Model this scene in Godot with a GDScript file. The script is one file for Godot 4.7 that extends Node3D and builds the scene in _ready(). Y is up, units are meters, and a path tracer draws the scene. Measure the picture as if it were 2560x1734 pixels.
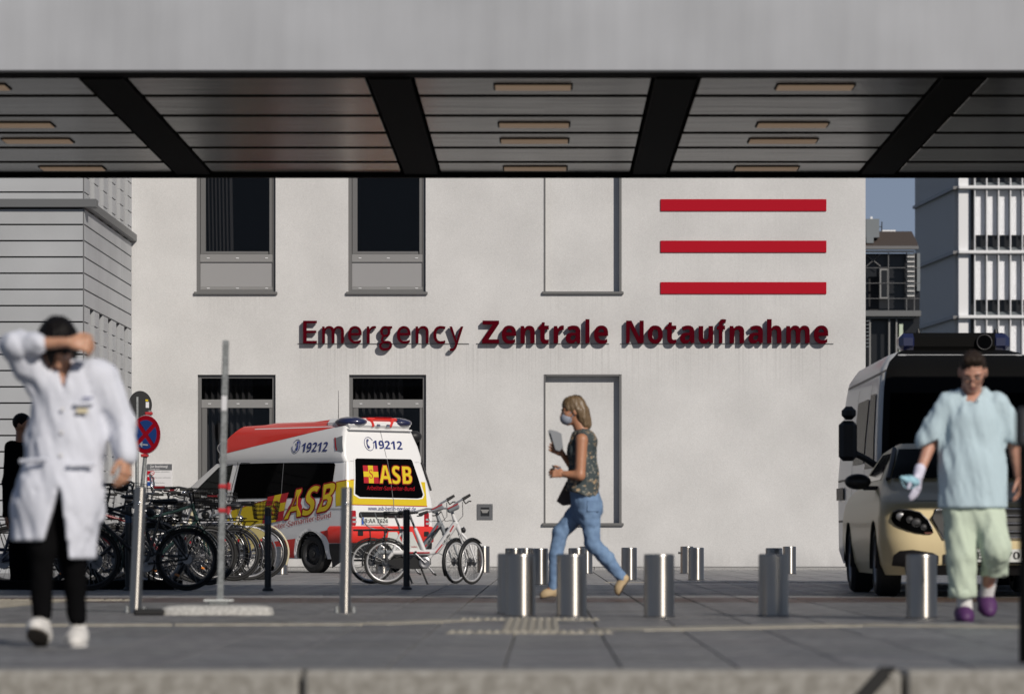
extends Node3D

const F := 8715.0      # focal length in units of the measuring grid
const CX := 1237.0     # vanishing point of everything that runs away from the lens
const HY := 1226.0     # horizon
const EYE := 0.51

var M := {}
var taken := {}
var rng := RandomNumberGenerator.new()
var fold_noise := FastNoiseLite.new()

# ---------- mesh building ----------
class MB:
	var st := SurfaceTool.new()
	var col := false
	func _init() -> void:
		st.begin(Mesh.PRIMITIVE_TRIANGLES)
		st.set_smooth_group(-1)
	func smooth(on: bool) -> MB:
		st.set_smooth_group(0 if on else -1)
		return self
	func color(c: Color) -> MB:
		st.set_color(c)
		return self
	func tri(a: Vector3, b: Vector3, c: Vector3) -> void:
		st.add_vertex(a); st.add_vertex(b); st.add_vertex(c)
	func quad(a: Vector3, b: Vector3, c: Vector3, d: Vector3) -> void:
		tri(a, b, c); tri(a, c, d)
	func box(c: Vector3, s: Vector3, bev := 0.0, bs := Basis.IDENTITY) -> MB:
		smooth(false)
		var h := s * 0.5
		var b := minf(bev, minf(h.x, minf(h.y, h.z)) * 0.9)
		if b <= 0.0:
			var p := []
			for i in 8:
				p.append(c + bs * Vector3(h.x if i & 1 else -h.x, h.y if i & 2 else -h.y, h.z if i & 4 else -h.z))
			quad(p[4], p[6], p[7], p[5]); quad(p[1], p[3], p[2], p[0]); quad(p[0], p[2], p[6], p[4]); quad(p[5], p[7], p[3], p[1]); quad(p[6], p[2], p[3], p[7]); quad(p[0], p[4], p[5], p[1])
			return self
		# chamfered: for each corner three points, each on one face
		var q := {}
		for i in 8:
			var s3 := Vector3(1 if i & 1 else -1, 1 if i & 2 else -1, 1 if i & 4 else -1)
			for ax in 3:
				var v := Vector3(h.x - b, h.y - b, h.z - b)
				v[ax] = h[ax]
				q[i * 3 + ax] = c + bs * (v * s3)
		var fq := [[4, 6, 7, 5, 2], [1, 3, 2, 0, 2], [0, 2, 6, 4, 0], [5, 7, 3, 1, 0], [6, 2, 3, 7, 1], [0, 4, 5, 1, 1]]
		for f in fq:
			quad(q[f[0] * 3 + f[4]], q[f[1] * 3 + f[4]], q[f[2] * 3 + f[4]], q[f[3] * 3 + f[4]])
		for i in 8:
			for ax in 3:
				var j := i | (1 << ax)
				if j == i:
					continue
				var u := (ax + 1) % 3
				var w := (ax + 2) % 3
				quad(q[i * 3 + u], q[j * 3 + u], q[j * 3 + w], q[i * 3 + w])
			tri(q[i * 3], q[i * 3 + 1], q[i * 3 + 2])
		return self
	func ring(c: Vector3, ax: Vector3, r: float, n: int, ref := Vector3.UP) -> PackedVector3Array:
		var a := ax.normalized()
		var u := a.cross(ref)
		if u.length() < 0.05:
			u = a.cross(Vector3.RIGHT)
		u = u.normalized()
		var v := u.cross(a)
		var out := PackedVector3Array()
		for i in n:
			var t := TAU * i / n
			out.append(c + (u * cos(t) + v * sin(t)) * r)
		return out
	func cap(rg: PackedVector3Array, flip := false) -> void:
		var c := Vector3.ZERO
		for p in rg:
			c += p
		c /= rg.size()
		for i in rg.size():
			if flip:
				tri(c, rg[(i + 1) % rg.size()], rg[i])
			else:
				tri(c, rg[i], rg[(i + 1) % rg.size()])
	func loft(rings: Array, caps := true, closed := true) -> MB:
		smooth(true)
		var n: int = rings[0].size()
		for k in rings.size() - 1:
			var a: PackedVector3Array = rings[k]
			var b: PackedVector3Array = rings[k + 1]
			for i in (n if closed else n - 1):
				var j := (i + 1) % n
				quad(a[i], b[i], b[j], a[j])
		if caps:
			smooth(false)
			cap(rings[0], false)
			cap(rings[-1], true)
		return self
	func cyl(a: Vector3, b: Vector3, r1: float, r2 := -1.0, n := 12, caps := true) -> MB:
		return loft([ring(a, b - a, r1, n), ring(b, b - a, r1 if r2 < 0 else r2, n)], caps)
	func tube(path: Array, r, n := 6, closed := false, ref := Vector3.UP) -> MB:
		var rings := []
		var m := path.size()
		for i in m:
			var p: Vector3 = path[i]
			var prev: Vector3 = path[(i - 1 + m) % m] if closed else path[maxi(i - 1, 0)]
			var next: Vector3 = path[(i + 1) % m] if closed else path[mini(i + 1, m - 1)]
			rings.append(ring(p, next - prev, r[i] if r is Array else r, n, ref))
		if closed:
			rings.append(rings[0])
		return loft(rings, not closed)
	func lathe(prof: Array, n := 16, xf := Transform3D.IDENTITY) -> MB:   # prof: Vector2(radius, height), with hard edges where a point repeats
		var rings := []
		for p in prof:
			var rg := PackedVector3Array()
			for i in n:
				var t := TAU * i / n
				rg.append(xf * Vector3(cos(t) * p.x, p.y, sin(t) * p.x))
			rings.append(rg)
		for k in rings.size() - 1:
			smooth(true)
			if prof[k].is_equal_approx(prof[k + 1]):
				continue
			st.set_smooth_group(100 + k)
			for i in n:
				var j := (i + 1) % n
				quad(rings[k][i], rings[k + 1][i], rings[k + 1][j], rings[k][j])
		return self
	func torus(c: Vector3, ax: Vector3, R: float, r: float, n := 40, m := 8, flat := 1.0) -> MB:
		var a := ax.normalized()
		var u := a.cross(Vector3.UP if absf(a.y) < 0.9 else Vector3.RIGHT).normalized()
		var v := u.cross(a)
		var rings := []
		for i in n + 1:
			var t := TAU * i / n
			var dir := u * cos(t) + v * sin(t)
			var rg := PackedVector3Array()
			for k in m:
				var s := TAU * k / m
				rg.append(c + dir * (R + r * cos(s)) + a * r * flat * sin(s))
			rings.append(rg)
		return loft(rings, false)
	func prism(poly: PackedVector2Array, depth: float, xf := Transform3D.IDENTITY) -> MB:   # outline in x, y; front at z = depth
		smooth(false)
		var idx := Geometry2D.triangulate_polygon(poly)
		var cw := Geometry2D.is_polygon_clockwise(poly)
		for i in range(0, idx.size(), 3):
			var a := poly[idx[i]]
			var b := poly[idx[i + 1]]
			var c := poly[idx[i + 2]]
			if (b - a).cross(c - a) > 0:
				var s := b; b = c; c = s
			tri(xf * Vector3(a.x, a.y, depth), xf * Vector3(b.x, b.y, depth), xf * Vector3(c.x, c.y, depth))
			if depth != 0.0:
				tri(xf * Vector3(a.x, a.y, 0), xf * Vector3(c.x, c.y, 0), xf * Vector3(b.x, b.y, 0))
		if depth != 0.0:
			for i in poly.size():
				var a := poly[i]
				var b := poly[(i + 1) % poly.size()]
				if cw:
					var s := b; b = a; a = s
				quad(xf * Vector3(a.x, a.y, 0), xf * Vector3(a.x, a.y, depth), xf * Vector3(b.x, b.y, depth), xf * Vector3(b.x, b.y, 0))
		return self
	func ball(c: Vector3, r: Vector3, n := 12, bs := Basis.IDENTITY) -> MB:
		var rings := []
		var m := n / 2 + 1
		for k in m + 1:
			var t := PI * (float(k) / m)
			var rg := PackedVector3Array()
			var w := maxf(sin(t), 0.002)
			for i in n:
				var s := TAU * i / n
				rg.append(c + bs * (Vector3(cos(s) * w, cos(t), sin(s) * w) * r))
			rings.append(rg)
		return loft(rings, false)
	func patch(poly: PackedVector2Array, f: Callable, step: float, y0: float, y1: float, off := 0.0) -> MB:   # a flat outline laid over a curved skin
		smooth(true)
		var x0 := 99.0
		var x1 := -99.0
		for p in poly:
			x0 = minf(x0, p.x)
			x1 = maxf(x1, p.x)
		var y := y0
		while y < y1:
			var x := x0 - 0.001
			while x < x1:
				var band := PackedVector2Array([Vector2(x, y), Vector2(x + 0.09, y), Vector2(x + 0.09, minf(y + step, y1)), Vector2(x, minf(y + step, y1))])
				for piece in Geometry2D.intersect_polygons(poly, band):
					var idx := Geometry2D.triangulate_polygon(piece)
					for i in range(0, idx.size(), 3):
						var a: Vector2 = piece[idx[i]]
						var b: Vector2 = piece[idx[i + 1]]
						var c: Vector2 = piece[idx[i + 2]]
						if (b - a).cross(c - a) > 0:
							var s := b; b = c; c = s
						tri(f.call(a, off), f.call(b, off), f.call(c, off))
				x += 0.09
			y += step
		return self
	func text(tm: TextMesh, f: Callable) -> MB:    # letters laid over a skin: f(Vector2) -> Vector3
		smooth(false)
		var ar := tm.get_mesh_arrays()
		var v: PackedVector3Array = ar[Mesh.ARRAY_VERTEX]
		var ix: PackedInt32Array = ar[Mesh.ARRAY_INDEX] if ar[Mesh.ARRAY_INDEX] != null else PackedInt32Array(range(v.size()))
		for i in range(0, ix.size(), 3):
			if v[ix[i]].z < 0 and v[ix[i + 1]].z < 0 and v[ix[i + 2]].z < 0:
				continue
			tri(f.call(v[ix[i]]), f.call(v[ix[i + 1]]), f.call(v[ix[i + 2]]))
		return self
	func append(m: Mesh, xf: Transform3D) -> MB:
		st.append_from(m, 0, xf)
		return self
	func done(normals := true) -> ArrayMesh:
		if normals:
			st.generate_normals()
		return st.commit()

# ---------- rounded bodies from joints ----------
class SDF:
	var o: Vector3
	var h: float
	var nx: int
	var ny: int
	var nz: int
	var g: PackedFloat32Array
	func _init(lo: Vector3, hi: Vector3, cell: float) -> void:
		o = lo; h = cell
		nx = int((hi.x - lo.x) / h) + 2
		ny = int((hi.y - lo.y) / h) + 2
		nz = int((hi.z - lo.z) / h) + 2
		g.resize(nx * ny * nz)
		g.fill(1.0)
	func cap(a: Vector3, b: Vector3, ra: float, rb: float, k := 0.02, flat_dir := Vector3.ZERO, flat := 1.0, cut := false) -> SDF:
		var R := maxf(ra, rb) + k + h * 2.5
		var lo := (a.min(b) - Vector3.ONE * R - o) / h
		var hi := (a.max(b) + Vector3.ONE * R - o) / h
		var x0 := clampi(int(lo.x), 0, nx - 1); var x1 := clampi(int(hi.x) + 1, 0, nx - 1)
		var y0 := clampi(int(lo.y), 0, ny - 1); var y1 := clampi(int(hi.y) + 1, 0, ny - 1)
		var z0 := clampi(int(lo.z), 0, nz - 1); var z1 := clampi(int(hi.z) + 1, 0, nz - 1)
		var ab := b - a
		var bend := flat != 1.0
		if bend:
			ab += flat_dir * (ab.dot(flat_dir) * (flat - 1.0))
		var inv := 1.0 / maxf(ab.length_squared(), 1e-9)
		var dr := rb - ra
		var shrink := 1.0 if not bend or flat < 1.0 else 1.0 / sqrt(flat)
		for y in range(y0, y1 + 1):
			for z in range(z0, z1 + 1):
				var at := (y * nz + z) * nx
				for x in range(x0, x1 + 1):
					var p := Vector3(o.x + x * h - a.x, o.y + y * h - a.y, o.z + z * h - a.z)
					if bend:
						p += flat_dir * (p.dot(flat_dir) * (flat - 1.0))
					var t := clampf(p.dot(ab) * inv, 0.0, 1.0)
					var d := ((p - ab * t).length() - ra - dr * t) * shrink
					var e := g[at + x]
					if cut:
						if -d > e:
							g[at + x] = -d
						continue
					if d - e > k:
						continue
					var w := maxf(k - absf(d - e), 0.0) / k
					g[at + x] = minf(d, e) - w * w * k * 0.25
		return self
	func ell(c: Vector3, r: Vector3, k := 0.02, bs := Basis.IDENTITY, cut := false) -> SDF:
		var R := maxf(r.x, maxf(r.y, r.z)) + k + h * 2.5
		var lo := (c - Vector3.ONE * R - o) / h
		var hi := (c + Vector3.ONE * R - o) / h
		var inv := bs.inverse()
		var mr := minf(r.x, minf(r.y, r.z))
		for y in range(clampi(int(lo.y), 0, ny - 1), clampi(int(hi.y) + 1, 0, ny - 1) + 1):
			for z in range(clampi(int(lo.z), 0, nz - 1), clampi(int(hi.z) + 1, 0, nz - 1) + 1):
				var at := (y * nz + z) * nx
				for x in range(clampi(int(lo.x), 0, nx - 1), clampi(int(hi.x) + 1, 0, nx - 1) + 1):
					var p := inv * Vector3(o.x + x * h - c.x, o.y + y * h - c.y, o.z + z * h - c.z)
					var q := (p / r).length()
					var q2 := (p / (r * r)).length()
					var d := q * (q - 1.0) / maxf(q2, 1e-5) if q > 0.05 else -mr
					var e := g[at + x]
					if cut:
						if -d > e:
							g[at + x] = -d
						continue
					if d - e > k:
						continue
					var w := maxf(k - absf(d - e), 0.0) / k
					g[at + x] = minf(d, e) - w * w * k * 0.25
		return self
	func warp(f: Callable) -> SDF:      # pushes the skin in and out: f(point) -> metres
		for y in ny:
			for z in nz:
				var at := (y * nz + z) * nx
				for x in nx:
					if absf(g[at + x]) < h * 4.0:
						g[at + x] -= f.call(o + Vector3(x, y, z) * h)
		return self
	func below(y_at: Callable) -> SDF:  # cuts away what lies under y_at(point)
		for y in ny:
			for z in nz:
				var at := (y * nz + z) * nx
				for x in nx:
					if g[at + x] < 0.1:
						var p := o + Vector3(x, y, z) * h
						g[at + x] = maxf(g[at + x], y_at.call(p))
		return self
	func emit(mb: MB) -> void:
		var sx := 1
		var sz := nx
		var sy := nx * nz
		var verts := {}
		var where := PackedVector3Array()
		var offs := [0, sx, sz, sz + sx, sy, sy + sx, sy + sz, sy + sz + sx]
		var corner := []
		for i in 8:
			corner.append(Vector3(i & 1, (i >> 2) & 1, (i >> 1) & 1))
		var edges := [[0, 1], [2, 3], [4, 5], [6, 7], [0, 2], [1, 3], [4, 6], [5, 7], [0, 4], [1, 5], [2, 6], [3, 7]]
		for y in ny - 1:
			for z in nz - 1:
				var at := y * sy + z * sz
				for x in nx - 1:
					var c := at + x
					var s := g[c] < 0.0
					if (g[c + 1] < 0.0) == s and (g[c + sz] < 0.0) == s and (g[c + sz + 1] < 0.0) == s and (g[c + sy] < 0.0) == s and (g[c + sy + 1] < 0.0) == s and (g[c + sy + sz] < 0.0) == s and (g[c + sy + sz + 1] < 0.0) == s:
						continue
					var sum := Vector3.ZERO
					var n := 0
					for e in edges:
						var ga := g[c + offs[e[0]]]
						var gb := g[c + offs[e[1]]]
						if (ga < 0.0) != (gb < 0.0):
							sum += corner[e[0]].lerp(corner[e[1]], ga / (ga - gb))
							n += 1
					verts[c] = where.size()
					where.append(o + (Vector3(x, y, z) + sum / n) * h)
		mb.smooth(true)
		for c in verts:
			var s := g[c] < 0.0
			for e in [[sx, sy, sz], [sy, sz, sx], [sz, sx, sy]]:
				if (g[c + e[0]] < 0.0) == s:
					continue
				var b1: int = c - e[1]
				var b2: int = c - e[2]
				var b3: int = c - e[1] - e[2]
				if not (verts.has(b1) and verts.has(b2) and verts.has(b3)):
					continue
				if s:
					mb.quad(where[verts[c]], where[verts[b2]], where[verts[b3]], where[verts[b1]])
				else:
					mb.quad(where[verts[c]], where[verts[b1]], where[verts[b3]], where[verts[b2]])

# ---------- naming ----------
func px(x: float, y: float, d: float) -> Vector3:
	return Vector3((x - CX) * d / F, EYE - (y - HY) * d / F, -d)
func ground_at(y: float) -> float:
	return F * EYE / (y - HY)
func numbered(called: String) -> String:
	taken[called] = taken.get(called, -1) + 1
	return called if taken[called] == 0 else "%s_%03d" % [called, taken[called]]
func tag(o: Node3D, label: String, category: String, group := "") -> Node3D:
	o.set_meta("label", label)
	o.set_meta("category", category)
	if group:
		o.set_meta("group", group)
	return o
func thing(called: String, label: String, category: String, at := Vector3.ZERO, turn := 0.0, group := "") -> Node3D:
	var o := Node3D.new()
	o.name = numbered(called)
	add_child(o, true)
	o.position = at
	o.rotation.y = turn
	return tag(o, label, category, group)
func part(parent: Node3D, called: String, mesh: Mesh, m: Material, at := Transform3D.IDENTITY) -> MeshInstance3D:
	var o := MeshInstance3D.new()
	var key := "%d/%s" % [parent.get_instance_id(), called]
	taken[key] = taken.get(key, -1) + 1
	o.name = called if taken[key] == 0 else "%s_%03d" % [called, taken[key]]
	o.mesh = mesh
	o.material_override = m
	o.transform = at
	parent.add_child(o, true)
	return o
func struct(called: String, mesh: Mesh, m: Material, at := Transform3D.IDENTITY) -> MeshInstance3D:
	var o := MeshInstance3D.new()
	o.name = numbered(called)
	o.mesh = mesh
	o.material_override = m
	o.transform = at
	add_child(o, true)
	o.set_meta("kind", "structure")
	return o
func again(src: Node3D, called: String, at: Vector3, label: String, group := "") -> Node3D:
	var r: Node3D = src.duplicate()
	r.name = numbered(called)
	add_child(r, true)
	r.position = at
	r.set_meta("label", label)
	if group:
		r.set_meta("group", group)
	return r
func T(x: float, y: float, z: float) -> Transform3D:
	return Transform3D(Basis.IDENTITY, Vector3(x, y, z))
func V(x: float, y: float, z: float) -> Vector3:
	return Vector3(x, y, z)
func lut(t: Array, x: float) -> float:      # [[x, value], ...]
	if x <= t[0][0]:
		return t[0][1]
	for i in t.size() - 1:
		if x <= t[i + 1][0]:
			return lerpf(t[i][1], t[i + 1][1], (x - t[i][0]) / (t[i + 1][0] - t[i][0]))
	return t[-1][1]
func letters(txt: String, height: float, bold := false, depth := 0.004, fam := "Droid Sans") -> TextMesh:
	var f := SystemFont.new()
	f.font_names = PackedStringArray([fam])
	f.font_weight = 700 if bold else 400
	var tm := TextMesh.new()
	tm.font = f
	tm.text = txt
	tm.font_size = 64
	tm.pixel_size = height / (64.0 * 0.714)   # height is that of a capital
	tm.depth = depth
	tm.curve_step = 2.0
	return tm
func bounds(tm: TextMesh) -> AABB:
	return tm.get_aabb()

# ---------- materials ----------
func lin(r: float, g: float, b: float) -> Color:
	return Color(r, g, b).linear_to_srgb()
func mat(called: String, c: Color, rough := 0.6, metal := 0.0) -> StandardMaterial3D:
	var m := StandardMaterial3D.new()
	m.resource_name = called
	m.albedo_color = c
	m.roughness = rough
	m.metallic = metal
	M[called] = m
	return m
func noise_tex(freq: float, lo: Color, hi: Color, size := 512, oct := 4, sd := 1, type := FastNoiseLite.TYPE_SIMPLEX_SMOOTH, normal := false, bump := 4.0, stretch := 1.0) -> Texture2D:
	var n := FastNoiseLite.new()
	n.seed = sd
	n.noise_type = type
	n.frequency = freq
	n.fractal_octaves = oct
	var t := NoiseTexture2D.new()
	t.width = size
	t.height = size
	t.seamless = true
	t.noise = n
	if normal:
		t.as_normal_map = true
		t.bump_strength = bump
	else:
		var g := Gradient.new()
		g.set_color(0, lo)
		g.set_color(1, hi)
		t.color_ramp = g
	return t
func tri_map(m: StandardMaterial3D, scale: Vector3, world := false) -> StandardMaterial3D:
	m.uv1_triplanar = true
	m.uv1_world_triplanar = world
	m.uv1_scale = scale
	return m
func greys(a: float, b: float) -> Array:
	return [Color(a, a, a), Color(b, b, b)]

func _ready() -> void:
	# camera: a level telephoto with a shifted lens
	var cam := Camera3D.new()
	cam.name = "camera"
	add_child(cam)
	var at := CameraAttributesPhysical.new()
	at.frustum_focal_length = 135.0
	at.exposure_aperture = 3.4
	at.frustum_focus_distance = 58.0
	at.frustum_near = 0.5
	at.frustum_far = 900.0
	cam.attributes = at
	cam.projection = Camera3D.PROJECTION_FRUSTUM
	cam.keep_aspect = Camera3D.KEEP_HEIGHT
	cam.near = 0.5
	cam.far = 900.0
	cam.size = 1574.0 / F * 0.5
	cam.frustum_offset = Vector2((1162.0 - CX) / F, (HY - 787.0) / F) * 0.5
	cam.position = Vector3(0, EYE, 0)
	cam.current = true
	var sun := DirectionalLight3D.new()
	sun.name = "sun"
	add_child(sun)
	sun.look_at_from_position(Vector3.ZERO, Vector3(-0.63, -0.68, -1.0))
	sun.light_energy = 1.15
	sun.light_color = Color(1.0, 0.965, 0.92)
	sun.light_angular_distance = 0.5
	sun.shadow_enabled = true
	var env := Environment.new()
	env.background_mode = Environment.BG_SKY
	var sky := ProceduralSkyMaterial.new()
	sky.sky_top_color = lin(0.095, 0.125, 0.19)
	sky.sky_horizon_color = lin(0.25, 0.31, 0.41)
	sky.sky_curve = 0.18
	sky.ground_horizon_color = lin(0.10, 0.105, 0.11)
	sky.ground_bottom_color = lin(0.06, 0.06, 0.06)
	env.sky = Sky.new()
	env.sky.sky_material = sky
	env.tonemap_mode = Environment.TONE_MAPPER_LINEAR
	env.tonemap_exposure = 1.0
	env.sdfgi_enabled = true
	env.ssao_enabled = true
	env.ssil_enabled = true
	var we := WorldEnvironment.new()
	we.name = "environment"
	we.environment = env
	add_child(we)
	rng.seed = 11
	fold_noise.seed = 5
	fold_noise.frequency = 1.0
	fold_noise.fractal_octaves = 3
	make_materials()
	build_ground()
	build_wing()
	build_clad_building()
	build_far_buildings()
	build_canopy()
	build_ambulance()
	build_van()
	build_taxi()
	build_bollards()
	build_signs()
	build_bikes()
	build_people()
	build_small()

func make_materials() -> void:
	var m := mat("stucco", lin(0.655, 0.655, 0.655), 0.9)
	m.albedo_texture = ImageTexture.create_from_image(render_grain())
	m.texture_repeat = true
	m = mat("plinth_granite", lin(0.42, 0.42, 0.42), 0.7)
	m.albedo_texture = noise_tex(0.12, Color(0.7, 0.7, 0.7), Color(1, 1, 1), 256, 3, 4)
	tri_map(m, V(1.2, 1.2, 1.2))
	m = mat("paving", Color.WHITE, 0.5)
	m.vertex_color_use_as_albedo = true
	m.albedo_texture = noise_tex(0.02, Color(0.66, 0.66, 0.66), Color(1, 1, 1), 512, 6, 6)
	m.roughness_texture = noise_tex(0.012, Color(0.55, 0.55, 0.55), Color(1, 1, 1), 256, 4, 16)
	m.roughness = 0.62
	m.normal_enabled = true
	m.normal_texture = noise_tex(0.06, Color.BLACK, Color.WHITE, 512, 4, 8, FastNoiseLite.TYPE_SIMPLEX_SMOOTH, true, 3.0)
	m.normal_scale = 0.25
	tri_map(m, V(0.9, 0.9, 0.9), true)
	m = mat("joint_sand", lin(0.15, 0.14, 0.115), 0.95)
	m.albedo_texture = noise_tex(0.01, Color(0.35, 0.38, 0.3), Color(1, 1, 1), 256, 4, 13)
	tri_map(m, V(0.25, 0.25, 0.25), true)
	m = mat("asphalt", lin(0.055, 0.055, 0.057), 0.85)
	m.albedo_texture = noise_tex(0.1, Color(0.7, 0.7, 0.7), Color(1, 1, 1), 256, 3, 14)
	tri_map(m, V(1, 1, 1), true)
	m = mat("kerb_granite", lin(0.36, 0.35, 0.325), 0.8)
	m.albedo_texture = noise_tex(0.035, Color(0.74, 0.73, 0.71), Color(1, 1, 1), 512, 5, 15)
	tri_map(m, V(0.8, 0.8, 0.8), true)
	m = mat("pale_stone", lin(0.40, 0.375, 0.32), 0.75)
	m.albedo_texture = noise_tex(0.03, Color(0.75, 0.74, 0.72), Color(1, 1, 1), 256, 4, 17)
	tri_map(m, V(1, 1, 1), true)
	m = mat("fascia_metal", lin(0.395, 0.41, 0.44), 0.6)
	var im := Image.create(512, 256, false, Image.FORMAT_RGB8)
	var n := FastNoiseLite.new()
	n.seed = 21
	n.frequency = 0.02
	n.fractal_octaves = 4
	for x in 512:
		for y in 256:
			var v := 0.95 + 0.028 * n.get_noise_2d(x * 2.2, y * 0.16) + 0.05 * n.get_noise_2d(x * 0.3 + 700, y * 0.3)
			im.set_pixel(x, y, Color(v, v, v))
	m.albedo_texture = ImageTexture.create_from_image(im)
	tri_map(m, V(0.22, 0.5, 0.22))
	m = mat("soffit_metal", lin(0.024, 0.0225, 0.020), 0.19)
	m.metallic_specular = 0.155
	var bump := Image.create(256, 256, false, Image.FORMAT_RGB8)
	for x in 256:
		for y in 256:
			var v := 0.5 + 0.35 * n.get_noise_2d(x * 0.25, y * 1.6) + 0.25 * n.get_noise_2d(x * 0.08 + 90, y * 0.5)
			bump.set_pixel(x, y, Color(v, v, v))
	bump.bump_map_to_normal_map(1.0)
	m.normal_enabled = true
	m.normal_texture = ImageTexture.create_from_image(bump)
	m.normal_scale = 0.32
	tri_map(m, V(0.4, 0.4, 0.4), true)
	mat("black_metal", lin(0.007, 0.007, 0.007), 0.7).metallic_specular = 0.15
	m = mat("diffuser", lin(0.34, 0.27, 0.21), 0.6)
	m.emission_enabled = true
	m.emission = lin(0.13, 0.09, 0.06)  # slight glow added for ground light on unlit lamps
	mat("steel_grey", lin(0.16, 0.16, 0.165), 0.45, 0.3)
	mat("frame_grey", lin(0.15, 0.15, 0.15), 0.45, 0.2)
	mat("frame_light", lin(0.24, 0.24, 0.24), 0.5, 0.2)
	mat("infill_panel", lin(0.30, 0.30, 0.305), 0.4, 0.1)
	m = mat("window_glass", Color(0.02, 0.022, 0.026, 0.25), 0.02)
	m.transparency = BaseMaterial3D.TRANSPARENCY_ALPHA
	m.metallic_specular = 0.3
	mat("room_dark", lin(0.012, 0.012, 0.013), 0.9)
	mat("curtain_grey", lin(0.045, 0.045, 0.05), 0.9)
	m = mat("cladding_grey", lin(0.42, 0.435, 0.455), 0.55)
	m.albedo_texture = noise_tex(0.01, Color(0.9, 0.9, 0.9), Color(1, 1, 1), 256, 3, 19)
	tri_map(m, V(0.2, 0.2, 0.2), true)
	mat("cladding_dark", lin(0.02, 0.02, 0.022), 0.9)
	mat("ledge_grey", lin(0.13, 0.135, 0.14), 0.5, 0.2)
	mat("sign_red", lin(0.38, 0.006, 0.018), 0.6).metallic_specular = 0.2
	mat("letter_red", lin(0.066, 0.0008, 0.005), 0.8).metallic_specular = 0.12
	mat("white_metal", lin(0.72, 0.73, 0.75), 0.45)
	mat("blue_cladding", lin(0.60, 0.60, 0.60), 0.5)
	mat("blind_white", lin(0.80, 0.82, 0.86), 0.6)
	mat("far_dark", lin(0.015, 0.016, 0.018), 0.25)
	m = mat("roof_tile", lin(0.055, 0.042, 0.036), 0.8)
	mat("zinc", lin(0.17, 0.19, 0.205), 0.5, 0.2)
	# vehicles
	for a in [["paint_white", lin(0.74, 0.74, 0.74)], ["paint_orange", lin(0.64, 0.032, 0.022)], ["paint_yellow", lin(0.60, 0.43, 0.012)], ["paint_cream", lin(0.66, 0.55, 0.33)], ["van_white", lin(0.5, 0.5, 0.49)]]:
		m = mat(a[0], a[1], 0.35)
		m.clearcoat_enabled = true
		m.clearcoat = 0.4
		m.clearcoat_roughness = 0.06
	M.paint_cream.clearcoat = 0.12
	M.paint_cream.metallic_specular = 0.25
	M.van_white.clearcoat = 0.2
	mat("shade_dark", lin(0.006, 0.006, 0.006), 0.6).metallic_specular = 0.15  # near-black that stands for shade on the van front and light bar
	mat("decal_yellow", lin(0.62, 0.46, 0.012), 0.4)
	mat("decal_red", lin(0.40, 0.012, 0.02), 0.4)
	mat("decal_blue", lin(0.018, 0.03, 0.15), 0.4)
	mat("tinted_glass", lin(0.002, 0.002, 0.0022), 0.05).metallic_specular = 0.13
	mat("black_glass", lin(0.0015, 0.0015, 0.0016), 0.25).metallic_specular = 0.05
	mat("amber_dark", lin(0.12, 0.035, 0.02), 0.3)
	mat("cab_glass", lin(0.008, 0.010, 0.009), 0.05).metallic_specular = 0.3
	mat("rubber", lin(0.012, 0.012, 0.012), 0.75)
	mat("black_plastic", lin(0.011, 0.011, 0.012), 0.5)
	mat("seam", lin(0.16, 0.16, 0.165), 0.7)
	mat("chrome", lin(0.62, 0.62, 0.63), 0.16, 1.0)
	mat("alloy", lin(0.26, 0.26, 0.27), 0.4, 0.8)
	mat("rim_dark", lin(0.045, 0.045, 0.048), 0.5, 0.5)
	m = mat("blue_lens", lin(0.002, 0.006, 0.05), 0.08)
	m.clearcoat_enabled = true
	mat("lamp_red", lin(0.36, 0.006, 0.012), 0.15)
	mat("lamp_clear", lin(0.5, 0.5, 0.5), 0.12, 0.4)
	mat("amber", lin(0.7, 0.22, 0.02), 0.3)
	mat("plate_white", lin(0.62, 0.64, 0.62), 0.5)
	mat("plate_ink", lin(0.015, 0.015, 0.015), 0.6)
	mat("plate_blue", lin(0.03, 0.10, 0.42), 0.5)
	# street furniture
	m = mat("brushed_steel", lin(0.46, 0.435, 0.40), 0.40, 1.0)
	m.roughness_texture = noise_tex(0.02, Color(0.85, 0.85, 0.85), Color(1, 1, 1), 256, 4, 31)
	m.anisotropy_enabled = true
	m.anisotropy = -0.85
	mat("lid_steel", lin(0.36, 0.345, 0.325), 0.3, 1.0)
	m = mat("galvanised", lin(0.40, 0.42, 0.42), 0.5, 0.45)
	m.albedo_texture = noise_tex(0.05, Color(0.65, 0.65, 0.65), Color(1, 1, 1), 256, 3, 33, FastNoiseLite.TYPE_CELLULAR)
	tri_map(m, V(3, 3, 3))
	mat("post_black", lin(0.012, 0.014, 0.018), 0.4)
	mat("post_blue", lin(0.015, 0.06, 0.13), 0.4)
	m = mat("recycled_plastic", lin(0.56, 0.55, 0.52), 0.8)
	m.albedo_texture = noise_tex(0.06, Color(0.7, 0.7, 0.7), Color(1, 1, 1), 256, 4, 35)
	tri_map(m, V(2, 2, 2))
	mat("clamp_red", lin(0.42, 0.025, 0.03), 0.5)
	mat("sign_blue", lin(0.012, 0.06, 0.26), 0.35)
	mat("sign_back", lin(0.03, 0.03, 0.03), 0.5, 0.3)
	mat("sign_white", lin(0.62, 0.62, 0.64), 0.5)
	mat("sign_grey", lin(0.10, 0.105, 0.115), 0.5)
	# bicycles
	mat("bike_black", lin(0.010, 0.010, 0.012), 0.28)
	mat("bike_green", lin(0.018, 0.04, 0.035), 0.25)
	mat("bike_navy", lin(0.014, 0.02, 0.05), 0.3)
	mat("bike_silver", lin(0.36, 0.36, 0.38), 0.32, 0.7)
	mat("bike_red", lin(0.16, 0.012, 0.015), 0.3)
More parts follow.
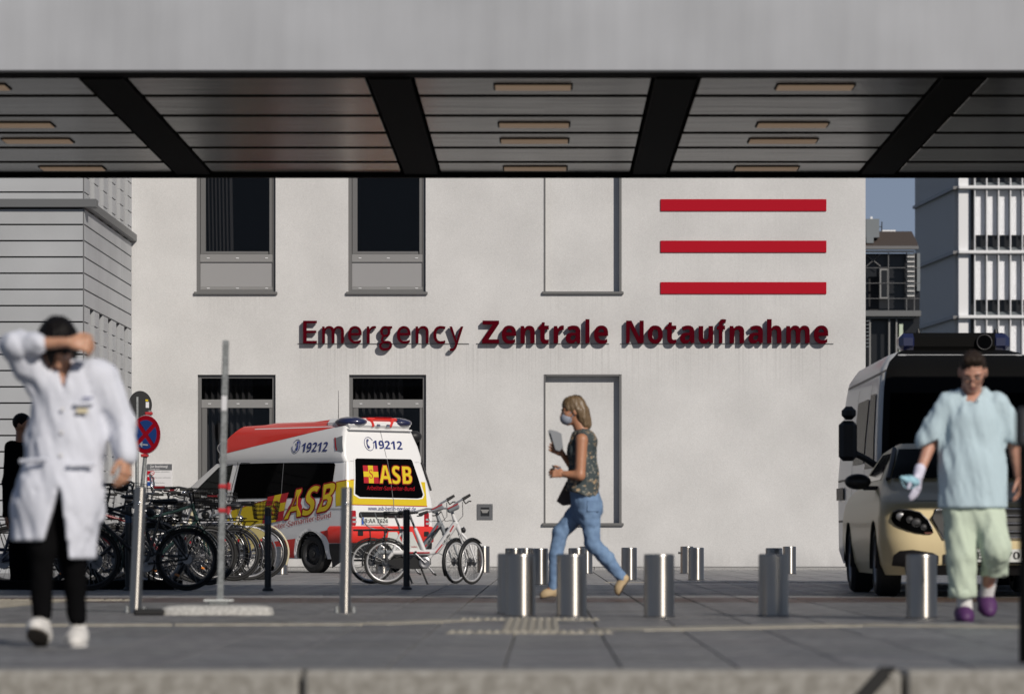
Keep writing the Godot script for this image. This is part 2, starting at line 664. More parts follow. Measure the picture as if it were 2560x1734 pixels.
	mat("bike_cream", lin(0.55, 0.49, 0.33), 0.3)
	mat("bike_white", lin(0.66, 0.66, 0.67), 0.35)
	mat("bike_grey", lin(0.25, 0.27, 0.29), 0.35, 0.3)
	mat("spoke_steel", lin(0.22, 0.22, 0.225), 0.35, 0.9)
	mat("rim_bright", lin(0.62, 0.62, 0.63), 0.35, 0.5)
	mat("saddle_black", lin(0.014, 0.014, 0.015), 0.4)
	mat("gold_guard", lin(0.42, 0.36, 0.16), 0.35, 0.4)
	# people
	for a in [["skin", lin(0.46, 0.245, 0.155)], ["skin_tan", lin(0.40, 0.19, 0.11)], ["skin_pink", lin(0.47, 0.25, 0.18)]]:
		m = mat(a[0], a[1], 0.5)
		m.subsurf_scatter_enabled = true
		m.subsurf_scatter_strength = 0.08
	mat("hair_brown", lin(0.022, 0.014, 0.010), 0.6).metallic_specular = 0.3
	mat("hair_black", lin(0.005, 0.004, 0.004), 0.55).metallic_specular = 0.25
	m = mat("hair_blond", lin(0.27, 0.195, 0.12), 0.45)
	m.albedo_texture = noise_tex(0.04, Color(0.5, 0.45, 0.38), Color(1, 1, 1), 256, 3, 41)
	tri_map(m, V(14, 2.5, 14))
	for a in [["coat_white", lin(0.58, 0.60, 0.67), 0.85], ["scrub_blue", lin(0.43, 0.545, 0.60), 0.85], ["scrub_green", lin(0.49, 0.57, 0.46), 0.85], ["trouser_black", lin(0.008, 0.008, 0.009), 0.9], ["sock_white", lin(0.65, 0.64, 0.63), 0.9]]:
		m = mat(a[0], a[1], a[2])
		m.normal_enabled = true
		m.normal_texture = noise_tex(0.05, Color.BLACK, Color.WHITE, 256, 3, 44, FastNoiseLite.TYPE_SIMPLEX_SMOOTH, true, 3.0)
		m.normal_scale = 0.2
		tri_map(m, V(5, 1.5, 5))
	M.trouser_black.metallic_specular = 0.05
	M.trouser_black.albedo_color = lin(0.005, 0.005, 0.0055)
	m = mat("denim", lin(0.19, 0.30, 0.47), 0.85)
	m.albedo_texture = noise_tex(0.02, Color(0.78, 0.8, 0.84), Color(1, 1, 1), 256, 5, 45)
	tri_map(m, V(3, 1.6, 3))
	m = mat("floral", Color.WHITE, 0.85)
	m.albedo_texture = ImageTexture.create_from_image(floral())
	tri_map(m, V(2.4, 2.4, 2.4))
	mat("clog_purple", lin(0.075, 0.022, 0.10), 0.6)
	mat("shoe_white", lin(0.60, 0.585, 0.56), 0.7)
	mat("sole_dark", lin(0.06, 0.05, 0.04), 0.8)
	mat("shoe_tan", lin(0.48, 0.36, 0.21), 0.6)
	mat("bag_brown", lin(0.05, 0.03, 0.025), 0.5)
	mat("paper_grey", lin(0.22, 0.235, 0.26), 0.8)
	mat("mask_grey", lin(0.26, 0.29, 0.36), 0.85)
	mat("mask_blue", lin(0.33, 0.56, 0.66), 0.85)
	mat("glove_white", lin(0.62, 0.60, 0.72), 0.6)
	mat("suit_black", lin(0.004, 0.004, 0.005), 0.9).metallic_specular = 0.05
	mat("shirt_rose", lin(0.42, 0.30, 0.31), 0.85)
	mat("lip", lin(0.28, 0.09, 0.08), 0.5)

func render_grain() -> Image:      # trowelled render: fine grit, faint weathering, run marks below sills, bars and letters
	var W := 2048
	var H := 1120
	var n := FastNoiseLite.new()
	n.seed = 3
	n.fractal_octaves = 5
	n.frequency = 0.004
	var streak := FastNoiseLite.new()
	streak.seed = 8
	streak.frequency = 0.09
	var r := RandomNumberGenerator.new()
	r.seed = 9
	var sx := (wx(1965) - wx(297)) / W
	# [x0, x1, top y, length, strength]
	var runs := []
	for q in [[680, 1880, 781, 1.0, 0.10], [1499, 1876, 668, 0.55, 0.05], [1499, 1876, 574, 0.5, 0.04], [1499, 1876, 480, 0.5, 0.04], [443, 628, 670, 0.5, 0.04], [788, 968, 670, 0.5, 0.04], [1232, 1412, 670, 0.5, 0.05], [1232, 1412, 1193, 0.4, 0.05], [1235, 1411, 400, 1.0, 0.02]]:
		runs.append([int((wx(q[0]) - wx(297)) / sx), int((wx(q[1]) - wx(297)) / sx), int(H - wy(q[2]) / sx), q[3] / sx, q[4]])
	var drip := PackedFloat32Array()
	drip.resize(W)
	for x in W:
		drip[x] = maxf(0.0, streak.get_noise_1d(x * 2.0) + 0.25 * streak.get_noise_1d(x * 9.0 + 500.0))
	var raw := PackedByteArray()
	raw.resize(W * H)
	for y in H:
		for x in W:
			var v := 0.93 + n.get_noise_2d(x, y) * 0.045 + r.randf_range(-0.05, 0.05)
			raw[y * W + x] = clampi(int(v * 255.0), 0, 255)
	for q in runs:
		for x in range(maxi(q[0], 0), mini(q[1], W)):
			var L := int(q[3] * clampf(0.3 + drip[x] * 2.0, 0.0, 1.0))
			for k in L:
				var y: int = q[2] + k
				if y >= 0 and y < H:
					raw[y * W + x] = int(raw[y * W + x] * (1.0 - q[4] * 1.3 * drip[x] * (1.0 - float(k) / L)))
	for x in W:      # splashed dirt near the ground
		for k in 60:
			raw[(H - 1 - k) * W + x] = int(raw[(H - 1 - k) * W + x] * (1.0 - 0.10 * (1.0 - k / 60.0) * (0.6 + n.get_noise_2d(x * 3.0, 900.0))))
	var im := Image.create(W, H, false, Image.FORMAT_L8)
	im.set_data(W, H, false, Image.FORMAT_L8, raw)
	return im

func floral() -> Image:
	var im := Image.create(256, 256, false, Image.FORMAT_RGB8)
	im.fill(lin(0.045, 0.06, 0.065))
	var r := RandomNumberGenerator.new()
	r.seed = 3
	for k in 120:
		var c := Vector2(r.randf() * 256, r.randf() * 256)
		var big := k % 4 == 0
		var col := lin(0.62, 0.44, 0.27) if big else lin(0.68, 0.65, 0.55)
		var s := r.randf_range(6, 10) if big else r.randf_range(3, 5)
		var ph := r.randf() * TAU
		for dx in range(-14, 15):
			for dy in range(-14, 15):
				var a := atan2(dy, dx) + ph
				var rad := s * (0.72 + 0.28 * cos(a * 5.0))
				var l := sqrt(dx * dx + dy * dy)
				if l < rad:
					im.set_pixel(posmod(int(c.x) + dx, 256), posmod(int(c.y) + dy, 256), lin(0.4, 0.2, 0.06) if l < s * 0.25 else col)
	return im

# ---------- ground ----------
func slab_color(d: float, k: int) -> Color:
	var r := RandomNumberGenerator.new()
	r.seed = k * 7919 + 13
	var v := r.randf_range(-0.14, 0.2)
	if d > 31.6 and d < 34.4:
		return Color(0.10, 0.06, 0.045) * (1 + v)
	var g := 0.205 if d < 31.6 else 0.29  # far slabs paler: grazing reflection put into the colour of one stone
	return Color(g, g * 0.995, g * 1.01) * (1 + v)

func slab(mb: MB, x: float, d0: float, w: float, l: float, gap: float, k: int) -> void:
	var c := slab_color(d0 + l * 0.5, k)
	c.a = 1
	mb.color(c)
	var y := (hash(k) % 7) * 0.0004
	mb.box(V(x + w * 0.5, y - 0.02, -(d0 + l * 0.5)), V(w - gap, 0.04, l - gap), 0.004)

func ground_group(called: String) -> Node3D:
	var o := Node3D.new()
	o.name = called
	add_child(o, true)
	o.set_meta("kind", "structure")
	return o

func build_ground() -> void:
	var mb := MB.new()
	mb.quad(V(-300, -0.008, -15.2), V(-300, -0.008, -860), V(300, -0.008, -860), V(300, -0.008, -15.2))
	var pave := struct("pavement", mb.done(), M.joint_sand)
	mb = MB.new()
	mb.quad(V(-300, -0.15, 300), V(-300, -0.15, -15.2), V(300, -0.15, -15.2), V(300, -0.15, 300))
	struct("road", mb.done(), M.asphalt)
	# granite kerb stones
	var kerb := struct("kerb", MB.new().box(V(0, -0.31, -15.15), V(60, 0.3, 0.3)).done(), M.asphalt)
	var kx := -10.307
	while kx < 9:
		var L := 2.34
		part(kerb, "kerb_stone", MB.new().box(V(kx + L * 0.5, -0.071, -15.05), V(L - 0.022, 0.15, 0.34), 0.014).done(), M.kerb_granite)
		kx += L
	# paving slabs: near ones one by one, the rest joined
	var w := 0.47
	var l := 0.9
	var far := MB.new()
	var row := 0
	var d := 15.36
	while d < 66.0:
		var x0 := -CX / F * (d + l) - (0.8 if d < 20 else 2.5)
		var x1 := 1087.0 / F * (d + l) + (0.8 if d < 20 else 2.5)
		var i := int(floor((x0 + 2.045) / w))
		while -2.045 + i * w < x1:
			var key := row * 1000 + i
			if d < 19.5:
				var one := MB.new()
				slab(one, -2.045 + i * w, d, w, l, 0.007, key)
				part(pave, "paving_slab", one.done(), M.paving)
			else:
				slab(far, -2.045 + i * w, d, w, l, 0.009 if d < 31 else 0.016, key)
			i += 1
		row += 1
		d += l
	part(pave, "paving_slabs", far.done(), M.paving).set_meta("kind", "stuff")
	# pale guide lines of stone set in the paving
	var line := ground_group("guide_line")
	var runs := [[[-40, 1419.5], [820, 1417.5], [1040, 1408.5]], [[1392, 1430.5], [1936, 1419], [2400, 1424.5]]]
	for r in runs:
		var wide := 0.34 if r == runs[0] else 0.5
		for k in 2:
			var a := px(r[k][0], r[k][1], ground_at(r[k][1]))
			var b := px(r[k + 1][0], r[k + 1][1], ground_at(r[k + 1][1]))
			var L := a.distance_to(b)
			var n := maxi(1, int(L / 1.0))
			var turn := Basis(Vector3.UP, atan2(-(b - a).z, (b - a).x))
			for i in n:
				var c := a.lerp(b, (i + 0.5) / n)
				part(line, "guide_stone", MB.new().box(V(c.x, -0.002, c.z), V(L / n - 0.012, 0.022, wide), 0.004, turn).done(), M.pale_stone)
	for k in 4:  # pale row added as stone for a wet gleam on the paving
		part(line, "guide_stone", MB.new().box(V(1.1 + k * 0.78, -0.004, -46.6), V(0.76, 0.02, 0.3), 0.004).done(), M.pale_stone)
	# tactile paving
	var tact := ground_group("tactile_paving")
	var dots := func(x0: float, x1: float, y: float, depth: float) -> void:
		var dd := ground_at(y)
		var a := px(x0, y, dd)
		var b := px(x1, y, dd)
		var n := int((b.x - a.x) / 0.15)
		for i in n:
			var c := V(a.x + (i + 0.5) * (b.x - a.x) / n, 0, -dd)
			var m2 := MB.new().box(c + V(0, -0.003, 0), V((b.x - a.x) / n - 0.006, 0.018, depth), 0.003)
			for u in 3:
				for v in 4:
					m2.lathe([Vector2(0.017, 0.0), Vector2(0.012, 0.007), Vector2(0.0005, 0.008)], 6, Transform3D(Basis.IDENTITY, c + V((u - 1) * 0.046, 0.005, (v - 1.5) * depth / 4)))
			part(tact, "dotted_slab", m2.done(), M.pale_stone)
	dots.call(1040, 1362, 1406.5, 0.42)
	dots.call(1012, 1392, 1436, 0.42)
	dots.call(-60, 320, 1362.5, 0.35)
	var rib := func(a: Vector3, b: Vector3, wide: float, ribs: int, n: int) -> void:
		var dir := (b - a).normalized()
		var turn := Basis(Vector3.UP, atan2(-dir.z, dir.x))
		var L := a.distance_to(b)
		for i in n:
			var c := a.lerp(b, (i + 0.5) / n)
			var m2 := MB.new().box(V(c.x, -0.004, c.z), V(L / n - 0.008, 0.018, wide), 0.003, turn)
			for k in ribs:
				m2.box(V(c.x, 0.008, c.z) + turn * V(0, 0, (k + 0.5 - ribs * 0.5) * wide / ribs), V(L / n - 0.02, 0.011, wide / ribs * 0.55), 0.004, turn)
			part(tact, "ribbed_slab", m2.done(), M.pale_stone)
	rib.call(V(-0.085, 0, -21.2), V(-0.085, 0, -24.9), 0.33, 7, 6)
	rib.call(V(-4.6, 0, -25.6), V(-4.3, 0, -32.0), 0.62, 9, 9)

# ---------- buildings ----------
func holed_wall(mb: MB, x0: float, x1: float, y0: float, y1: float, holes: Array, z: float, deep: float) -> void:
	var xs := [x0, x1]
	var ys := [y0, y1]
	for r in holes:
		xs.append_array([r[0], r[1]])
		ys.append_array([r[2], r[3]])
	xs.sort()
	ys.sort()
	for i in xs.size() - 1:
		for j in ys.size() - 1:
			if xs[i + 1] - xs[i] < 0.001 or ys[j + 1] - ys[j] < 0.001:
				continue
			var c := Vector2((xs[i] + xs[i + 1]) * 0.5, (ys[j] + ys[j + 1]) * 0.5)
			var inside := false
			for r in holes:
				inside = inside or (c.x > r[0] and c.x < r[1] and c.y > r[2] and c.y < r[3])
			if not inside:
				var e := [V(xs[i], ys[j], z), V(xs[i], ys[j + 1], z), V(xs[i + 1], ys[j + 1], z), V(xs[i + 1], ys[j], z)]
				for k in [0, 1, 2, 0, 2, 3]:
					mb.st.set_uv(Vector2((e[k].x - x0) / (x1 - x0), 1.0 - e[k].y / ((x1 - x0) * 1120.0 / 2048.0)))
					mb.st.add_vertex(e[k])
	mb.st.set_uv(Vector2(0.3, 0.8))
	for r in holes:
		mb.quad(V(r[0], r[2], z), V(r[0], r[3], z), V(r[0], r[3], z - deep), V(r[0], r[2], z - deep))
		mb.quad(V(r[1], r[2], z), V(r[1], r[3], z), V(r[1], r[3], z - deep), V(r[1], r[2], z - deep))
		mb.quad(V(r[0], r[2], z), V(r[1], r[2], z), V(r[1], r[2], z - deep), V(r[0], r[2], z - deep))
		mb.quad(V(r[0], r[3], z), V(r[1], r[3], z), V(r[1], r[3], z - deep), V(r[0], r[3], z - deep))

const WD := 66.3
func wx(x: float) -> float:
	return (x - CX) * WD / F
func wy(y: float) -> float:
	return EYE - (y - HY) * WD / F

func build_wing() -> void:
	var b := thing("emergency_wing", "long pale rendered hospital wing with tall windows behind the ambulance", "building")
	var z := -WD
	var holes := []
	var spots := [[445, 625, 662, 0], [790, 966, 662, 0], [448, 625, 1190, 850], [792, 967, 1190, 850], [1235, 1411, 662, 0], [1235, 1411, 1187, 849]]
	for s in spots:
		holes.append([wx(s[0]), wx(s[1]), wy(s[2]), 8.3 if s[3] == 0 else wy(s[3])])
	var mb := MB.new()
	holed_wall(mb, wx(297), wx(1965), 0.06, 10.0, holes, z, 0.14)
	mb.quad(V(wx(1965), 0, z), V(wx(1965), 10, z), V(wx(1965), 10, z - 14), V(wx(1965), 0, z - 14))
	mb.quad(V(wx(297), 10, z), V(wx(297), 10, z - 14), V(wx(1965), 10, z - 14), V(wx(1965), 10, z))
	mb.quad(V(wx(297), 0, z - 14), V(wx(1965), 0, z - 14), V(wx(1965), 10, z - 14), V(wx(297), 10, z - 14))
	for i in [4, 5]:     # blind niches are closed with render
		var r: Array = holes[i]
		var e := [V(r[0], r[2], z - 0.139), V(r[0], r[3], z - 0.139), V(r[1], r[3], z - 0.139), V(r[1], r[2], z - 0.139)]
		var ww := wx(1965) - wx(297)
		for k in [0, 1, 2, 0, 2, 3]:
			mb.st.set_uv(Vector2((e[k].x - wx(297)) / ww, 1.0 - e[k].y / (ww * 1120.0 / 2048.0)))
			mb.st.add_vertex(e[k])
	part(b, "wall", mb.done(), M.stucco)
	var pl := MB.new()
	var x := wx(297)
	while x < wx(1965):
		var e := minf(x + 1.6, wx(1965))
		part(b, "plinth_stone", MB.new().box(V((x + e) * 0.5, 0.03, z - 0.1), V(e - x - 0.008, 0.1, 0.17), 0.004).done(), M.plinth_granite)
		x = e
	# dark rooms behind the four glazed openings
	for i in 4:
		var r: Array = holes[i]
		var m2 := MB.new()
		m2.box(V((r[0] + r[1]) * 0.5, (r[2] + r[3]) * 0.5, z - 2.6), V(r[1] - r[0] + 1.2, r[3] - r[2] + 0.6, 0.1))
		for sx in [-1, 1]:
			m2.box(V((r[0] + r[1]) * 0.5 + sx * ((r[1] - r[0]) * 0.5 + 0.5), (r[2] + r[3]) * 0.5, z - 1.38), V(0.1, r[3] - r[2] + 0.6, 2.3))
		m2.box(V((r[0] + r[1]) * 0.5, r[3] + 0.2, z - 1.38), V(r[1] - r[0] + 0.9, 0.1, 2.3))
		m2.box(V((r[0] + r[1]) * 0.5, r[2] - 0.2, z - 1.38), V(r[1] - r[0] + 0.9, 0.1, 2.3))
		part(b, "room", m2.done(), M.room_dark)
		var up := i < 2
		var w := MB.new()
		var f := 0.05
		var zf := z - 0.10
		# outer frame
		w.box(V(r[0] + 0.03, (r[2] + r[3]) * 0.5, zf), V(0.06, r[3] - r[2], 0.07), 0.004)
		w.box(V(r[1] - 0.03, (r[2] + r[3]) * 0.5, zf), V(0.06, r[3] - r[2], 0.07), 0.004)
		w.box(V((r[0] + r[1]) * 0.5, r[3] - 0.03, zf), V(r[1] - r[0] - 0.12, 0.06, 0.07), 0.004)
		w.box(V((r[0] + r[1]) * 0.5, r[2] + 0.03, zf), V(r[1] - r[0] - 0.12, 0.06, 0.07), 0.004)
		var win := part(b, "window", w.done(), M.frame_grey)
		var xm: float = (r[0] + r[1]) * 0.5
		var iw: float = r[1] - r[0] - 0.12
		var bands: Array
		if up:
			bands = [[wy(594), wy(576)], [wy(657), wy(650)]]
		else:
			bands = [[wy(925), wy(906)], [wy(1180), wy(1160)]]
		for q in bands:
			part(win, "rail", MB.new().box(V(xm, (q[0] + q[1]) * 0.5, zf + 0.008), V(iw, q[1] - q[0], 0.06), 0.004).done(), M.frame_light)
			for k in 3:
				part(win, "bolt", MB.new().box(V(r[0] + 0.2 + k * (iw - 0.24) * 0.5, (q[0] + q[1]) * 0.5, zf + 0.042), V(0.05, 0.014, 0.012), 0.003).done(), M.white_metal)
		var sash := MB.new()
		var g0: float = wy(576) if up else wy(1160)
		var g1: float = r[3] - 0.06 if up else wy(925)
		sash.box(V(r[0] + 0.11, (g0 + g1) * 0.5, zf + 0.002), V(0.09, g1 - g0, 0.06), 0.006)
		sash.box(V(r[1] - 0.09, (g0 + g1) * 0.5, zf + 0.002), V(0.05, g1 - g0, 0.06), 0.006)
		sash.box(V(xm, g0 + 0.025, zf + 0.002), V(iw - 0.14, 0.05, 0.055), 0.006)
		part(win, "sash", sash.done(), M.frame_grey)
		part(win, "pane", MB.new().box(V(xm + 0.02, (g0 + g1) * 0.5, zf - 0.012), V(iw - 0.1, g1 - g0, 0.008)).done(), M.window_glass)
		if up:
			part(win, "infill_panel", MB.new().box(V(xm, (wy(594) + wy(650)) * 0.5, zf - 0.005), V(iw, wy(594) - wy(650), 0.03), 0.004).done(), M.infill_panel)
		else:
			part(win, "pane", MB.new().box(V(xm, (wy(906) + r[3] - 0.06) * 0.5, zf - 0.012), V(iw, r[3] - 0.06 - wy(906), 0.008)).done(), M.window_glass)
		part(win, "sill", MB.new().box(V(xm, r[2] - 0.025, z - 0.035), V(r[1] - r[0] + 0.07, 0.05, 0.18), 0.008).done(), M.frame_grey)
		if i != 1:      # a drawn curtain hanging in folds inside
			var cw := 0.5 if up else 0.85
			var rings := []
			for k in 33:
				var xx: float = r[0] + 0.12 + k * cw / 32.0
				var zz := z - 0.45 + 0.06 * sin(k * 1.55)
				rings.append(PackedVector3Array([V(xx, r[2], zz), V(xx - 0.06, r[3], zz)]))
			part(win, "curtain", MB.new().loft(rings, false, false).done(), M.curtain_grey)
	for i in [4, 5]:
		var r: Array = holes[i]
		var fr := MB.new()
		fr.box(V(r[0] + 0.012, (r[2] + r[3]) * 0.5, z - 0.06), V(0.024, r[3] - r[2], 0.15))
		fr.box(V(r[1] - 0.02, (r[2] + r[3]) * 0.5, z - 0.06), V(0.04, r[3] - r[2], 0.15))
		if i == 5:
			fr.box(V((r[0] + r[1]) * 0.5, r[3] - 0.015, z - 0.06), V(r[1] - r[0] - 0.07, 0.03, 0.15))
		var nf := part(b, "niche_frame", fr.done(), M.frame_grey)
		part(nf, "sill", MB.new().box(V((r[0] + r[1]) * 0.5, r[2] - 0.02, z - 0.045), V(r[1] - r[0] + 0.07, 0.05, 0.20), 0.008).done(), M.frame_grey)
	# three red bars, flat fields of metal held off the wall
	var k := 0
	for y in [[452, 479], [546, 573], [640, 667]]:
		var bar := thing("red_bar", ["topmost of the three horizontal red bars on the pale wall", "middle one of the three horizontal red bars on the pale wall", "lowest of the three red bars, just above the word Notaufnahme"][k], "sign", V(wx(1687.5), (wy(y[0]) + wy(y[1])) * 0.5, z + 0.016), 0.0, "red bars of the hospital emblem")
		part(bar, "panel", MB.new().box(Vector3.ZERO, V(wx(1876) - wx(1499), wy(y[0]) - wy(y[1]), 0.018), 0.004).done(), M.sign_red)
		for sx in [-1.2, 0, 1.2]:
			part(bar, "bracket", MB.new().box(V(sx, 0, -0.012), V(0.05, 0.05, 0.008)).done(), M.steel_grey)
		k += 1
	# raised lettering
	var words := [
		["Emergency", false, "raised dark red letters reading Emergency, left end of the wall sign", [[127, 240], [285, 465], [500, 612], [655, 732], [757, 865], [905, 1018], [1060, 1168], [1208, 1308], [1340, 1455]], 720.0, 3.32],
		["Zentrale", true, "raised bold dark red letters reading Zentrale, middle word of the wall sign", [[1610, 1752], [1775, 1893], [1930, 2048], [2078, 2165], [2205, 2290], [2265, 2389], [2431, 2465], [2502, 2618]], 720.0, 3.32],
		["Notaufnahme", true, "raised bold dark red letters reading Notaufnahme, last word of the wall sign", [[533, 675], [708, 828], [848, 937], [968, 1083], [1118, 1235], [1265, 1340], [1368, 1485], [1520, 1635], [1670, 1785], [1825, 2013], [2048, 2162]], 1400.0, 3.228]]
	for w in words:
		var first: float = (w[4] + w[3][0][0] / w[5]) / 1.1015
		var last: float = (w[4] + w[3][-1][1] / w[5]) / 1.1015
		var o := wx((first + last) * 0.5)
		var sg := thing("sign_lettering", w[2], "sign", V(o, wy(779), z + 0.10), 0.0, "words of the wall sign")
		for i in w[0].length():
			var x0 := wx((w[4] + w[3][i][0] / w[5]) / 1.1015)
			var x1 := wx((w[4] + w[3][i][1] / w[5]) / 1.1015)
			if w[0] == "Zentrale" and i == 5:
				x0 = wx((1400.0 + 45 / 3.228) / 1.1015)
				x1 = wx((1400.0 + 165 / 3.228) / 1.1015)
			elif w[0] == "Zentrale" and i > 5:
				x0 = wx((1400.0 + [205, 275][i - 6] / 3.228) / 1.1015)
				x1 = wx((1400.0 + [238, 388][i - 6] / 3.228) / 1.1015)
			var tm := letters(w[0][i], 0.385, w[1], 0.09)
			tm.vertical_alignment = VERTICAL_ALIGNMENT_BOTTOM
			var bx := bounds(tm)
			var base := letter_base(w[1])
			var sc := (x1 - x0) / bx.size.x
			var xf := Transform3D(Basis.from_scale(V(sc, 1, 1)), V(x0 - o - bx.position.x * sc, -base, -0.02))
			part(sg, "letter", MB.new().append(tm, xf).done(false), M.letter_red)
		part(sg, "rail", MB.new().box(V(0, -0.006, -0.092), V(wx(last) - wx(first) + 0.2, 0.012, 0.012)).done(), M.steel_grey)
	# recessed wall lamp with a sloped slot
	var lamp := thing("wall_light", "square dark recessed step light low on the pale wall", "wall light", V(wx(1100.5), wy(1161), z))
	var lf := MB.new()
	for q in [[0, 0.105, 0.27, 0.06], [0, -0.105, 0.27, 0.06], [-0.105, 0, 0.06, 0.15], [0.105, 0, 0.06, 0.15]]:
		lf.box(V(q[0], q[1], 0.008), V(q[2], q[3], 0.016))
	part(lamp, "face_plate", lf.done(), M.sign_grey)
	part(lamp, "recess", MB.new().box(V(0, 0, 0.003), V(0.15, 0.15, 0.004)).done(), M.post_black)
	part(lamp, "hood", MB.new().prism(PackedVector2Array([Vector2(-0.075, 0.03), Vector2(0.075, 0.03), Vector2(0.04, -0.03), Vector2(-0.04, -0.03)]), 0.012, T(0, 0.01, 0.006)).done(), M.frame_light)
	for q in 4:
		part(lamp, "screw", MB.new().cyl(V(0.118 * (1 if q & 1 else -1), 0.118 * (1 if q & 2 else -1), 0.016), V(0.118 * (1 if q & 1 else -1), 0.118 * (1 if q & 2 else -1), 0.02), 0.007, -1, 8).done(), M.galvanised)

var base_of := {}
func letter_base(bold: bool) -> float:      # the foot of a flat-footed capital in the same setting
	if not base_of.has(bold):
		var tm := letters("E", 0.385, bold, 0.06)
		tm.vertical_alignment = VERTICAL_ALIGNMENT_BOTTOM
		base_of[bold] = bounds(tm).position.y
	return base_of[bold]

func build_clad_building() -> void:
	var b := thing("clad_building", "grey building with horizontal panel cladding and a dark ledge at left edge", "building")
	var d := 59.5
	var X := -7.15
	var zz := -d
	var core := MB.new()
	core.box(V(X - 6.55, 5, zz - 5.05), V(12.9, 10, 10))
	part(b, "wall", core.done(), M.cladding_dark)
	var y0 := 0.0
	var ledge0 := EYE + (HY - 471.0) * d / F
	var ledge1 := EYE + (HY - 452.0) * d / F
	var rowh := 0.2513
	var first := ledge0 - int(ledge0 / rowh) * rowh
	var side := MB.new()
	var y := first - rowh
	var slots := [60.2, 61.45, 62.7, 63.9, 65.1]
	while y < 8.0:
		var lo := maxf(y, 0.0)
		var hi := y + rowh - 0.022
		var over := lo > ledge0 - 0.1
		var sh := 0.0
		part(b, "panel", MB.new().box(V(X - 3.0 - 0.012, (lo + hi) * 0.5, zz - 0.03), V(6.0, hi - lo, 0.06), 0.004).done(), M.cladding_grey)
		if lo < 4.1 or over:
			var e := d + 0.02
			for s in slots + [66.3]:
				var L: float = s - e
				side.box(V(X - 0.02 - sh, (lo + hi) * 0.5, -(e + L * 0.5)), V(0.06, hi - lo, L - 0.004))
				e = s + (0.62 if s != 66.3 else 0.0)
			for s in slots:
				side.box(V(X - 0.1 - sh, (lo + hi) * 0.5, -(s + 0.66)), V(0.2, rowh, 0.07))
		else:
			for q in [[59.52, 61.4], [61.41, 63.0], [63.01, 64.7], [64.71, 66.28]]:
				part(b, "side_panel", MB.new().box(V(X - 0.02, (lo + hi) * 0.5, -(q[0] + q[1]) * 0.5), V(0.06, hi - lo, q[1] - q[0]), 0.003).done(), M.cladding_grey)
		y += rowh
	part(b, "slotted_cladding", side.done(), M.cladding_grey).set_meta("kind", "stuff")
	part(b, "corner_trim", MB.new().box(V(X - 0.005, 4.0, zz - 0.008), V(0.02, 8.0, 0.02)).done(), M.steel_grey)
	part(b, "ledge", MB.new().box(V(X - 3.0 + 0.1, (ledge0 + ledge1) * 0.5, zz - 0.04), V(6.2, ledge1 - ledge0, 0.28), 0.006).done(), M.ledge_grey)
	part(b, "ledge", MB.new().box(V(X, (ledge0 + ledge1) * 0.5, -(d + 66.3) * 0.5 - 0.09), V(0.196, ledge1 - ledge0 - 0.004, 6.7), 0.006).done(), M.ledge_grey)

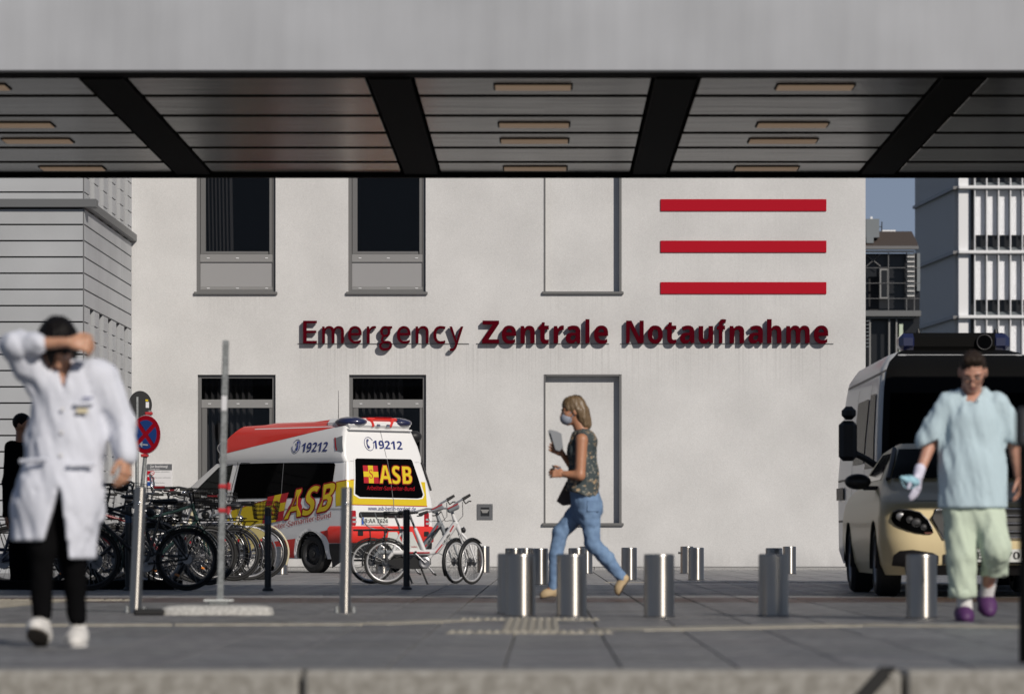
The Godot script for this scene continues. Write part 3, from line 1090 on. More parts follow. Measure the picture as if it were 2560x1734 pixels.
func build_far_buildings() -> void:
	# tower with blinds
	var d := 200.0
	var b := thing("office_tower", "tall office tower with white blinds and a blue ribbed side wall", "building")
	var s := F / d
	var X0 := (2175.0 - CX) / s
	var X1 := X0 + 14.0
	var depth := 12.0
	var storey := 146.8 / s
	var top0 := EYE + (HY - 425.6) / s
	var side := MB.new()
	side.box(V(X0 + 7.2, 15, -d - 6.5), V(13.0, 60, 12.0))
	part(b, "wall", side.done(), M.far_dark)
	# ribbed blue side
	var xb := 845.0 / F * (d + depth)
	for k in 34:
		var t := (k + 0.5) / 34.0
		var c := V(lerpf(X0 - 0.0, xb, t), 22, -(d + 0.6 + t * (depth - 0.6)))
		part(b, "side_rib", MB.new().box(c, V(0.28, 44, depth / 34.0 - 0.14)).done(), M.blue_cladding)
	var turn := Basis(Vector3.UP, atan2(xb - X0, depth) * -1.0)
	for st in range(-6, 5):
		var yb := top0 - st * storey
		if yb < 0:
			continue
		part(b, "floor_band", MB.new().box(V((X0 + X1) * 0.5, yb, -d + 0.1), V(X1 - X0, 0.16, 0.6), 0.02).done(), M.white_metal)
		part(b, "side_band", MB.new().box(V((X0 + xb) * 0.5 - 0.04, yb, -(d + depth * 0.5)), V(0.42, 0.16, depth), 0.0, Basis(Vector3.UP, atan2(X0 - xb, depth))).done(), M.steel_grey)
		part(b, "corner_panel", MB.new().box(V(X0 + 0.28, yb + storey * 0.5, -d - 0.1), V(0.5, storey - 0.2, 0.3)).done(), M.white_metal)
		for k in 12:
			var fx := X0 + 0.86 + k * 27.0 / s
			part(b, "fin", MB.new().box(V(fx, yb + storey * 0.5, -d + 0.08), V(0.05, storey - 0.18, 0.32)).done(), M.white_metal)
			if k == 11:
				continue
			var w := 27.0 / s - 0.05
			var bl := MB.new()
			var h0 := yb + storey * 0.27 if st != -1 else yb + storey * 0.9
			var n := 34
			for q in n:
				var sy := h0 + (yb + storey - 0.12 - h0) * (q + 0.5) / n
				if sy - h0 > storey * 0.72:
					break
				bl.box(V(fx + w * 0.5 + 0.025, sy, -d - 0.18), V(w - 0.06, storey * 0.72 / n * 0.8, 0.02), 0.0, Basis(Vector3.RIGHT, -0.5))
			part(b, "blind", bl.done(), M.blind_white)
			part(b, "sloped_sill", MB.new().box(V(fx + w * 0.5 + 0.025, yb + 0.16, -d - 0.05), V(w, 0.03, 0.5), 0.0, Basis(Vector3.RIGHT, 0.5)).done(), M.zinc)
	# glass building with tiled roof
	d = 140.0
	s = F / d
	var g := thing("glass_building", "dark glazed building with brown tiled roof and metal chimney box in the gap", "building")
	var q := func(x: float, y: float) -> Vector3:      # from the enlarged view
		return px((2100.0 + x / 3.278) / 1.1015, (420.0 + y / 3.278) / 1.1015, d)
	var rect := func(parent: Node3D, called: String, x0: float, y0: float, x1: float, y1: float, z: float, th: float, m: Material) -> MeshInstance3D:
		var a: Vector3 = q.call(x0, y0)
		var c: Vector3 = q.call(x1, y1)
		return part(parent, called, MB.new().box(V((a.x + c.x) * 0.5, (a.y + c.y) * 0.5, -d + z - th * 0.5), V(c.x - a.x, a.y - c.y, th)).done(), m)
	rect.call(g, "wall", -120, 690, 668, 2600, -0.6, 6.0, M.far_dark)
	# sloping tiled roof, course by course
	for k in 10:
		var a: Vector3 = q.call(-120, 640 - k * 14.5)
		var c: Vector3 = q.call(645, 640 - (k + 1) * 14.5)
		part(g, "tile_course", MB.new().box(V((a.x + c.x) * 0.5, (a.y + c.y) * 0.5, -d - 0.2 - k * 0.24), V(c.x - a.x, 0.09, 0.36), 0.0, Basis(Vector3.RIGHT, 0.55)).done(), M.roof_tile)
	rect.call(g, "ridge_cap", 355, 486, 640, 497, -2.6, 0.3, M.white_metal)
	rect.call(g, "roof_hatch", 398, 458, 515, 480, -2.7, 0.6, M.white_metal)
	rect.call(g, "gutter", -120, 642, 640, 668, 0.3, 0.4, M.steel_grey)
	rect.call(g, "eaves_band", -120, 676, 610, 690, 0.1, 0.3, M.white_metal)
	rect.call(g, "chimney_box", 222, 408, 332, 560, -0.4, 1.2, M.zinc)
	rect.call(g, "chimney_base", 222, 558, 282, 610, -0.2, 1.0, M.zinc)
	rect.call(g, "flue", 266, 382, 284, 410, -0.8, 0.25, M.white_metal)
	rect.call(g, "aerial_mast", 368, 412, 377, 490, -1.4, 0.06, M.post_black)
	rect.call(g, "aerial_arm", 338, 452, 370, 458, -1.4, 0.06, M.post_black)
	for y in [816, 942, 1068]:
		rect.call(g, "transom", -120, y - 2, 660, y + 2, 0.02, 0.12, M.steel_grey)
	for x in [400, 548, 612]:
		rect.call(g, "mullion", x - 3, 692, x + 3, 1170, 0.0, 0.1, M.steel_grey)
	var wn = rect.call(g, "window", 328, 822, 402, 1066, -0.02, 0.08, M.frame_light)
	rect.call(wn, "pane", 342, 836, 390, 1054, 0.0, 0.04, M.far_dark)
	rect.call(g, "door", 246, 880, 332, 1160, -0.5, 0.06, M.cladding_dark)
	for k in 9:
		rect.call(g, "louvre", 552, 708 + k * 40, 610, 714 + k * 40, 0.12, 0.25, M.zinc)
		rect.call(g, "louvre", 552, 722 + k * 40, 610, 732 + k * 40, 0.1, 0.2, M.blue_cladding)
	for a in [[216, 700, 340, 800], [340, 700, 222, 800]]:
		var p0: Vector3 = q.call(a[0], a[1])
		var p1: Vector3 = q.call(a[2], a[3])
		part(g, "cross_brace", MB.new().cyl(p0 + V(0, 0, -0.3), p1 + V(0, 0, -0.3), 0.02, -1, 5).done(), M.steel_grey)
	rect.call(g, "floor_band", -120, 1170, 660, 1216, 0.3, 0.6, M.ledge_grey)
	rect.call(g, "floor_band", -120, 1222, 620, 1232, 0.1, 0.3, M.zinc)
	for x in [248, 406, 466]:
		rect.call(g, "mullion", x - 6, 1236, x + 6, 1900, 0.0, 0.14, M.frame_light)
	for k in 8:
		rect.call(g, "louvre", 214, 1250 + k * 30, 244, 1256 + k * 30, 0.1, 0.2, M.zinc)
	rect.call(g, "green_panel", 490, 1270, 520, 1900, -0.1, 0.1, M.scrub_green)
	rect.call(g, "pier", 642, 690, 668, 1000, -0.4, 0.2, M.zinc)

# ---------- canopy ----------
func build_canopy() -> void:
	var c := thing("canopy", "wide flat entrance canopy with grey fascia and dark polished soffit overhead", "canopy")
	var Y := 4.11
	var z1 := 29.43
	var xw := 14.0
	for k in 3:
		part(c, "fascia_panel", MB.new().box(V(-10.0 + k * 10.0, Y + 0.62, -z1 - 0.06), V(9.996, 1.24, 0.12), 0.006).done(), M.fascia_metal)
	part(c, "drip_edge", MB.new().box(V(0, Y + 0.03, -z1 - 0.3), V(xw * 2, 0.05, 0.36)).done(), M.black_metal)
	part(c, "roof_slab", MB.new().box(V(0, Y + 0.16, -33.6), V(xw * 2, 0.12, 8.3)).done(), M.black_metal)
	part(c, "back_edge", MB.new().box(V(0, Y + 0.04, -37.8), V(xw * 2, 0.14, 0.1)).done(), M.black_metal)
	var rows := [29.86, 31.14, 32.59, 33.97, 35.25, 36.59, 37.74]
	var pitch := 2.24
	for i in range(-6, 7):
		var x := 0.86 + i * pitch      # left edge of a rib
		if absf(x) > 13:
			continue
		part(c, "rib", MB.new().box(V(x + 0.165, Y + 0.04, -33.8), V(0.335, 0.1, 7.8), 0.01).done(), M.black_metal)
		for r in 6:
			var x0 := x + 0.36
			var x1 := x + pitch - 0.03
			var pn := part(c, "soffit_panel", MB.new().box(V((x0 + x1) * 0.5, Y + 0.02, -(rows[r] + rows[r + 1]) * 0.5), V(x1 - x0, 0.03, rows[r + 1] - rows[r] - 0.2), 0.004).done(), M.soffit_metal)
			if i in [-3, -1, 0] and r in [0, 2, 3, 5]:
				var lx := (x0 + x1) * 0.5
				var lz: float = -(rows[r] + rows[r + 1]) * 0.5
				part(pn, "lamp_frame", MB.new().box(V(lx, Y + 0.003, lz), V(0.63, 0.010, 0.36)).done(), M.black_metal)
				part(pn, "lamp_diffuser", MB.new().box(V(lx, Y - 0.006, lz), V(0.6, 0.012, 0.3), 0.004).done(), M.diffuser)

# ---------- vehicles ----------
# a body made of level slices: half width, near end and far end as functions of height
class Hull:
	var w: Array
	var a: Array
	var b: Array
	var ra: float
	var rb: float
	var arches := []       # [u, y, radius]
	func at(t: Array, x: float) -> float:
		if x <= t[0][0]:
			return t[0][1]
		for i in t.size() - 1:
			if x <= t[i + 1][0]:
				return lerpf(t[i][1], t[i + 1][1], (x - t[i][0]) / (t[i + 1][0] - t[i][0]))
		return t[-1][1]
	func _init(w_: Array, a_: Array, b_: Array, ra_: float, rb_: float) -> void:
		w = w_; a = a_; b = b_; ra = ra_; rb = rb_
	func slice(y: float, zs: Array) -> PackedVector3Array:
		var hw := at(w, y)
		var za := at(a, y)
		var zb := at(b, y)
		var r1 := minf(ra, minf(hw * 0.6, (zb - za) * 0.3))
		var r2 := minf(rb, minf(hw * 0.6, (zb - za) * 0.3))
		var out := PackedVector3Array()
		for i in 7:      # near right corner to near left corner is seen from above
			var t := PI * 0.5 * i / 6.0
			out.append(Vector3(-(hw - r1) - r1 * sin(t), y, -(za + r1 - r1 * cos(t))))
		for z in zs:
			var u := clampf(z, za + r1, zb - r2)
			out.append(Vector3(-hw + inset(u, y), y, -u))
		for i in 7:
			var t := PI * 0.5 * i / 6.0
			out.append(Vector3(-(hw - r2) - r2 * cos(t), y, -(zb - r2 + r2 * sin(t))))
		var n := out.size()
		for i in n:
			var p := out[n - 1 - i]
			out.append(Vector3(-p.x, p.y, p.z))
		return out
	func inset(u: float, y: float) -> float:
		for c in arches:
			if (u - c[0]) * (u - c[0]) + (y - c[1]) * (y - c[1]) < c[2] * c[2] - 0.0005:
				return 0.3
		return 0.0
	func mesh(levels: Array, step := 0.3) -> ArrayMesh:
		var ys := levels.duplicate()
		var zs := []
		var z := 0.2
		while z < at(b, levels[0]):
			zs.append(z)
			z += step
		for c in arches:
			for k in 15:
				var t := PI * k / 14.0
				zs.append(c[0] + c[2] * cos(t))
				if c[1] + c[2] * sin(t) > levels[0]:
					ys.append(c[1] + c[2] * sin(t))
		zs.sort()
		ys.sort()
		var rings := []
		for i in ys.size():
			if i == 0 or ys[i] - ys[i - 1] > 0.0015:
				rings.append(slice(ys[i], zs))
		return MB.new().loft(rings, true).done()
	func side(p: Vector2, off: float) -> Vector3:      # (u, y) on the side at negative x
		return Vector3(-at(w, p.y) - off, p.y, -p.x)
	func other_side(p: Vector2, off: float) -> Vector3:
		return Vector3(at(w, p.y) + off, p.y, -p.x)
	func near(p: Vector2, off: float) -> Vector3:
		var hw := at(w, p.y)
		var e := maxf(absf(p.x) - (hw - ra), 0.0)
		var back := ra - sqrt(maxf(ra * ra - e * e, 0.0))
		var dz := at(a, p.y + 0.03) - at(a, p.y - 0.03)
		var up := clampf(dz / 0.06, 0.0, 3.0)
		var nn := Vector2(1.0, up).normalized()
		return Vector3(p.x, p.y + nn.y * off, -at(a, p.y) - back + nn.x * off)

func wheel(parent: Node3D, c: Vector3, r: float, wide: float, rim_r: float, rim_m: Material, out := -1.0) -> void:
	var xf := Transform3D(Basis(Vector3.BACK, PI * 0.5 if out < 0 else -PI * 0.5), c)
	var h := wide * 0.5
	var liner := []
	for x in [c.x + out * (h + 0.02), c.x - out * (h + 0.05)]:
		var rg := PackedVector3Array()
		for k in 19:
			var t := PI * (k - 1) / 16.0
			rg.append(V(x, c.y + sin(t) * (r + 0.045), c.z + cos(t) * (r + 0.045)))
		liner.append(rg)
	var arch := MB.new().loft(liner, false, false)
	arch.cap(liner[1], true)
	part(parent, "wheel_arch", arch.done(), M.rubber)
	var ty := part(parent, "wheel", MB.new().lathe([Vector2(rim_r, -h), Vector2(r - 0.03, -h), Vector2(r, -h + 0.035), Vector2(r, h - 0.035), Vector2(r - 0.03, h), Vector2(rim_r + 0.012, h + 0.004), Vector2(rim_r, h - 0.006)], 40, xf).done(), M.rubber)
	part(ty, "rim", MB.new().lathe([Vector2(rim_r, h - 0.006), Vector2(rim_r - 0.02, h - 0.02), Vector2(rim_r - 0.035, h - 0.06), Vector2(rim_r * 0.62, h - 0.045), Vector2(rim_r * 0.5, h - 0.02), Vector2(0.001, h - 0.018)], 32, xf).done(), rim_m)
	var hole := MB.new()
	for k in 14:
		var t := TAU * k / 14.0
		hole.lathe([Vector2(0.016, h - 0.048), Vector2(0.016, h - 0.039), Vector2(0.001, h - 0.0385)], 8, xf * Transform3D(Basis.IDENTITY, V(cos(t) * rim_r * 0.74, 0, sin(t) * rim_r * 0.74)))
	part(ty, "vent_hole", hole.done(), M.rubber)
	part(ty, "hub_cap", MB.new().lathe([Vector2(rim_r * 0.3, h - 0.02), Vector2(rim_r * 0.28, h), Vector2(0.001, h + 0.004)], 16, xf).done(), M.black_plastic)

# lettering laid on a skin: a, b, top are the baseline's ends and the top of the first letter, in the skin's own two coordinates
func decal(mb: MB, txt: String, bold: bool, a: Vector2, b: Vector2, top: Vector2, skin: Callable, off: float, shift := Vector2.ZERO, fam := "Droid Sans") -> MB:
	var tm := letters(txt, 1.0, bold, 0.01, fam)
	tm.vertical_alignment = VERTICAL_ALIGNMENT_BOTTOM
	var e := letters("E", 1.0, bold, 0.01, fam)
	e.vertical_alignment = VERTICAL_ALIGNMENT_BOTTOM
	var bx := bounds(tm)
	var base := bounds(e).position.y
	var e1 := (b - a) / bx.size.x
	var e2 := top - a
	return mb.text(tm, func(v): return skin.call(a + shift + e1 * (v.x - bx.position.x) + e2 * (v.y - base), off))
func poly_at(pts: Array, conv: Callable) -> PackedVector2Array:
	var out := PackedVector2Array()
	for p in pts:
		out.append(conv.call(p[0], p[1]))
	return out
func skin_part(parent: Node3D, called: String, pts: PackedVector2Array, skin: Callable, off: float, m: Material, step := 0.08) -> MeshInstance3D:
	var lo := 99.0
	var hi := -99.0
	for p in pts:
		lo = minf(lo, p.y)
		hi = maxf(hi, p.y)
	return part(parent, called, MB.new().patch(pts, skin, step, lo - 0.001, hi + 0.001, off).done(), m)

func build_ambulance() -> void:
	var ang := deg_to_rad(43.0)
	var o := V(-2.414, 0, -60.11)
	var v := thing("ambulance", "white and red rescue ambulance with yellow lettering parked obliquely at the wall", "ambulance", o, ang)
	var ca := cos(ang)
	var sa := sin(ang)
	var lean := [[0.2, 0.02], [0.5, 0.0], [1.0, 0.0], [1.2, 0.03], [1.5, 0.09], [1.8, 0.17], [2.1, 0.255], [2.4, 0.34]]
	var hw := [[0.2, 0.84], [0.34, 0.885], [0.6, 0.90], [1.1, 0.90], [1.2, 0.888], [1.45, 0.845], [1.75, 0.785]]
	var far := [[0.2, 4.85], [0.5, 4.95], [0.8, 4.92], [0.98, 4.75], [1.12, 4.5], [1.36, 4.12], [1.75, 3.5]]
	var H := Hull.new(hw, lean, far, 0.07, 0.14)
	H.arches = [[0.9, 0.30, 0.36], [3.9, 0.30, 0.36]]
	var rhw := [[1.74, 0.80], [1.82, 0.815], [2.0, 0.785], [2.2, 0.715], [2.3, 0.655], [2.36, 0.56], [2.39, 0.42]]
	var rfar := [[1.74, 3.5], [1.84, 3.52], [2.0, 3.34], [2.2, 3.05], [2.3, 2.85], [2.39, 2.5]]
	var R := Hull.new(rhw, lean, rfar, 0.07, 0.3)
	part(v, "body", H.mesh([0.22, 0.3, 0.4, 0.5, 0.6, 0.7, 0.8, 0.9, 1.0, 1.1, 1.2, 1.35, 1.5, 1.65, 1.75]), M.paint_white)
	part(v, "roof", R.mesh([1.74, 1.78, 1.82, 1.9, 2.0, 2.1, 2.2, 2.3]), M.paint_white)
	part(v, "roof_top", R.mesh([2.301, 2.33, 2.36, 2.39]), M.paint_orange)
	var sk := func(p, off): return H.side(p, off) if p.y < 1.75 else R.side(p, off)
	var nr := func(p, off): return H.near(p, off) if p.y < 1.75 else R.near(p, off)
	# from the enlarged view to the side's (u, y) and the rear's (x, y)
	var S := func(cx, cy) -> Vector2:
		var x: float = (440.0 + cx / 2.811) / 1.1015
		var y: float = (1000.0 + cy / 2.811) / 1.1015
		var u := 1.0
		var h := 1.0
		for k in 6:
			var w: float = H.at(hw, h) if h < 1.75 else R.at(rhw, h)
			var d := 60.11 + 0.0 - w * sa + u * ca
			h = EYE - (y - HY) * d / F
			# X = o.x - w*ca - u*sa = (x-CX)*d/F
			u = (o.x - w * ca - (x - CX) * d / F) / sa
		return Vector2(u, h)
	var N := func(cx, cy) -> Vector2:
		var x: float = (440.0 + cx / 2.811) / 1.1015
		var y: float = (1000.0 + cy / 2.811) / 1.1015
		var q := 0.0
		var h := 1.0
		for k in 6:
			var za: float = H.at(lean, h)
			var d := 60.11 + q * sa + za * ca
			h = EYE - (y - HY) * d / F
			q = ((x - CX) * d / F - o.x + za * sa) / ca
		return Vector2(q, h)
	# paint
	skin_part(v, "red_roof_side", poly_at([[355, 372], [1150, 181], [1185, 150], [1140, 130], [900, 158], [480, 185], [360, 275]], S), R.side, 0.004, M.paint_orange, 0.04)
	skin_part(v, "yellow_field", poly_at([[395, 772], [638, 702], [632, 880], [330, 900]], S), sk, 0.004, M.decal_yellow)
	skin_part(v, "yellow_field", poly_at([[1126, 575], [1198, 562], [1198, 732], [1124, 745]], S), sk, 0.004, M.decal_yellow)
	var ym := func(x, y): return N.call(x, y)
	skin_part(v, "yellow_field", poly_at([[1202, 560], [1748, 575], [1762, 745], [1202, 732]], N), nr, 0.004, M.decal_yellow)
	skin_part(v, "red_line", poly_at([[1202, 730], [1764, 743], [1764, 748], [1202, 735]], N), nr, 0.006, M.decal_red)
	skin_part(v, "red_line", poly_at([[1202, 558], [1252, 555], [1252, 560], [1202, 563]], N), nr, 0.006, M.decal_red)
	skin_part(v, "red_line", poly_at([[1124, 571], [1198, 557], [1198, 563], [1124, 577]], S), sk, 0.006, M.decal_red)
	skin_part(v, "red_line", poly_at([[395, 768], [638, 698], [638, 703], [395, 774]], S), sk, 0.006, M.decal_red)
	skin_part(v, "rear_quarter_red", poly_at([[1012, 922], [1198, 888], [1198, 1004], [1076, 1004], [1055, 960]], S), sk, 0.004, M.paint_orange)
	skin_part(v, "sill_red", poly_at([[560, 1010], [838, 972], [832, 1108], [560, 1092]], S), sk, 0.004, M.paint_orange)
	part(v, "rear_bumper", MB.new().loft([
		bumper_ring(H, 0.47, 0.0), bumper_ring(H, 0.49, 0.035), bumper_ring(H, 0.70, 0.04), bumper_ring(H, 0.735, 0.0)], false, false).done(), M.paint_orange)
	part(v, "underbody", MB.new().box(V(0, 0.34, -0.6), V(1.5, 0.3, 1.0)).done(), M.black_plastic)
	skin_part(v, "lower_bumper", PackedVector2Array([Vector2(-0.86, 0.24), Vector2(0.86, 0.24), Vector2(0.86, 0.47), Vector2(-0.86, 0.47)]), nr, 0.012, M.black_plastic)
	skin_part(v, "mud_flap", poly_at([[1075, 1008], [1190, 1006], [1185, 1120], [1098, 1180]], S), sk, 0.006, M.black_plastic)
	# glass
	var sg := skin_part(v, "side_window", poly_at([[458, 440], [1112, 440], [1121, 452], [1092, 670], [1080, 682], [408, 692], [398, 680], [448, 448]], S), sk, 0.008, M.tinted_glass)
	skin_part(sg, "divider", poly_at([[757, 440], [761, 440], [743, 688], [739, 688]], S), sk, 0.010, M.seam)
	skin_part(v, "door_window", poly_at([[300, 472], [402, 452], [352, 690], [122, 656], [150, 622]], S), sk, 0.006, M.cab_glass)
	skin_part(v, "window_surround", poly_at([[1246, 410], [1256, 400], [1655, 408], [1668, 420], [1744, 665], [1732, 692], [1700, 698], [1285, 690], [1246, 665]], N), nr, 0.006, M.paint_white)
	skin_part(v, "rear_window", poly_at([[1256, 418], [1266, 409], [1645, 415], [1656, 424], [1734, 664], [1724, 684], [1695, 690], [1290, 680], [1255, 658]], N), nr, 0.009, M.tinted_glass)
	# seams
	skin_part(v, "door_seam", poly_at([[1430, 205], [1433, 205], [1478, 402], [1475, 402]], N), nr, 0.005, M.seam)
	skin_part(v, "door_seam", poly_at([[1523, 690], [1527, 690], [1530, 780], [1526, 780]], N), nr, 0.008, M.seam)
	skin_part(v, "door_seam", poly_at([[1478, 412], [1481, 412], [1522, 690], [1519, 690]], N), nr, 0.011, M.seam)
	skin_part(v, "corner_seam", poly_at([[1192, 430], [1195, 430], [1190, 600], [1187, 600]], S), sk, 0.004, M.seam)
	skin_part(v, "slide_rail", poly_at([[640, 764], [1185, 760], [1185, 765], [640, 769]], S), sk, 0.006, M.seam)
	skin_part(v, "door_seam", poly_at([[431, 435], [435, 435], [372, 720], [368, 720]], S), sk, 0.005, M.seam)
	# badge, letters
	for face in [[S, sk, Vector2(762, 838), Vector2(1084, 770), Vector2(806, 645), "side"], [N, nr, Vector2(1428, 583), Vector2(1655, 589), Vector2(1420, 462), "rear"]]:
		var conv: Callable = face[0]
		var skin: Callable = face[1]
		var a: Vector2 = conv.call(face[2].x, face[2].y)
		var b: Vector2 = conv.call(face[3].x, face[3].y)
		var t: Vector2 = conv.call(face[4].x, face[4].y)
		var cap := (t - a).length()
		var lift := 0.012
		var red := MB.new()
		for k in 10:
			decal(red, "ASB", true, a, b, t, skin, lift, Vector2(cos(TAU * k / 10), sin(TAU * k / 10)) * cap * 0.055)
		part(v, "letter_outline", red.done(), M.decal_red)
		part(v, "lettering", decal(MB.new(), "ASB", true, a, b, t, skin, lift + 0.003).done(), M.decal_yellow)
		var e1 := (b - a) / 1.85
		var e2 := t - a
		var g := func(x, y) -> Vector2: return a + e1 * x + e2 * y
		var sq := skin_part(v, "badge", poly_at([[-0.9, -0.02], [-0.06, -0.02], [-0.06, 1.0], [-0.9, 1.0]], g), skin, lift, M.decal_red)
		skin_part(sq, "cross", poly_at([[-0.62, -0.02], [-0.34, -0.02], [-0.34, 0.34], [-0.06, 0.34], [-0.06, 0.65], [-0.34, 0.65], [-0.34, 1.0], [-0.62, 1.0], [-0.62, 0.65], [-0.9, 0.65], [-0.9, 0.34], [-0.62, 0.34]], g), skin, lift + 0.002, M.decal_yellow)
		part(sq, "letter", decal(MB.new(), "S", false, g.call(-0.58, 0.26), g.call(-0.38, 0.26), g.call(-0.58, 0.76), skin, lift + 0.004, Vector2.ZERO, "Droid Serif").done(), M.decal_red)
	part(v, "lettering", decal(MB.new(), "Arbeiter-Samariter-Bund", false, N.call(1336, 630), N.call(1670, 637), N.call(1338, 602), nr, 0.013).done(), M.lamp_red)
	part(v, "lettering", decal(MB.new(), "Arbeiter-Samariter-Bund", false, S.call(616, 925), S.call(1088, 822), S.call(618, 888), sk, 0.010).done(), M.decal_red)
	part(v, "lettering", decal(MB.new(), "19212", true, S.call(880, 364), S.call(1062, 358), S.call(892, 300), sk, 0.008).done(), M.decal_blue)
	part(v, "lettering", decal(MB.new(), "19212", true, N.call(1384, 340), N.call(1590, 347), N.call(1378, 283), nr, 0.008).done(), M.decal_blue)
	part(v, "lettering", decal(MB.new(), "www.asb-berlin-nordost.de", false, N.call(1348, 773), N.call(1682, 777), N.call(1348, 746), nr, 0.008).done(), M.decal_blue)
	for ph in [[S, sk, 846, 322], [N, nr, 1354, 307]]:      # telephone receiver in a ring
		var conv: Callable = ph[0]
		var skin: Callable = ph[1]
		var c: Vector2 = conv.call(ph[2], ph[3])
		var ic := MB.new()
		var ringp := []
		for k in 25:
			ringp.append(skin.call(c + Vector2(cos(TAU * k / 24) * 0.095, sin(TAU * k / 24) * 0.105) * (1.0), 0.008))
		for k in 24:
			if k % 24 > 1:
				ic.cyl(ringp[k], ringp[k + 1], 0.004, -1, 5)
		var hs := []
		for k in 7:
			hs.append(skin.call(c + Vector2(-0.012 - 0.03 * cos(PI * (k - 3) / 6.0), (k - 3) * 0.022), 0.008))
		ic.tube(hs, [0.018, 0.019, 0.011, 0.010, 0.011, 0.019, 0.018], 6)
		part(v, "telephone_symbol", ic.done(), M.decal_blue)
	# lamps
	for q in [[1224, 1266, 772, 884], [1741, 1779, 788, 896]]:
		var a: Vector2 = N.call(q[0], q[3])
		var b: Vector2 = N.call(q[1], q[2])
		var tl := part(v, "tail_light", MB.new().box(V((a.x + b.x) * 0.5, (a.y + b.y) * 0.5, -0.03), V(b.x - a.x, b.y - a.y, 0.09), 0.02).done(), M.lamp_red)
		for k in 2:
			part(tl, "clear_lens", MB.new().box(V((a.x + b.x) * 0.5 + 0.012, a.y + (b.y - a.y) * (0.27 + 0.26 * k), 0.013), V((b.x - a.x) * 0.7, 0.035, 0.01), 0.004).done(), M.lamp_clear)
	for q in [[1265, 1302, 916, 952], [1730, 1764, 922, 956]]:
		var a: Vector2 = N.call(q[0], q[3])
		var b: Vector2 = N.call(q[1], q[2])
		part(v, "reflector", MB.new().box(V((a.x + b.x) * 0.5, (a.y + b.y) * 0.5, 0.042), V(b.x - a.x, b.y - a.y, 0.02), 0.012).done(), M.black_plastic)
	skin_part(v, "tank_flap", poly_at([[1066, 906], [1100, 902], [1105, 930], [1096, 944], [1068, 940]], S), sk, 0.008, M.black_plastic)
	skin_part(v, "door_handle", poly_at([[386, 722], [400, 722], [404, 742], [388, 744]], S), sk, 0.012, M.black_plastic)
	skin_part(v, "marker_lamp", poly_at([[408, 724], [420, 724], [422, 742], [410, 744]], S), sk, 0.012, M.lamp_red)
	skin_part(v, "side_vent", poly_at([[1113, 268], [1172, 248], [1176, 364], [1124, 352]], S), R.side, 0.006, M.bike_grey)
	skin_part(v, "marker_lamp", poly_at([[1116, 262], [1124, 260], [1134, 350], [1126, 353]], S), R.side, 0.012, M.lamp_red)
	# number plate and handle strip
	var pa: Vector2 = N.call(1298, 874)
	var pb: Vector2 = N.call(1487, 822)
	var ha: Vector2 = N.call(1283, 822)
	var hb: Vector2 = N.call(1600, 786)
	part(v, "handle_strip", MB.new().box(V((ha.x + hb.x) * 0.5, (ha.y + hb.y) * 0.5, 0.015), V(hb.x - ha.x, hb.y - ha.y, 0.05), 0.02).done(), M.black_plastic)
	var plate := part(v, "number_plate", MB.new().box(V((pa.x + pb.x) * 0.5, (pa.y + pb.y) * 0.5, 0.012), V(pb.x - pa.x, pb.y - pa.y, 0.015), 0.003).done(), M.plate_white)
	part(plate, "blue_strip", MB.new().box(V(pa.x + 0.022, (pa.y + pb.y) * 0.5, 0.020), V(0.04, pb.y - pa.y - 0.01, 0.004)).done(), M.plate_blue)
	part(plate, "plate_number", decal(MB.new(), "B:AA 7624", true, Vector2(pa.x + 0.06, pa.y + 0.028), Vector2(pb.x - 0.015, pa.y + 0.028), Vector2(pa.x + 0.06, pb.y - 0.028), func(p, off): return V(p.x, p.y, off), 0.022).done(), M.plate_ink)
	# light unit over the rear doors
	var top := part(v, "light_unit", MB.new().box(V(0, 2.335, -0.52), V(1.28, 0.17, 0.62), 0.06).done(), M.paint_white)
	part(top, "red_cowl", MB.new().box(V(0.02, 2.405, -0.50), V(0.62, 0.06, 0.6), 0.03).done(), M.paint_orange)
	for sx in [-1, 1]:
		part(top, "blue_lamp", MB.new().ball(V(0.46 * sx, 2.36, -0.42), V(0.24, 0.09, 0.28), 16).done(), M.blue_lens)
		part(top, "red_cowl", MB.new().box(V(0.2 * sx, 2.35, -0.225), V(0.06, 0.14, 0.06), 0.02, Basis(Vector3.BACK, -0.45 * sx)).done(), M.paint_orange)
		part(top, "work_lamp", MB.new().box(V(0.02 + 0.1 * sx, 2.31, -0.205), V(0.075, 0.045, 0.02), 0.01).done(), M.chrome)
	part(top, "brake_lamp", MB.new().box(V(0.03, 2.437, -0.22), V(0.34, 0.012, 0.04), 0.004).done(), M.lamp_red)
	part(top, "lower_lip", MB.new().box(V(0, 2.245, -0.30), V(1.3, 0.03, 0.14), 0.012).done(), M.paint_white)
	part(v, "front_blue_lamp", MB.new().ball(V(-0.5, 2.22, -2.98), V(0.2, 0.1, 0.22), 14).done(), M.blue_lens)
	part(v, "front_blue_lamp", MB.new().ball(V(-0.66, 2.0, -3.3), V(0.12, 0.12, 0.2), 14).done(), M.blue_lens)
	part(v, "rear_camera_mirror", MB.new().ball(V(0.86, 2.16, -0.42), V(0.13, 0.09, 0.10), 14).done(), M.black_plastic)
	part(v, "drip_rail", MB.new().tube([V(0.70, 2.2, -0.35), V(0.84, 1.7, -0.2), V(0.92, 1.3, -0.1)], 0.02, 6).done(), M.black_plastic)
	part(v, "antenna", MB.new().cyl(V(0.1, 2.38, -1.4), V(0.1, 2.9, -1.4), 0.006, 0.003, 6).cyl(V(0.1, 2.385, -1.4), V(0.1, 2.45, -1.4), 0.03, 0.012, 10).done(), M.black_plastic)
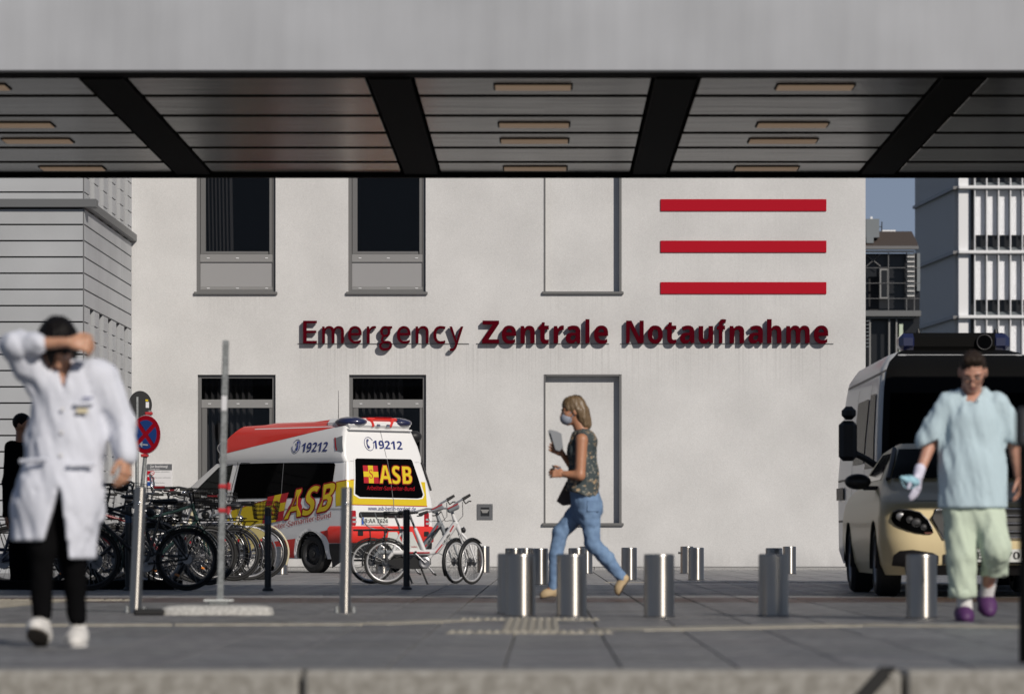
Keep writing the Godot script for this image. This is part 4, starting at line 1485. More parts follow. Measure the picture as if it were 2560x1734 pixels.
	for z in [0.9, 3.9]:
		wheel(v, V(-0.76, 0.30, -z), 0.30, 0.2, 0.2, M.rim_dark, -1)
		wheel(v, V(0.76, 0.30, -z), 0.30, 0.2, 0.2, M.rim_dark, 1)
		var lip := []
		for k in 17:
			var t := PI * k / 16.0
			lip.append(V(-H.at(hw, 0.3 + 0.36 * sin(t)) + 0.004, 0.30 + 0.362 * sin(t), -z - 0.362 * cos(t)))
		part(v, "arch_lip", MB.new().tube(lip, 0.006, 6).done(), M.paint_white)

func bumper_ring(H: Hull, y: float, off: float) -> PackedVector3Array:
	var out := PackedVector3Array()
	var hw := H.at(H.w, y)
	var za := H.at(H.a, y)
	var r := 0.09
	out.append(V(-hw - off, y, -0.42))
	for i in 7:
		var t := PI * 0.5 * i / 6.0
		out.append(V(-(hw - r) - (r + off) * cos(t), y, -(za + r) + (r + off) * sin(t)))
	for i in 7:
		var t := PI * 0.5 * (6 - i) / 6.0
		out.append(V((hw - r) + (r + off) * cos(t), y, -(za + r) + (r + off) * sin(t)))
	out.append(V(hw + off, y, -0.42))
	return out

func build_van() -> void:
	var d := 39.5
	var v := thing("patrol_van", "tall white van with blue light bar, its front coloured dark for shade, behind the taxi", "van", V(4.446, 0, -d))
	var hw := [[0.2, 0.9], [0.4, 0.97], [1.2, 0.98], [1.6, 0.95], [2.1, 0.90], [2.35, 0.85], [2.5, 0.75], [2.56, 0.6]]
	var a := [[0.2, 0.1], [0.4, 0.0], [0.75, 0.0], [0.95, 0.06], [1.12, 0.25], [1.25, 0.6], [1.7, 0.92], [2.1, 1.2], [2.35, 1.4], [2.5, 1.65], [2.56, 2.0]]
	var b := [[0.2, 6.0], [2.4, 5.95], [2.56, 5.7]]
	var H := Hull.new(hw, a, b, 0.16, 0.1)
	H.arches = [[1.0, 0.36, 0.44], [4.6, 0.36, 0.44]]
	part(v, "body", H.mesh([0.24, 0.4, 0.6, 0.75, 0.85, 0.95, 1.05, 1.12, 1.2, 1.25, 1.4, 1.6, 1.8, 2.0, 2.2, 2.35, 2.45, 2.5, 2.54, 2.56]), M.van_white)
	var nr := func(p, off): return H.near(p, off)
	var sd := func(p, off): return H.side(p, off)
	var full := func(y0, y1, ins) -> PackedVector2Array:
		var l := PackedVector2Array()
		var y: float = y0
		while y < y1 - 0.001:
			l.append(Vector2(-(H.at(hw, y) - ins), y))
			y += 0.1
		l.append(Vector2(-(H.at(hw, y1) - ins), y1))
		var n := l.size()
		for i in n:
			l.append(Vector2(-l[n - 1 - i].x, l[n - 1 - i].y))
		return l
	skin_part(v, "shade_front", full.call(0.42, 2.555, 0.05), nr, 0.012, M.shade_dark, 0.05)  # canopy shade put into the colour of the van front
	skin_part(v, "bumper", full.call(0.26, 0.62, 0.02), nr, 0.03, M.black_plastic, 0.05)
	skin_part(v, "windscreen", full.call(1.3, 2.06, 0.12), nr, 0.02, M.black_glass, 0.05)
	skin_part(v, "grille", PackedVector2Array([Vector2(-0.45, 0.7), Vector2(0.45, 0.7), Vector2(0.5, 1.0), Vector2(-0.5, 1.0)]), nr, 0.02, M.black_plastic, 0.05)
	for s in [-1, 1]:
		skin_part(v, "headlight", PackedVector2Array([Vector2(0.56 * s, 0.8), Vector2(0.9 * s, 0.84), Vector2(0.9 * s, 1.08), Vector2(0.66 * s, 1.02)]), nr, 0.02, M.lamp_clear, 0.05)
		part(v, "wiper", MB.new().tube([nr.call(Vector2(0.1 + 0.4 * s, 1.28), 0.03), nr.call(Vector2(-0.1 + 0.4 * s, 1.6), 0.03)], 0.008, 5).done(), M.black_plastic)
	# left flank
	skin_part(v, "door_window", PackedVector2Array([Vector2(1.0, 1.28), Vector2(2.1, 1.28), Vector2(2.1, 2.08), Vector2(1.5, 2.08)]), sd, 0.012, M.black_glass)
	skin_part(v, "side_window", PackedVector2Array([Vector2(2.3, 1.35), Vector2(3.7, 1.35), Vector2(3.7, 2.05), Vector2(2.3, 2.05)]), sd, 0.012, M.black_glass)
	skin_part(v, "rub_strip", PackedVector2Array([Vector2(4.9, 0.98), Vector2(5.9, 0.98), Vector2(5.9, 1.12), Vector2(4.9, 1.12)]), sd, 0.02, M.black_plastic)
	skin_part(v, "sill", PackedVector2Array([Vector2(0.35, 0.25), Vector2(5.8, 0.25), Vector2(5.8, 0.5), Vector2(0.35, 0.5)]), sd, -0.002, M.black_plastic)
	for u in [0.75, 2.15, 3.85]:
		skin_part(v, "door_seam", PackedVector2Array([Vector2(u, 0.45), Vector2(u + 0.03, 0.45), Vector2(u + 0.03, 2.2), Vector2(u, 2.2)]), sd, 0.005, M.black_plastic)
	for q in [[2.2, 5.8, 1.19], [0.7, 5.8, 2.28], [2.2, 5.8, 0.72]]:
		skin_part(v, "body_crease", PackedVector2Array([Vector2(q[0], q[2]), Vector2(q[1], q[2]), Vector2(q[1], q[2] + 0.025), Vector2(q[0], q[2] + 0.025)]), sd, 0.005, M.rim_dark)
	part(v, "door_handle", MB.new().box(V(-1.0, 1.12, -1.9), V(0.05, 0.05, 0.2), 0.02).done(), M.black_plastic)
	for s in [-1, 1]:
		var mr := part(v, "wing_mirror", MB.new().box(V(1.28 * s, 1.55, -0.62), V(0.19, 0.42, 0.13), 0.045).done(), M.black_plastic)
		part(mr, "upper_mirror", MB.new().box(V(1.27 * s, 1.84, -0.62), V(0.15, 0.14, 0.12), 0.045).done(), M.black_plastic)
		part(mr, "arm", MB.new().tube([V(1.2 * s, 1.42, -0.62), V(1.08 * s, 1.36, -0.66), V(0.98 * s, 1.3, -0.75)], 0.035, 7).done(), M.black_plastic)
	var bar := part(v, "light_bar", MB.new().box(V(-0.02, 2.655, -2.15), V(1.16, 0.2, 0.34), 0.05).done(), M.shade_dark)  # housing coloured black for the shade over it
	for s in [-1, 1]:
		part(bar, "blue_lamp", MB.new().box(V(-0.02 + 0.5 * s, 2.655, -2.145), V(0.2, 0.185, 0.36), 0.05).done(), M.blue_lens)
		part(bar, "mast", MB.new().cyl(V(-0.4 + 0.42 * (s + 1), 2.75, -2.1), V(-0.4 + 0.42 * (s + 1), 2.8, -2.1), 0.03, 0.015, 8).done(), M.black_plastic)
	part(bar, "search_lamp", MB.new().cyl(V(0.3, 2.65, -1.97), V(0.3, 2.65, -1.94), 0.08, 0.075, 16).done(), M.tinted_glass)
	part(bar, "lamp_ring", MB.new().torus(V(0.3, 2.65, -1.945), V(0, 0, 1), 0.08, 0.008, 20, 6).done(), M.rim_dark)
	for z in [1.0, 4.6]:
		wheel(v, V(-0.84, 0.35, -z), 0.35, 0.24, 0.21, M.rim_dark, -1)
		wheel(v, V(0.84, 0.35, -z), 0.35, 0.24, 0.21, M.rim_dark, 1)

func build_taxi() -> void:
	var d := 34.2
	var cx := 3.93
	var v := thing("taxi_car", "cream coloured taxi saloon facing the viewer behind the man in blue", "car", V(cx, 0, -d))
	var hw := [[0.18, 0.84], [0.3, 0.895], [0.5, 0.925], [0.72, 0.925], [0.86, 0.90], [0.94, 0.86], [1.02, 0.80], [1.1, 0.76], [1.38, 0.6], [1.44, 0.5]]
	var a := [[0.18, 0.12], [0.3, 0.03], [0.48, 0.0], [0.6, 0.02], [0.76, 0.07], [0.84, 0.2], [0.90, 0.45], [0.96, 0.85], [1.02, 1.25], [1.06, 1.42], [1.2, 1.75], [1.36, 2.2], [1.44, 2.7]]
	var b := [[0.18, 4.7], [0.5, 4.85], [0.95, 4.8], [1.05, 4.3], [1.38, 3.7], [1.44, 3.3]]
	var H := Hull.new(hw, a, b, 0.34, 0.3)
	H.arches = [[0.92, 0.32, 0.37], [3.8, 0.32, 0.37]]
	part(v, "body", H.mesh([0.2, 0.25, 0.3, 0.4, 0.48, 0.55, 0.62, 0.7, 0.76, 0.8, 0.84, 0.87, 0.9, 0.93, 0.96, 0.99, 1.02, 1.06, 1.12, 1.2, 1.28, 1.36, 1.41, 1.44]), M.paint_cream)
	var nr := func(p, off): return H.near(p, off)
	var sd := func(p, off): return H.side(p, off)
	var C := func(x, y) -> Vector2:
		var p := px((2080.0 + x / 2.81) / 1.1015, (940.0 + y / 2.81) / 1.1015, d + 0.15)
		return Vector2(p.x - cx, p.y)
	var mir := func(p: PackedVector2Array) -> PackedVector2Array:
		var o := PackedVector2Array()
		for q in p:
			o.append(Vector2(-q.x, q.y))
		return o
	var hl := poly_at([[416, 1004], [424, 968], [440, 950], [470, 943], [510, 942], [560, 948], [612, 962], [645, 985], [672, 1018], [690, 1060], [704, 1100], [680, 1112], [640, 1112], [580, 1102], [530, 1088], [480, 1070], [440, 1048], [424, 1026]], C)
	for s in 2:
		var h := skin_part(v, "headlight", hl if s == 0 else mir.call(hl), nr, 0.012, M.tinted_glass, 0.03)
		for q in [[478, 985, 0.040, 0], [540, 1010, 0.030, 1], [585, 1030, 0.040, 1], [635, 1062, 0.026, 1]]:
			var p: Vector2 = C.call(q[0], q[1])
			if s == 1:
				p.x = -p.x
			var c: Vector3 = nr.call(p, 0.011)
			part(h, "reflector", MB.new().ball(c, V(q[2], q[2] * 0.8, 0.008), 14).done(), M.alloy if q[3] == 0 else M.rim_dark)
			part(h, "bezel", MB.new().torus(c + V(0, 0, 0.004), V(0, 0.1, 1), q[2] * 0.95, 0.004, 20, 5).done(), M.rim_dark)
		var amber := poly_at([[640, 1098], [690, 1098], [696, 1108], [645, 1110]], C)
		skin_part(h, "indicator", amber if s == 0 else mir.call(amber), nr, 0.015, M.amber_dark, 0.03)
		var brow := []
		for p in [[428, 958], [470, 945], [540, 947], [612, 963], [668, 1014], [694, 1070]]:
			var w: Vector2 = C.call(p[0], p[1])
			brow.append(nr.call(Vector2(w.x if s == 0 else -w.x, w.y), 0.014))
		part(h, "lamp_strip", MB.new().tube(brow, 0.006, 5).done(), M.alloy)
	var gr := poly_at([[700, 1000], [735, 955], [800, 948]], C)
	var gp := PackedVector2Array([gr[0] + Vector2(-0.01, 0), gr[1] + Vector2(-0.01, 0.01), gr[2] + Vector2(0.05, 0.012)])
	var low: Vector2 = C.call(770, 1140)
	gp = PackedVector2Array([gp[0], gp[1], gp[2], Vector2(-gp[2].x, gp[2].y), Vector2(-gp[1].x, gp[1].y), Vector2(-gp[0].x, gp[0].y), Vector2(-low.x, low.y), low])
	var g := skin_part(v, "grille", gp, nr, 0.010, M.black_plastic, 0.03)
	for y in [985, 1040, 1095, 1135]:
		var p: Vector2 = C.call(760, y)
		var e := absf(p.x) - 0.03
		part(g, "grille_bar", MB.new().tube([nr.call(Vector2(-e, p.y), 0.02), nr.call(Vector2(-e * 0.4, p.y), 0.03), nr.call(Vector2(e * 0.4, p.y), 0.03), nr.call(Vector2(e, p.y), 0.02)], 0.012, 6).done(), M.chrome)
	var rim := []
	for p in gp:
		rim.append(nr.call(p, 0.012))
	part(g, "grille_frame", MB.new().tube(rim, 0.014, 6, true).done(), M.chrome)
	var it := poly_at([[422, 1330], [430, 1260], [470, 1226], [560, 1218], [700, 1240], [740, 1262], [740, 1320], [560, 1345]], C)
	for s in 2:
		skin_part(v, "air_intake", it if s == 0 else mir.call(it), nr, 0.010, M.black_plastic, 0.03)
	skin_part(v, "centre_intake", poly_at([[770, 1250], [1400, 1250], [1400, 1318], [770, 1318]], C), nr, 0.010, M.black_plastic, 0.03)
	skin_part(v, "lower_lip", PackedVector2Array([Vector2(-0.7, 0.2), Vector2(0.7, 0.2), Vector2(0.72, 0.29), Vector2(-0.72, 0.29)]), nr, 0.012, M.black_plastic, 0.03)
	skin_part(v, "bonnet_seam", PackedVector2Array([Vector2(-0.62, 0.862), Vector2(0.62, 0.862), Vector2(0.62, 0.868), Vector2(-0.62, 0.868)]), nr, 0.004, M.rim_dark, 0.03)
	# number plate
	var pa: Vector2 = C.call(950, 1306)
	var pb: Vector2 = C.call(1340, 1214)
	var pl := part(v, "number_plate", MB.new().box(V((pa.x + pb.x) * 0.5, (pa.y + pb.y) * 0.5, 0.03), V(pb.x - pa.x, pb.y - pa.y, 0.02), 0.004).done(), M.plate_white)
	part(pl, "plate_number", decal(MB.new(), "B    470", true, Vector2(pa.x + 0.07, pa.y + 0.027), Vector2(pb.x - 0.05, pa.y + 0.027), Vector2(pa.x + 0.07, pb.y - 0.025), func(p, off): return V(p.x, p.y, off), 0.042).done(), M.plate_ink)
	skin_part(v, "windscreen", PackedVector2Array([Vector2(-0.70, 1.075), Vector2(0.70, 1.075), Vector2(0.56, 1.36), Vector2(-0.56, 1.36)]), nr, 0.02, M.black_glass, 0.03)
	skin_part(v, "side_window", PackedVector2Array([Vector2(1.9, 1.08), Vector2(3.6, 1.08), Vector2(3.3, 1.34), Vector2(2.4, 1.34)]), sd, 0.006, M.tinted_glass, 0.04)
	for s in [-1, 1]:      # roof pillars framing the dark glass
		part(v, "pillar", MB.new().tube([nr.call(Vector2(0.73 * s, 1.07), 0.014), nr.call(Vector2(0.66 * s, 1.22), 0.018), nr.call(Vector2(0.59 * s, 1.37), 0.014)], 0.024, 6).done(), M.rim_dark)
	for s in [-1, 1]:
		var m := part(v, "wing_mirror", MB.new().ball(V(1.0 * s, 1.06, -1.75), V(0.125, 0.075, 0.09), 14).done(), M.black_plastic)
		part(m, "mirror_foot", MB.new().box(V(0.88 * s, 1.0, -1.75), V(0.16, 0.04, 0.06), 0.015).done(), M.black_plastic)
	for z in [0.92, 3.8]:
		wheel(v, V(-0.8, 0.32, -z), 0.32, 0.22, 0.22, M.alloy, -1)
		wheel(v, V(0.8, 0.32, -z), 0.32, 0.22, 0.22, M.alloy, 1)

# ---------- street furniture ----------
func tube_uv(r: float, h: float) -> ArrayMesh:      # an upright tube whose grain runs round it
	var c := CylinderMesh.new()
	c.top_radius = r
	c.bottom_radius = r
	c.height = h
	c.radial_segments = 48
	c.rings = 1
	c.cap_top = false
	var mb := MB.new()
	mb.append(c, T(0, h * 0.5, 0))
	return mb.done(false)

func build_bollards() -> void:
	var spec := [     # centre x and base y of each, and what tells it apart
		[1181.0, 1398.0, 0, "fat steel bollard standing just behind the ribbed tactile slabs"],
		[1162.0, 1392.5, 0, "fat steel bollard half hidden behind the one at the ribbed tactile slabs"],
		[1297.0, 1398.5, 0, "fat steel bollard in front of the walking woman's leading leg"],
		[1496.0, 1400.0, 0, "fat steel bollard to the right of the woman's trailing foot"],
		[1756.0, 1398.0, 0, "dark blue tinged steel bollard left of the parked van"],
		[2092.0, 1402.0, 0, "dark steel bollard before the bumper of the cream taxi"],
		[1097.0, 1298.7, 1, "low steel bollard behind the front wheels of the white rental bikes"],
		[1166.0, 1325.0, 1, "far steel bollard peeping over the pair of near bollards"],
		[1191.0, 1322.0, 1, "far steel bollard wedged between two others left of the woman"],
		[1224.0, 1326.0, 1, "far steel bollard directly left of the woman's leading shin"],
		[1309.0, 1322.0, 1, "far steel bollard seen between the woman's two legs, nearer one"],
		[1330.0, 1301.0, 1, "farthest steel bollard between the woman's legs, close to the wall"],
		[1428.0, 1316.0, 1, "far steel bollard just above the woman's trailing foot"],
		[1559.0, 1301.0, 1, "far steel bollard with a small knob on its left side"],
		[1580.0, 1316.0, 1, "far steel bollard overlapping the one with a knob"],
		[1792.0, 1301.7, 1, "slim looking far bollard by the wall behind the dark near bollard"],
		[1757.0, 1322.0, 1, "far steel bollard whose top shows behind the dark near bollard"],
		[868.0, 1301.0, 1, "low steel bollard behind the rear wheels of the white rental bikes"],
		[637.0, 1303.0, 1, "low steel bollard by the cream mudguards under the ambulance's side"]]
	var src: Node3D = null
	for q in spec:
		var d := ground_at(q[1])
		var at := V((q[0] - CX) * d / F, 0, -d)
		var grp: String = ["near row of thick steel bollards", "far rows of thick steel bollards"][q[2]]
		if src == null:
			src = thing("steel_bollard", q[3], "bollard", at, 0.0, grp)
			part(src, "post", tube_uv(0.101, 0.408), M.brushed_steel)
			part(src, "lid", MB.new().lathe([Vector2(0.101, 0.408), Vector2(0.0995, 0.414), Vector2(0.096, 0.418), Vector2(0.09, 0.42), Vector2(0.001, 0.42)], 48).done(), M.lid_steel)
			part(src, "foot_ring", MB.new().lathe([Vector2(0.112, 0.0), Vector2(0.112, 0.006), Vector2(0.1, 0.008)], 48).done(), M.rim_dark)
		else:
			var o := again(src, "steel_bollard", at, q[3], grp)
			o.rotation.y = rng.randf() * TAU
			if q[0] == 1559.0:
				o.rotation.y = 0.0
				part(o, "knob", MB.new().cyl(V(-0.09, 0.32, 0.02), V(-0.135, 0.32, 0.02), 0.018, -1, 12).done(), M.lid_steel)
	# slim posts
	var slim := [
		[306.0, 1390.0, 0.89, 0.0425, "slim leaning polished steel post beside the no stopping sign", 0, -2.5],
		[782.5, 1390.0, 0.885, 0.0405, "slim polished steel post in front of the ambulance's rear corner", 0, -0.9],
		[607.5, 1340.6, 0.845, 0.034, "slim black post with blue band before the bicycles", 1, 0.0],
		[922.5, 1338.0, 0.83, 0.034, "slim black post in front of the white rental bikes", 1, 0.0],
		[291.0, 1340.0, 0.86, 0.034, "slim black post half hidden behind the leaning steel post", 1, 0.0]]
	for q in slim:
		var d := ground_at(q[1])
		var o := thing("slim_post", q[4], "post", V((q[0] - CX) * d / F, 0, -d), 0.0, ["slim polished posts", "slim black posts"][q[5]])
		o.rotation.z = deg_to_rad(q[6])
		var r: float = q[3]
		part(o, "shaft", tube_uv(r, q[2] - 0.006), M.brushed_steel if q[5] == 0 else M.post_black)
		part(o, "cap", MB.new().lathe([Vector2(r, q[2] - 0.006), Vector2(r - 0.004, q[2] - 0.001), Vector2(r - 0.01, q[2]), Vector2(0.001, q[2] + 0.002)], 28).done(), M.lid_steel if q[5] == 0 else M.post_black)
		if q[5] == 0:
			part(o, "bolt", MB.new().ball(V(0.0, q[2] - 0.12, r), V(0.014, 0.014, 0.01), 10).done(), M.chrome)
			for s in [-1, 1]:
				part(o, "foot_bolt", MB.new().cyl(V(0.06 * s, 0.0, 0), V(0.06 * s, 0.045, 0), 0.016, 0.012, 8).done(), M.galvanised)
		else:
			part(o, "foot", MB.new().lathe([Vector2(0.055, 0.0), Vector2(0.055, 0.02), Vector2(r, 0.04)], 20).done(), M.post_black)
			part(o, "blue_band", MB.new().lathe([Vector2(r + 0.002, q[2] - 0.17), Vector2(r + 0.002, q[2] - 0.09)], 28).done(), M.post_blue if q[0] < 900 else M.post_black)

func build_signs() -> void:
	# mobile sign post in a heavy foot
	var d := 26.3
	var s := F / d
	var o := thing("sign_post", "leaning galvanised square post with red clamps, no sign on it", "sign post", V((498.5 - CX) / s, 0.0, -d))
	var pole := part(o, "pole", MB.new().box(V(0, 0.96, 0), V(0.042, 1.84, 0.042), 0.004).done(), M.galvanised, Transform3D(Basis(Vector3.BACK, deg_to_rad(-1.25)), V(0, 0, 0)))
	part(pole, "sticker", MB.new().box(V(0, 1.45, 0.0216), V(0.036, 0.1, 0.001)).done(), M.sign_white)
	for y in [0.88, 0.715]:
		var cl := part(pole, "clamp", MB.new().box(V(0.012, y, 0.0), V(0.078, 0.03, 0.06), 0.006).done(), M.clamp_red)
		part(cl, "clamp_jaw", MB.new().box(V(0.046, y, 0.02), V(0.022, 0.052, 0.05), 0.005).done(), M.clamp_red)
	o = thing("base_plate", "pale worn recycled plastic foot holding the square post", "base", V((492.5 - CX) / s, 0, -d))
	var prof := [[0.0, 0.385, 0.2], [0.012, 0.385, 0.2], [0.05, 0.372, 0.19], [0.062, 0.33, 0.165], [0.068, 0.26, 0.12]]
	var rings := []
	for p in prof:
		var rg := PackedVector3Array()
		for k in 32:
			var t := TAU * k / 32.0
			var cx := signf(cos(t)) * pow(absf(cos(t)), 0.35)
			var sx := signf(sin(t)) * pow(absf(sin(t)), 0.35)
			rg.append(V(cx * p[1], p[0], sx * p[2]))
		rings.append(rg)
	part(o, "foot", MB.new().loft(rings, true).done(), M.recycled_plastic)
	part(o, "socket", MB.new().box(V(0.01, 0.08, 0.0), V(0.14, 0.035, 0.11), 0.012).done(), M.galvanised)
	part(o, "socket_lip", MB.new().box(V(0.01, 0.1, 0.0), V(0.2, 0.012, 0.13), 0.004).done(), M.plate_white)
	o = thing("rubber_foot", "flat black rubber slab beside the pale post foot", "base", V((345.0 - CX) / s, 0, -26.15))
	part(o, "slab", MB.new().box(V(0, 0.022, 0), V(0.2, 0.044, 0.26), 0.012).done(), M.rubber)
	part(o, "slot", MB.new().box(V(0, 0.0445, 0), V(0.08, 0.004, 0.05)).done(), M.black_plastic)
	# no stopping sign on a tilted tube
	d = 43.0
	s = F / d
	var c := px(331.0, 985.5, d)
	var foot := V((300.0 - CX) / s, 0, -d + 0.05)
	o = thing("no_stopping_sign", "round red and blue no stopping sign with arrow on a tilted tube", "sign", foot)
	var cc := c - foot
	var topp := cc + V(0.035, 0.27, -0.05)
	part(o, "tube", MB.new().cyl(V(0, 0, -0.05), topp, 0.023, -1, 12).done(), M.galvanised)
	var face := Transform3D(Basis(Vector3.UP, deg_to_rad(-34)) * Basis(Vector3.BACK, deg_to_rad(-5)), cc)
	var disc := part(o, "disc", MB.new().lathe([Vector2(0.001, -0.012), Vector2(0.208, -0.012), Vector2(0.213, -0.006), Vector2(0.213, 0.006), Vector2(0.001, 0.008)], 48, face * Transform3D(Basis(Vector3.RIGHT, PI * 0.5), Vector3.ZERO)).done(), M.sign_red)
	part(disc, "rim", MB.new().torus(cc, face.basis.z, 0.212, 0.006, 48, 6).done(), M.sign_white)
	for k in 4:
		var poly := PackedVector2Array()
		var r := 0.162
		var g := 0.026
		var t0 := PI * 0.25 + PI * 0.5 * k
		poly.append(Vector2.from_angle(t0 + PI * 0.25) * g * 1.4142)
		for i in 11:
			var t := t0 + asin(g / r) + (PI * 0.5 - 2 * asin(g / r)) * i / 10.0
			poly.append(Vector2.from_angle(t) * r)
		part(disc, "blue_field", MB.new().prism(poly, 0.0, face * T(0, 0, 0.0105)).done(), M.sign_blue)
	part(disc, "arrow", MB.new().prism(PackedVector2Array([Vector2(-0.075, -0.115), Vector2(-0.04, -0.083), Vector2(-0.032, -0.094), Vector2(-0.047, -0.108), Vector2(0.045, -0.108), Vector2(0.045, -0.122), Vector2(-0.047, -0.122), Vector2(-0.032, -0.136), Vector2(-0.04, -0.147)]), 0.0, face * T(0, 0, 0.0125)).done(), M.sign_white)
	for q in [[0.235, 0.03], [-0.235, -0.02]]:
		part(o, "clamp", MB.new().box(cc + V(q[1] * 0.9, q[0], -0.03), V(0.085, 0.035, 0.07), 0.008).done(), M.clamp_red)
	# the back of another round sign on an upright tube
	d = 59.0
	s = F / d
	c = px(318.0, 918.0, d)
	foot = V((311.0 - CX) / s, 0, -d)
	o = thing("sign_seen_from_behind", "dark round sign seen from behind on an upright grey tube", "sign", foot)
	cc = c - foot
	part(o, "tube", MB.new().cyl(V(0, 0, 0.03), cc + V(-0.05, 0.12, 0.03), 0.027, -1, 12).done(), M.galvanised)
	var f2 := Transform3D(Basis(Vector3.UP, deg_to_rad(40)), cc)
	var d2 := part(o, "disc", MB.new().lathe([Vector2(0.001, -0.01), Vector2(0.21, -0.01), Vector2(0.213, 0.0), Vector2(0.21, 0.006), Vector2(0.001, 0.006)], 40, f2 * Transform3D(Basis(Vector3.RIGHT, PI * 0.5), Vector3.ZERO)).done(), M.sign_back)
	part(d2, "sticker", MB.new().box(cc + f2.basis * V(0.12, 0.0, 0.012), V(0.06, 0.09, 0.002), 0.0, f2.basis).done(), M.sign_white)
	part(d2, "sticker", MB.new().box(cc + f2.basis * V(0.11, 0.07, 0.012), V(0.05, 0.025, 0.002), 0.0, f2.basis).done(), M.decal_yellow)
	# notice board on the wall
	o = thing("notice_board", "white notice with grey header and three round symbols on the wall", "sign", V(wx(362), wy(1080), -WD))
	var w := wx(390) - wx(334)
	var h := wy(1052) - wy(1107)
	var b := part(o, "board", MB.new().box(V(0, 0, 0.012), V(w, h, 0.024), 0.003).done(), M.sign_white)
	part(b, "header", MB.new().box(V(0, h * 0.5 - 0.053, 0.026), V(w, 0.106, 0.004)).done(), M.sign_grey)
	var flat := func(p, off): return V(p.x, p.y, off)
	part(b, "lettering", decal(MB.new(), "Zur Beachtung!", true, Vector2(-w * 0.38, h * 0.5 - 0.062), Vector2(w * 0.33, h * 0.5 - 0.062), Vector2(-w * 0.38, h * 0.5 - 0.022), flat, 0.0305).done(), M.sign_white)
	part(b, "lettering", decal(MB.new(), "Please note:", false, Vector2(-w * 0.38, h * 0.5 - 0.098), Vector2(w * 0.02, h * 0.5 - 0.098), Vector2(-w * 0.38, h * 0.5 - 0.075), flat, 0.0305).done(), M.sign_white)
	var rows := [["Motor abstellen", 0.055, 0], ["Rauchen verboten", -0.045, 0], ["Bitte Ruhe", -0.135, 1]]
	for r in rows:
		var m: StandardMaterial3D = M.sign_red if r[2] == 0 else M.sign_blue
		part(b, "colour_tab", MB.new().box(V(-w * 0.5 + 0.03, r[1], 0.0262), V(0.06, 0.07, 0.004)).done(), m)
		part(b, "symbol", MB.new().lathe([Vector2(0.04, 0), Vector2(0.04, 0.004), Vector2(0.001, 0.004)], 20, Transform3D(Basis(Vector3.RIGHT, PI * 0.5), V(-w * 0.5 + 0.085, r[1], 0.0242))).done(), m)
		part(b, "symbol_face", MB.new().lathe([Vector2(0.029, 0), Vector2(0.029, 0.002), Vector2(0.001, 0.002)], 20, Transform3D(Basis(Vector3.RIGHT, PI * 0.5), V(-w * 0.5 + 0.085, r[1], 0.0285))).done(), M.sign_white)
		part(b, "symbol_mark", MB.new().box(V(-w * 0.5 + 0.085, r[1], 0.0312), V(0.05, 0.009, 0.001), 0.0, Basis(Vector3.BACK, -0.7)).done(), m)
		part(b, "lettering", decal(MB.new(), r[0], false, Vector2(-w * 0.2, r[1] + 0.008), Vector2(-w * 0.2 + 0.017 * r[0].length(), r[1] + 0.008), Vector2(-w * 0.2, r[1] + 0.03), flat, 0.0245).done(), M.sign_grey)

# ---------- bicycles ----------
func bike_wheel(parent: Node3D, called: String, c: Vector3, R: float, turn: float, tyre: Material, rim: Material, spokes := 24, hub := 0.022) -> void:
	var ax := V(sin(turn), 0, cos(turn))
	var tr := R * 0.058
	var t := part(parent, called, MB.new().torus(c, ax, R - tr, tr, 56, 8).done(), tyre)
	part(t, "rim", MB.new().torus(c, ax, R - tr * 2.6, tr * 0.8, 56, 6, 0.9).done(), rim)
	var sp := MB.new()
	var u := V(cos(turn), 0, -sin(turn))
	for k in spokes:
		var a := TAU * k / spokes
		var b := a + (0.35 if k % 2 else -0.35)
		var side := 1.0 if (k / 2) % 2 else -1.0
		sp.cyl(c + ax * side * 0.028 + (u * cos(b) + Vector3.UP * sin(b)) * hub, c + (u * cos(a) + Vector3.UP * sin(a)) * (R - tr * 3.0), 0.0024, -1, 4, false)
	part(t, "spokes", sp.done(), M.spoke_steel)
	part(t, "hub", MB.new().cyl(c - ax * 0.05, c + ax * 0.05, hub, -1, 12).cyl(c - ax * 0.032, c - ax * 0.027, hub * 1.7, -1, 14).cyl(c + ax * 0.027, c + ax * 0.032, hub * 1.7, -1, 14).done(), M.spoke_steel)

func arc_guard(c: Vector3, r: float, a0: float, a1: float, wide: float, dir: Vector3) -> ArrayMesh:
	var rings := []
	for k in 25:
		var a := lerpf(a0, a1, k / 24.0)
		var out := dir * cos(a) + Vector3.UP * sin(a)
		var side := dir.cross(Vector3.UP)
		var rg := PackedVector3Array()
		for q in [[-1.0, -0.012], [-0.6, 0.004], [0.0, 0.009], [0.6, 0.004], [1.0, -0.012], [0.6, -0.002], [0.0, 0.003], [-0.6, -0.002]]:
			rg.append(c + out * (r + q[1]) + side * q[0] * wide * 0.5)
		rings.append(rg)
	return MB.new().loft(rings, true).done()

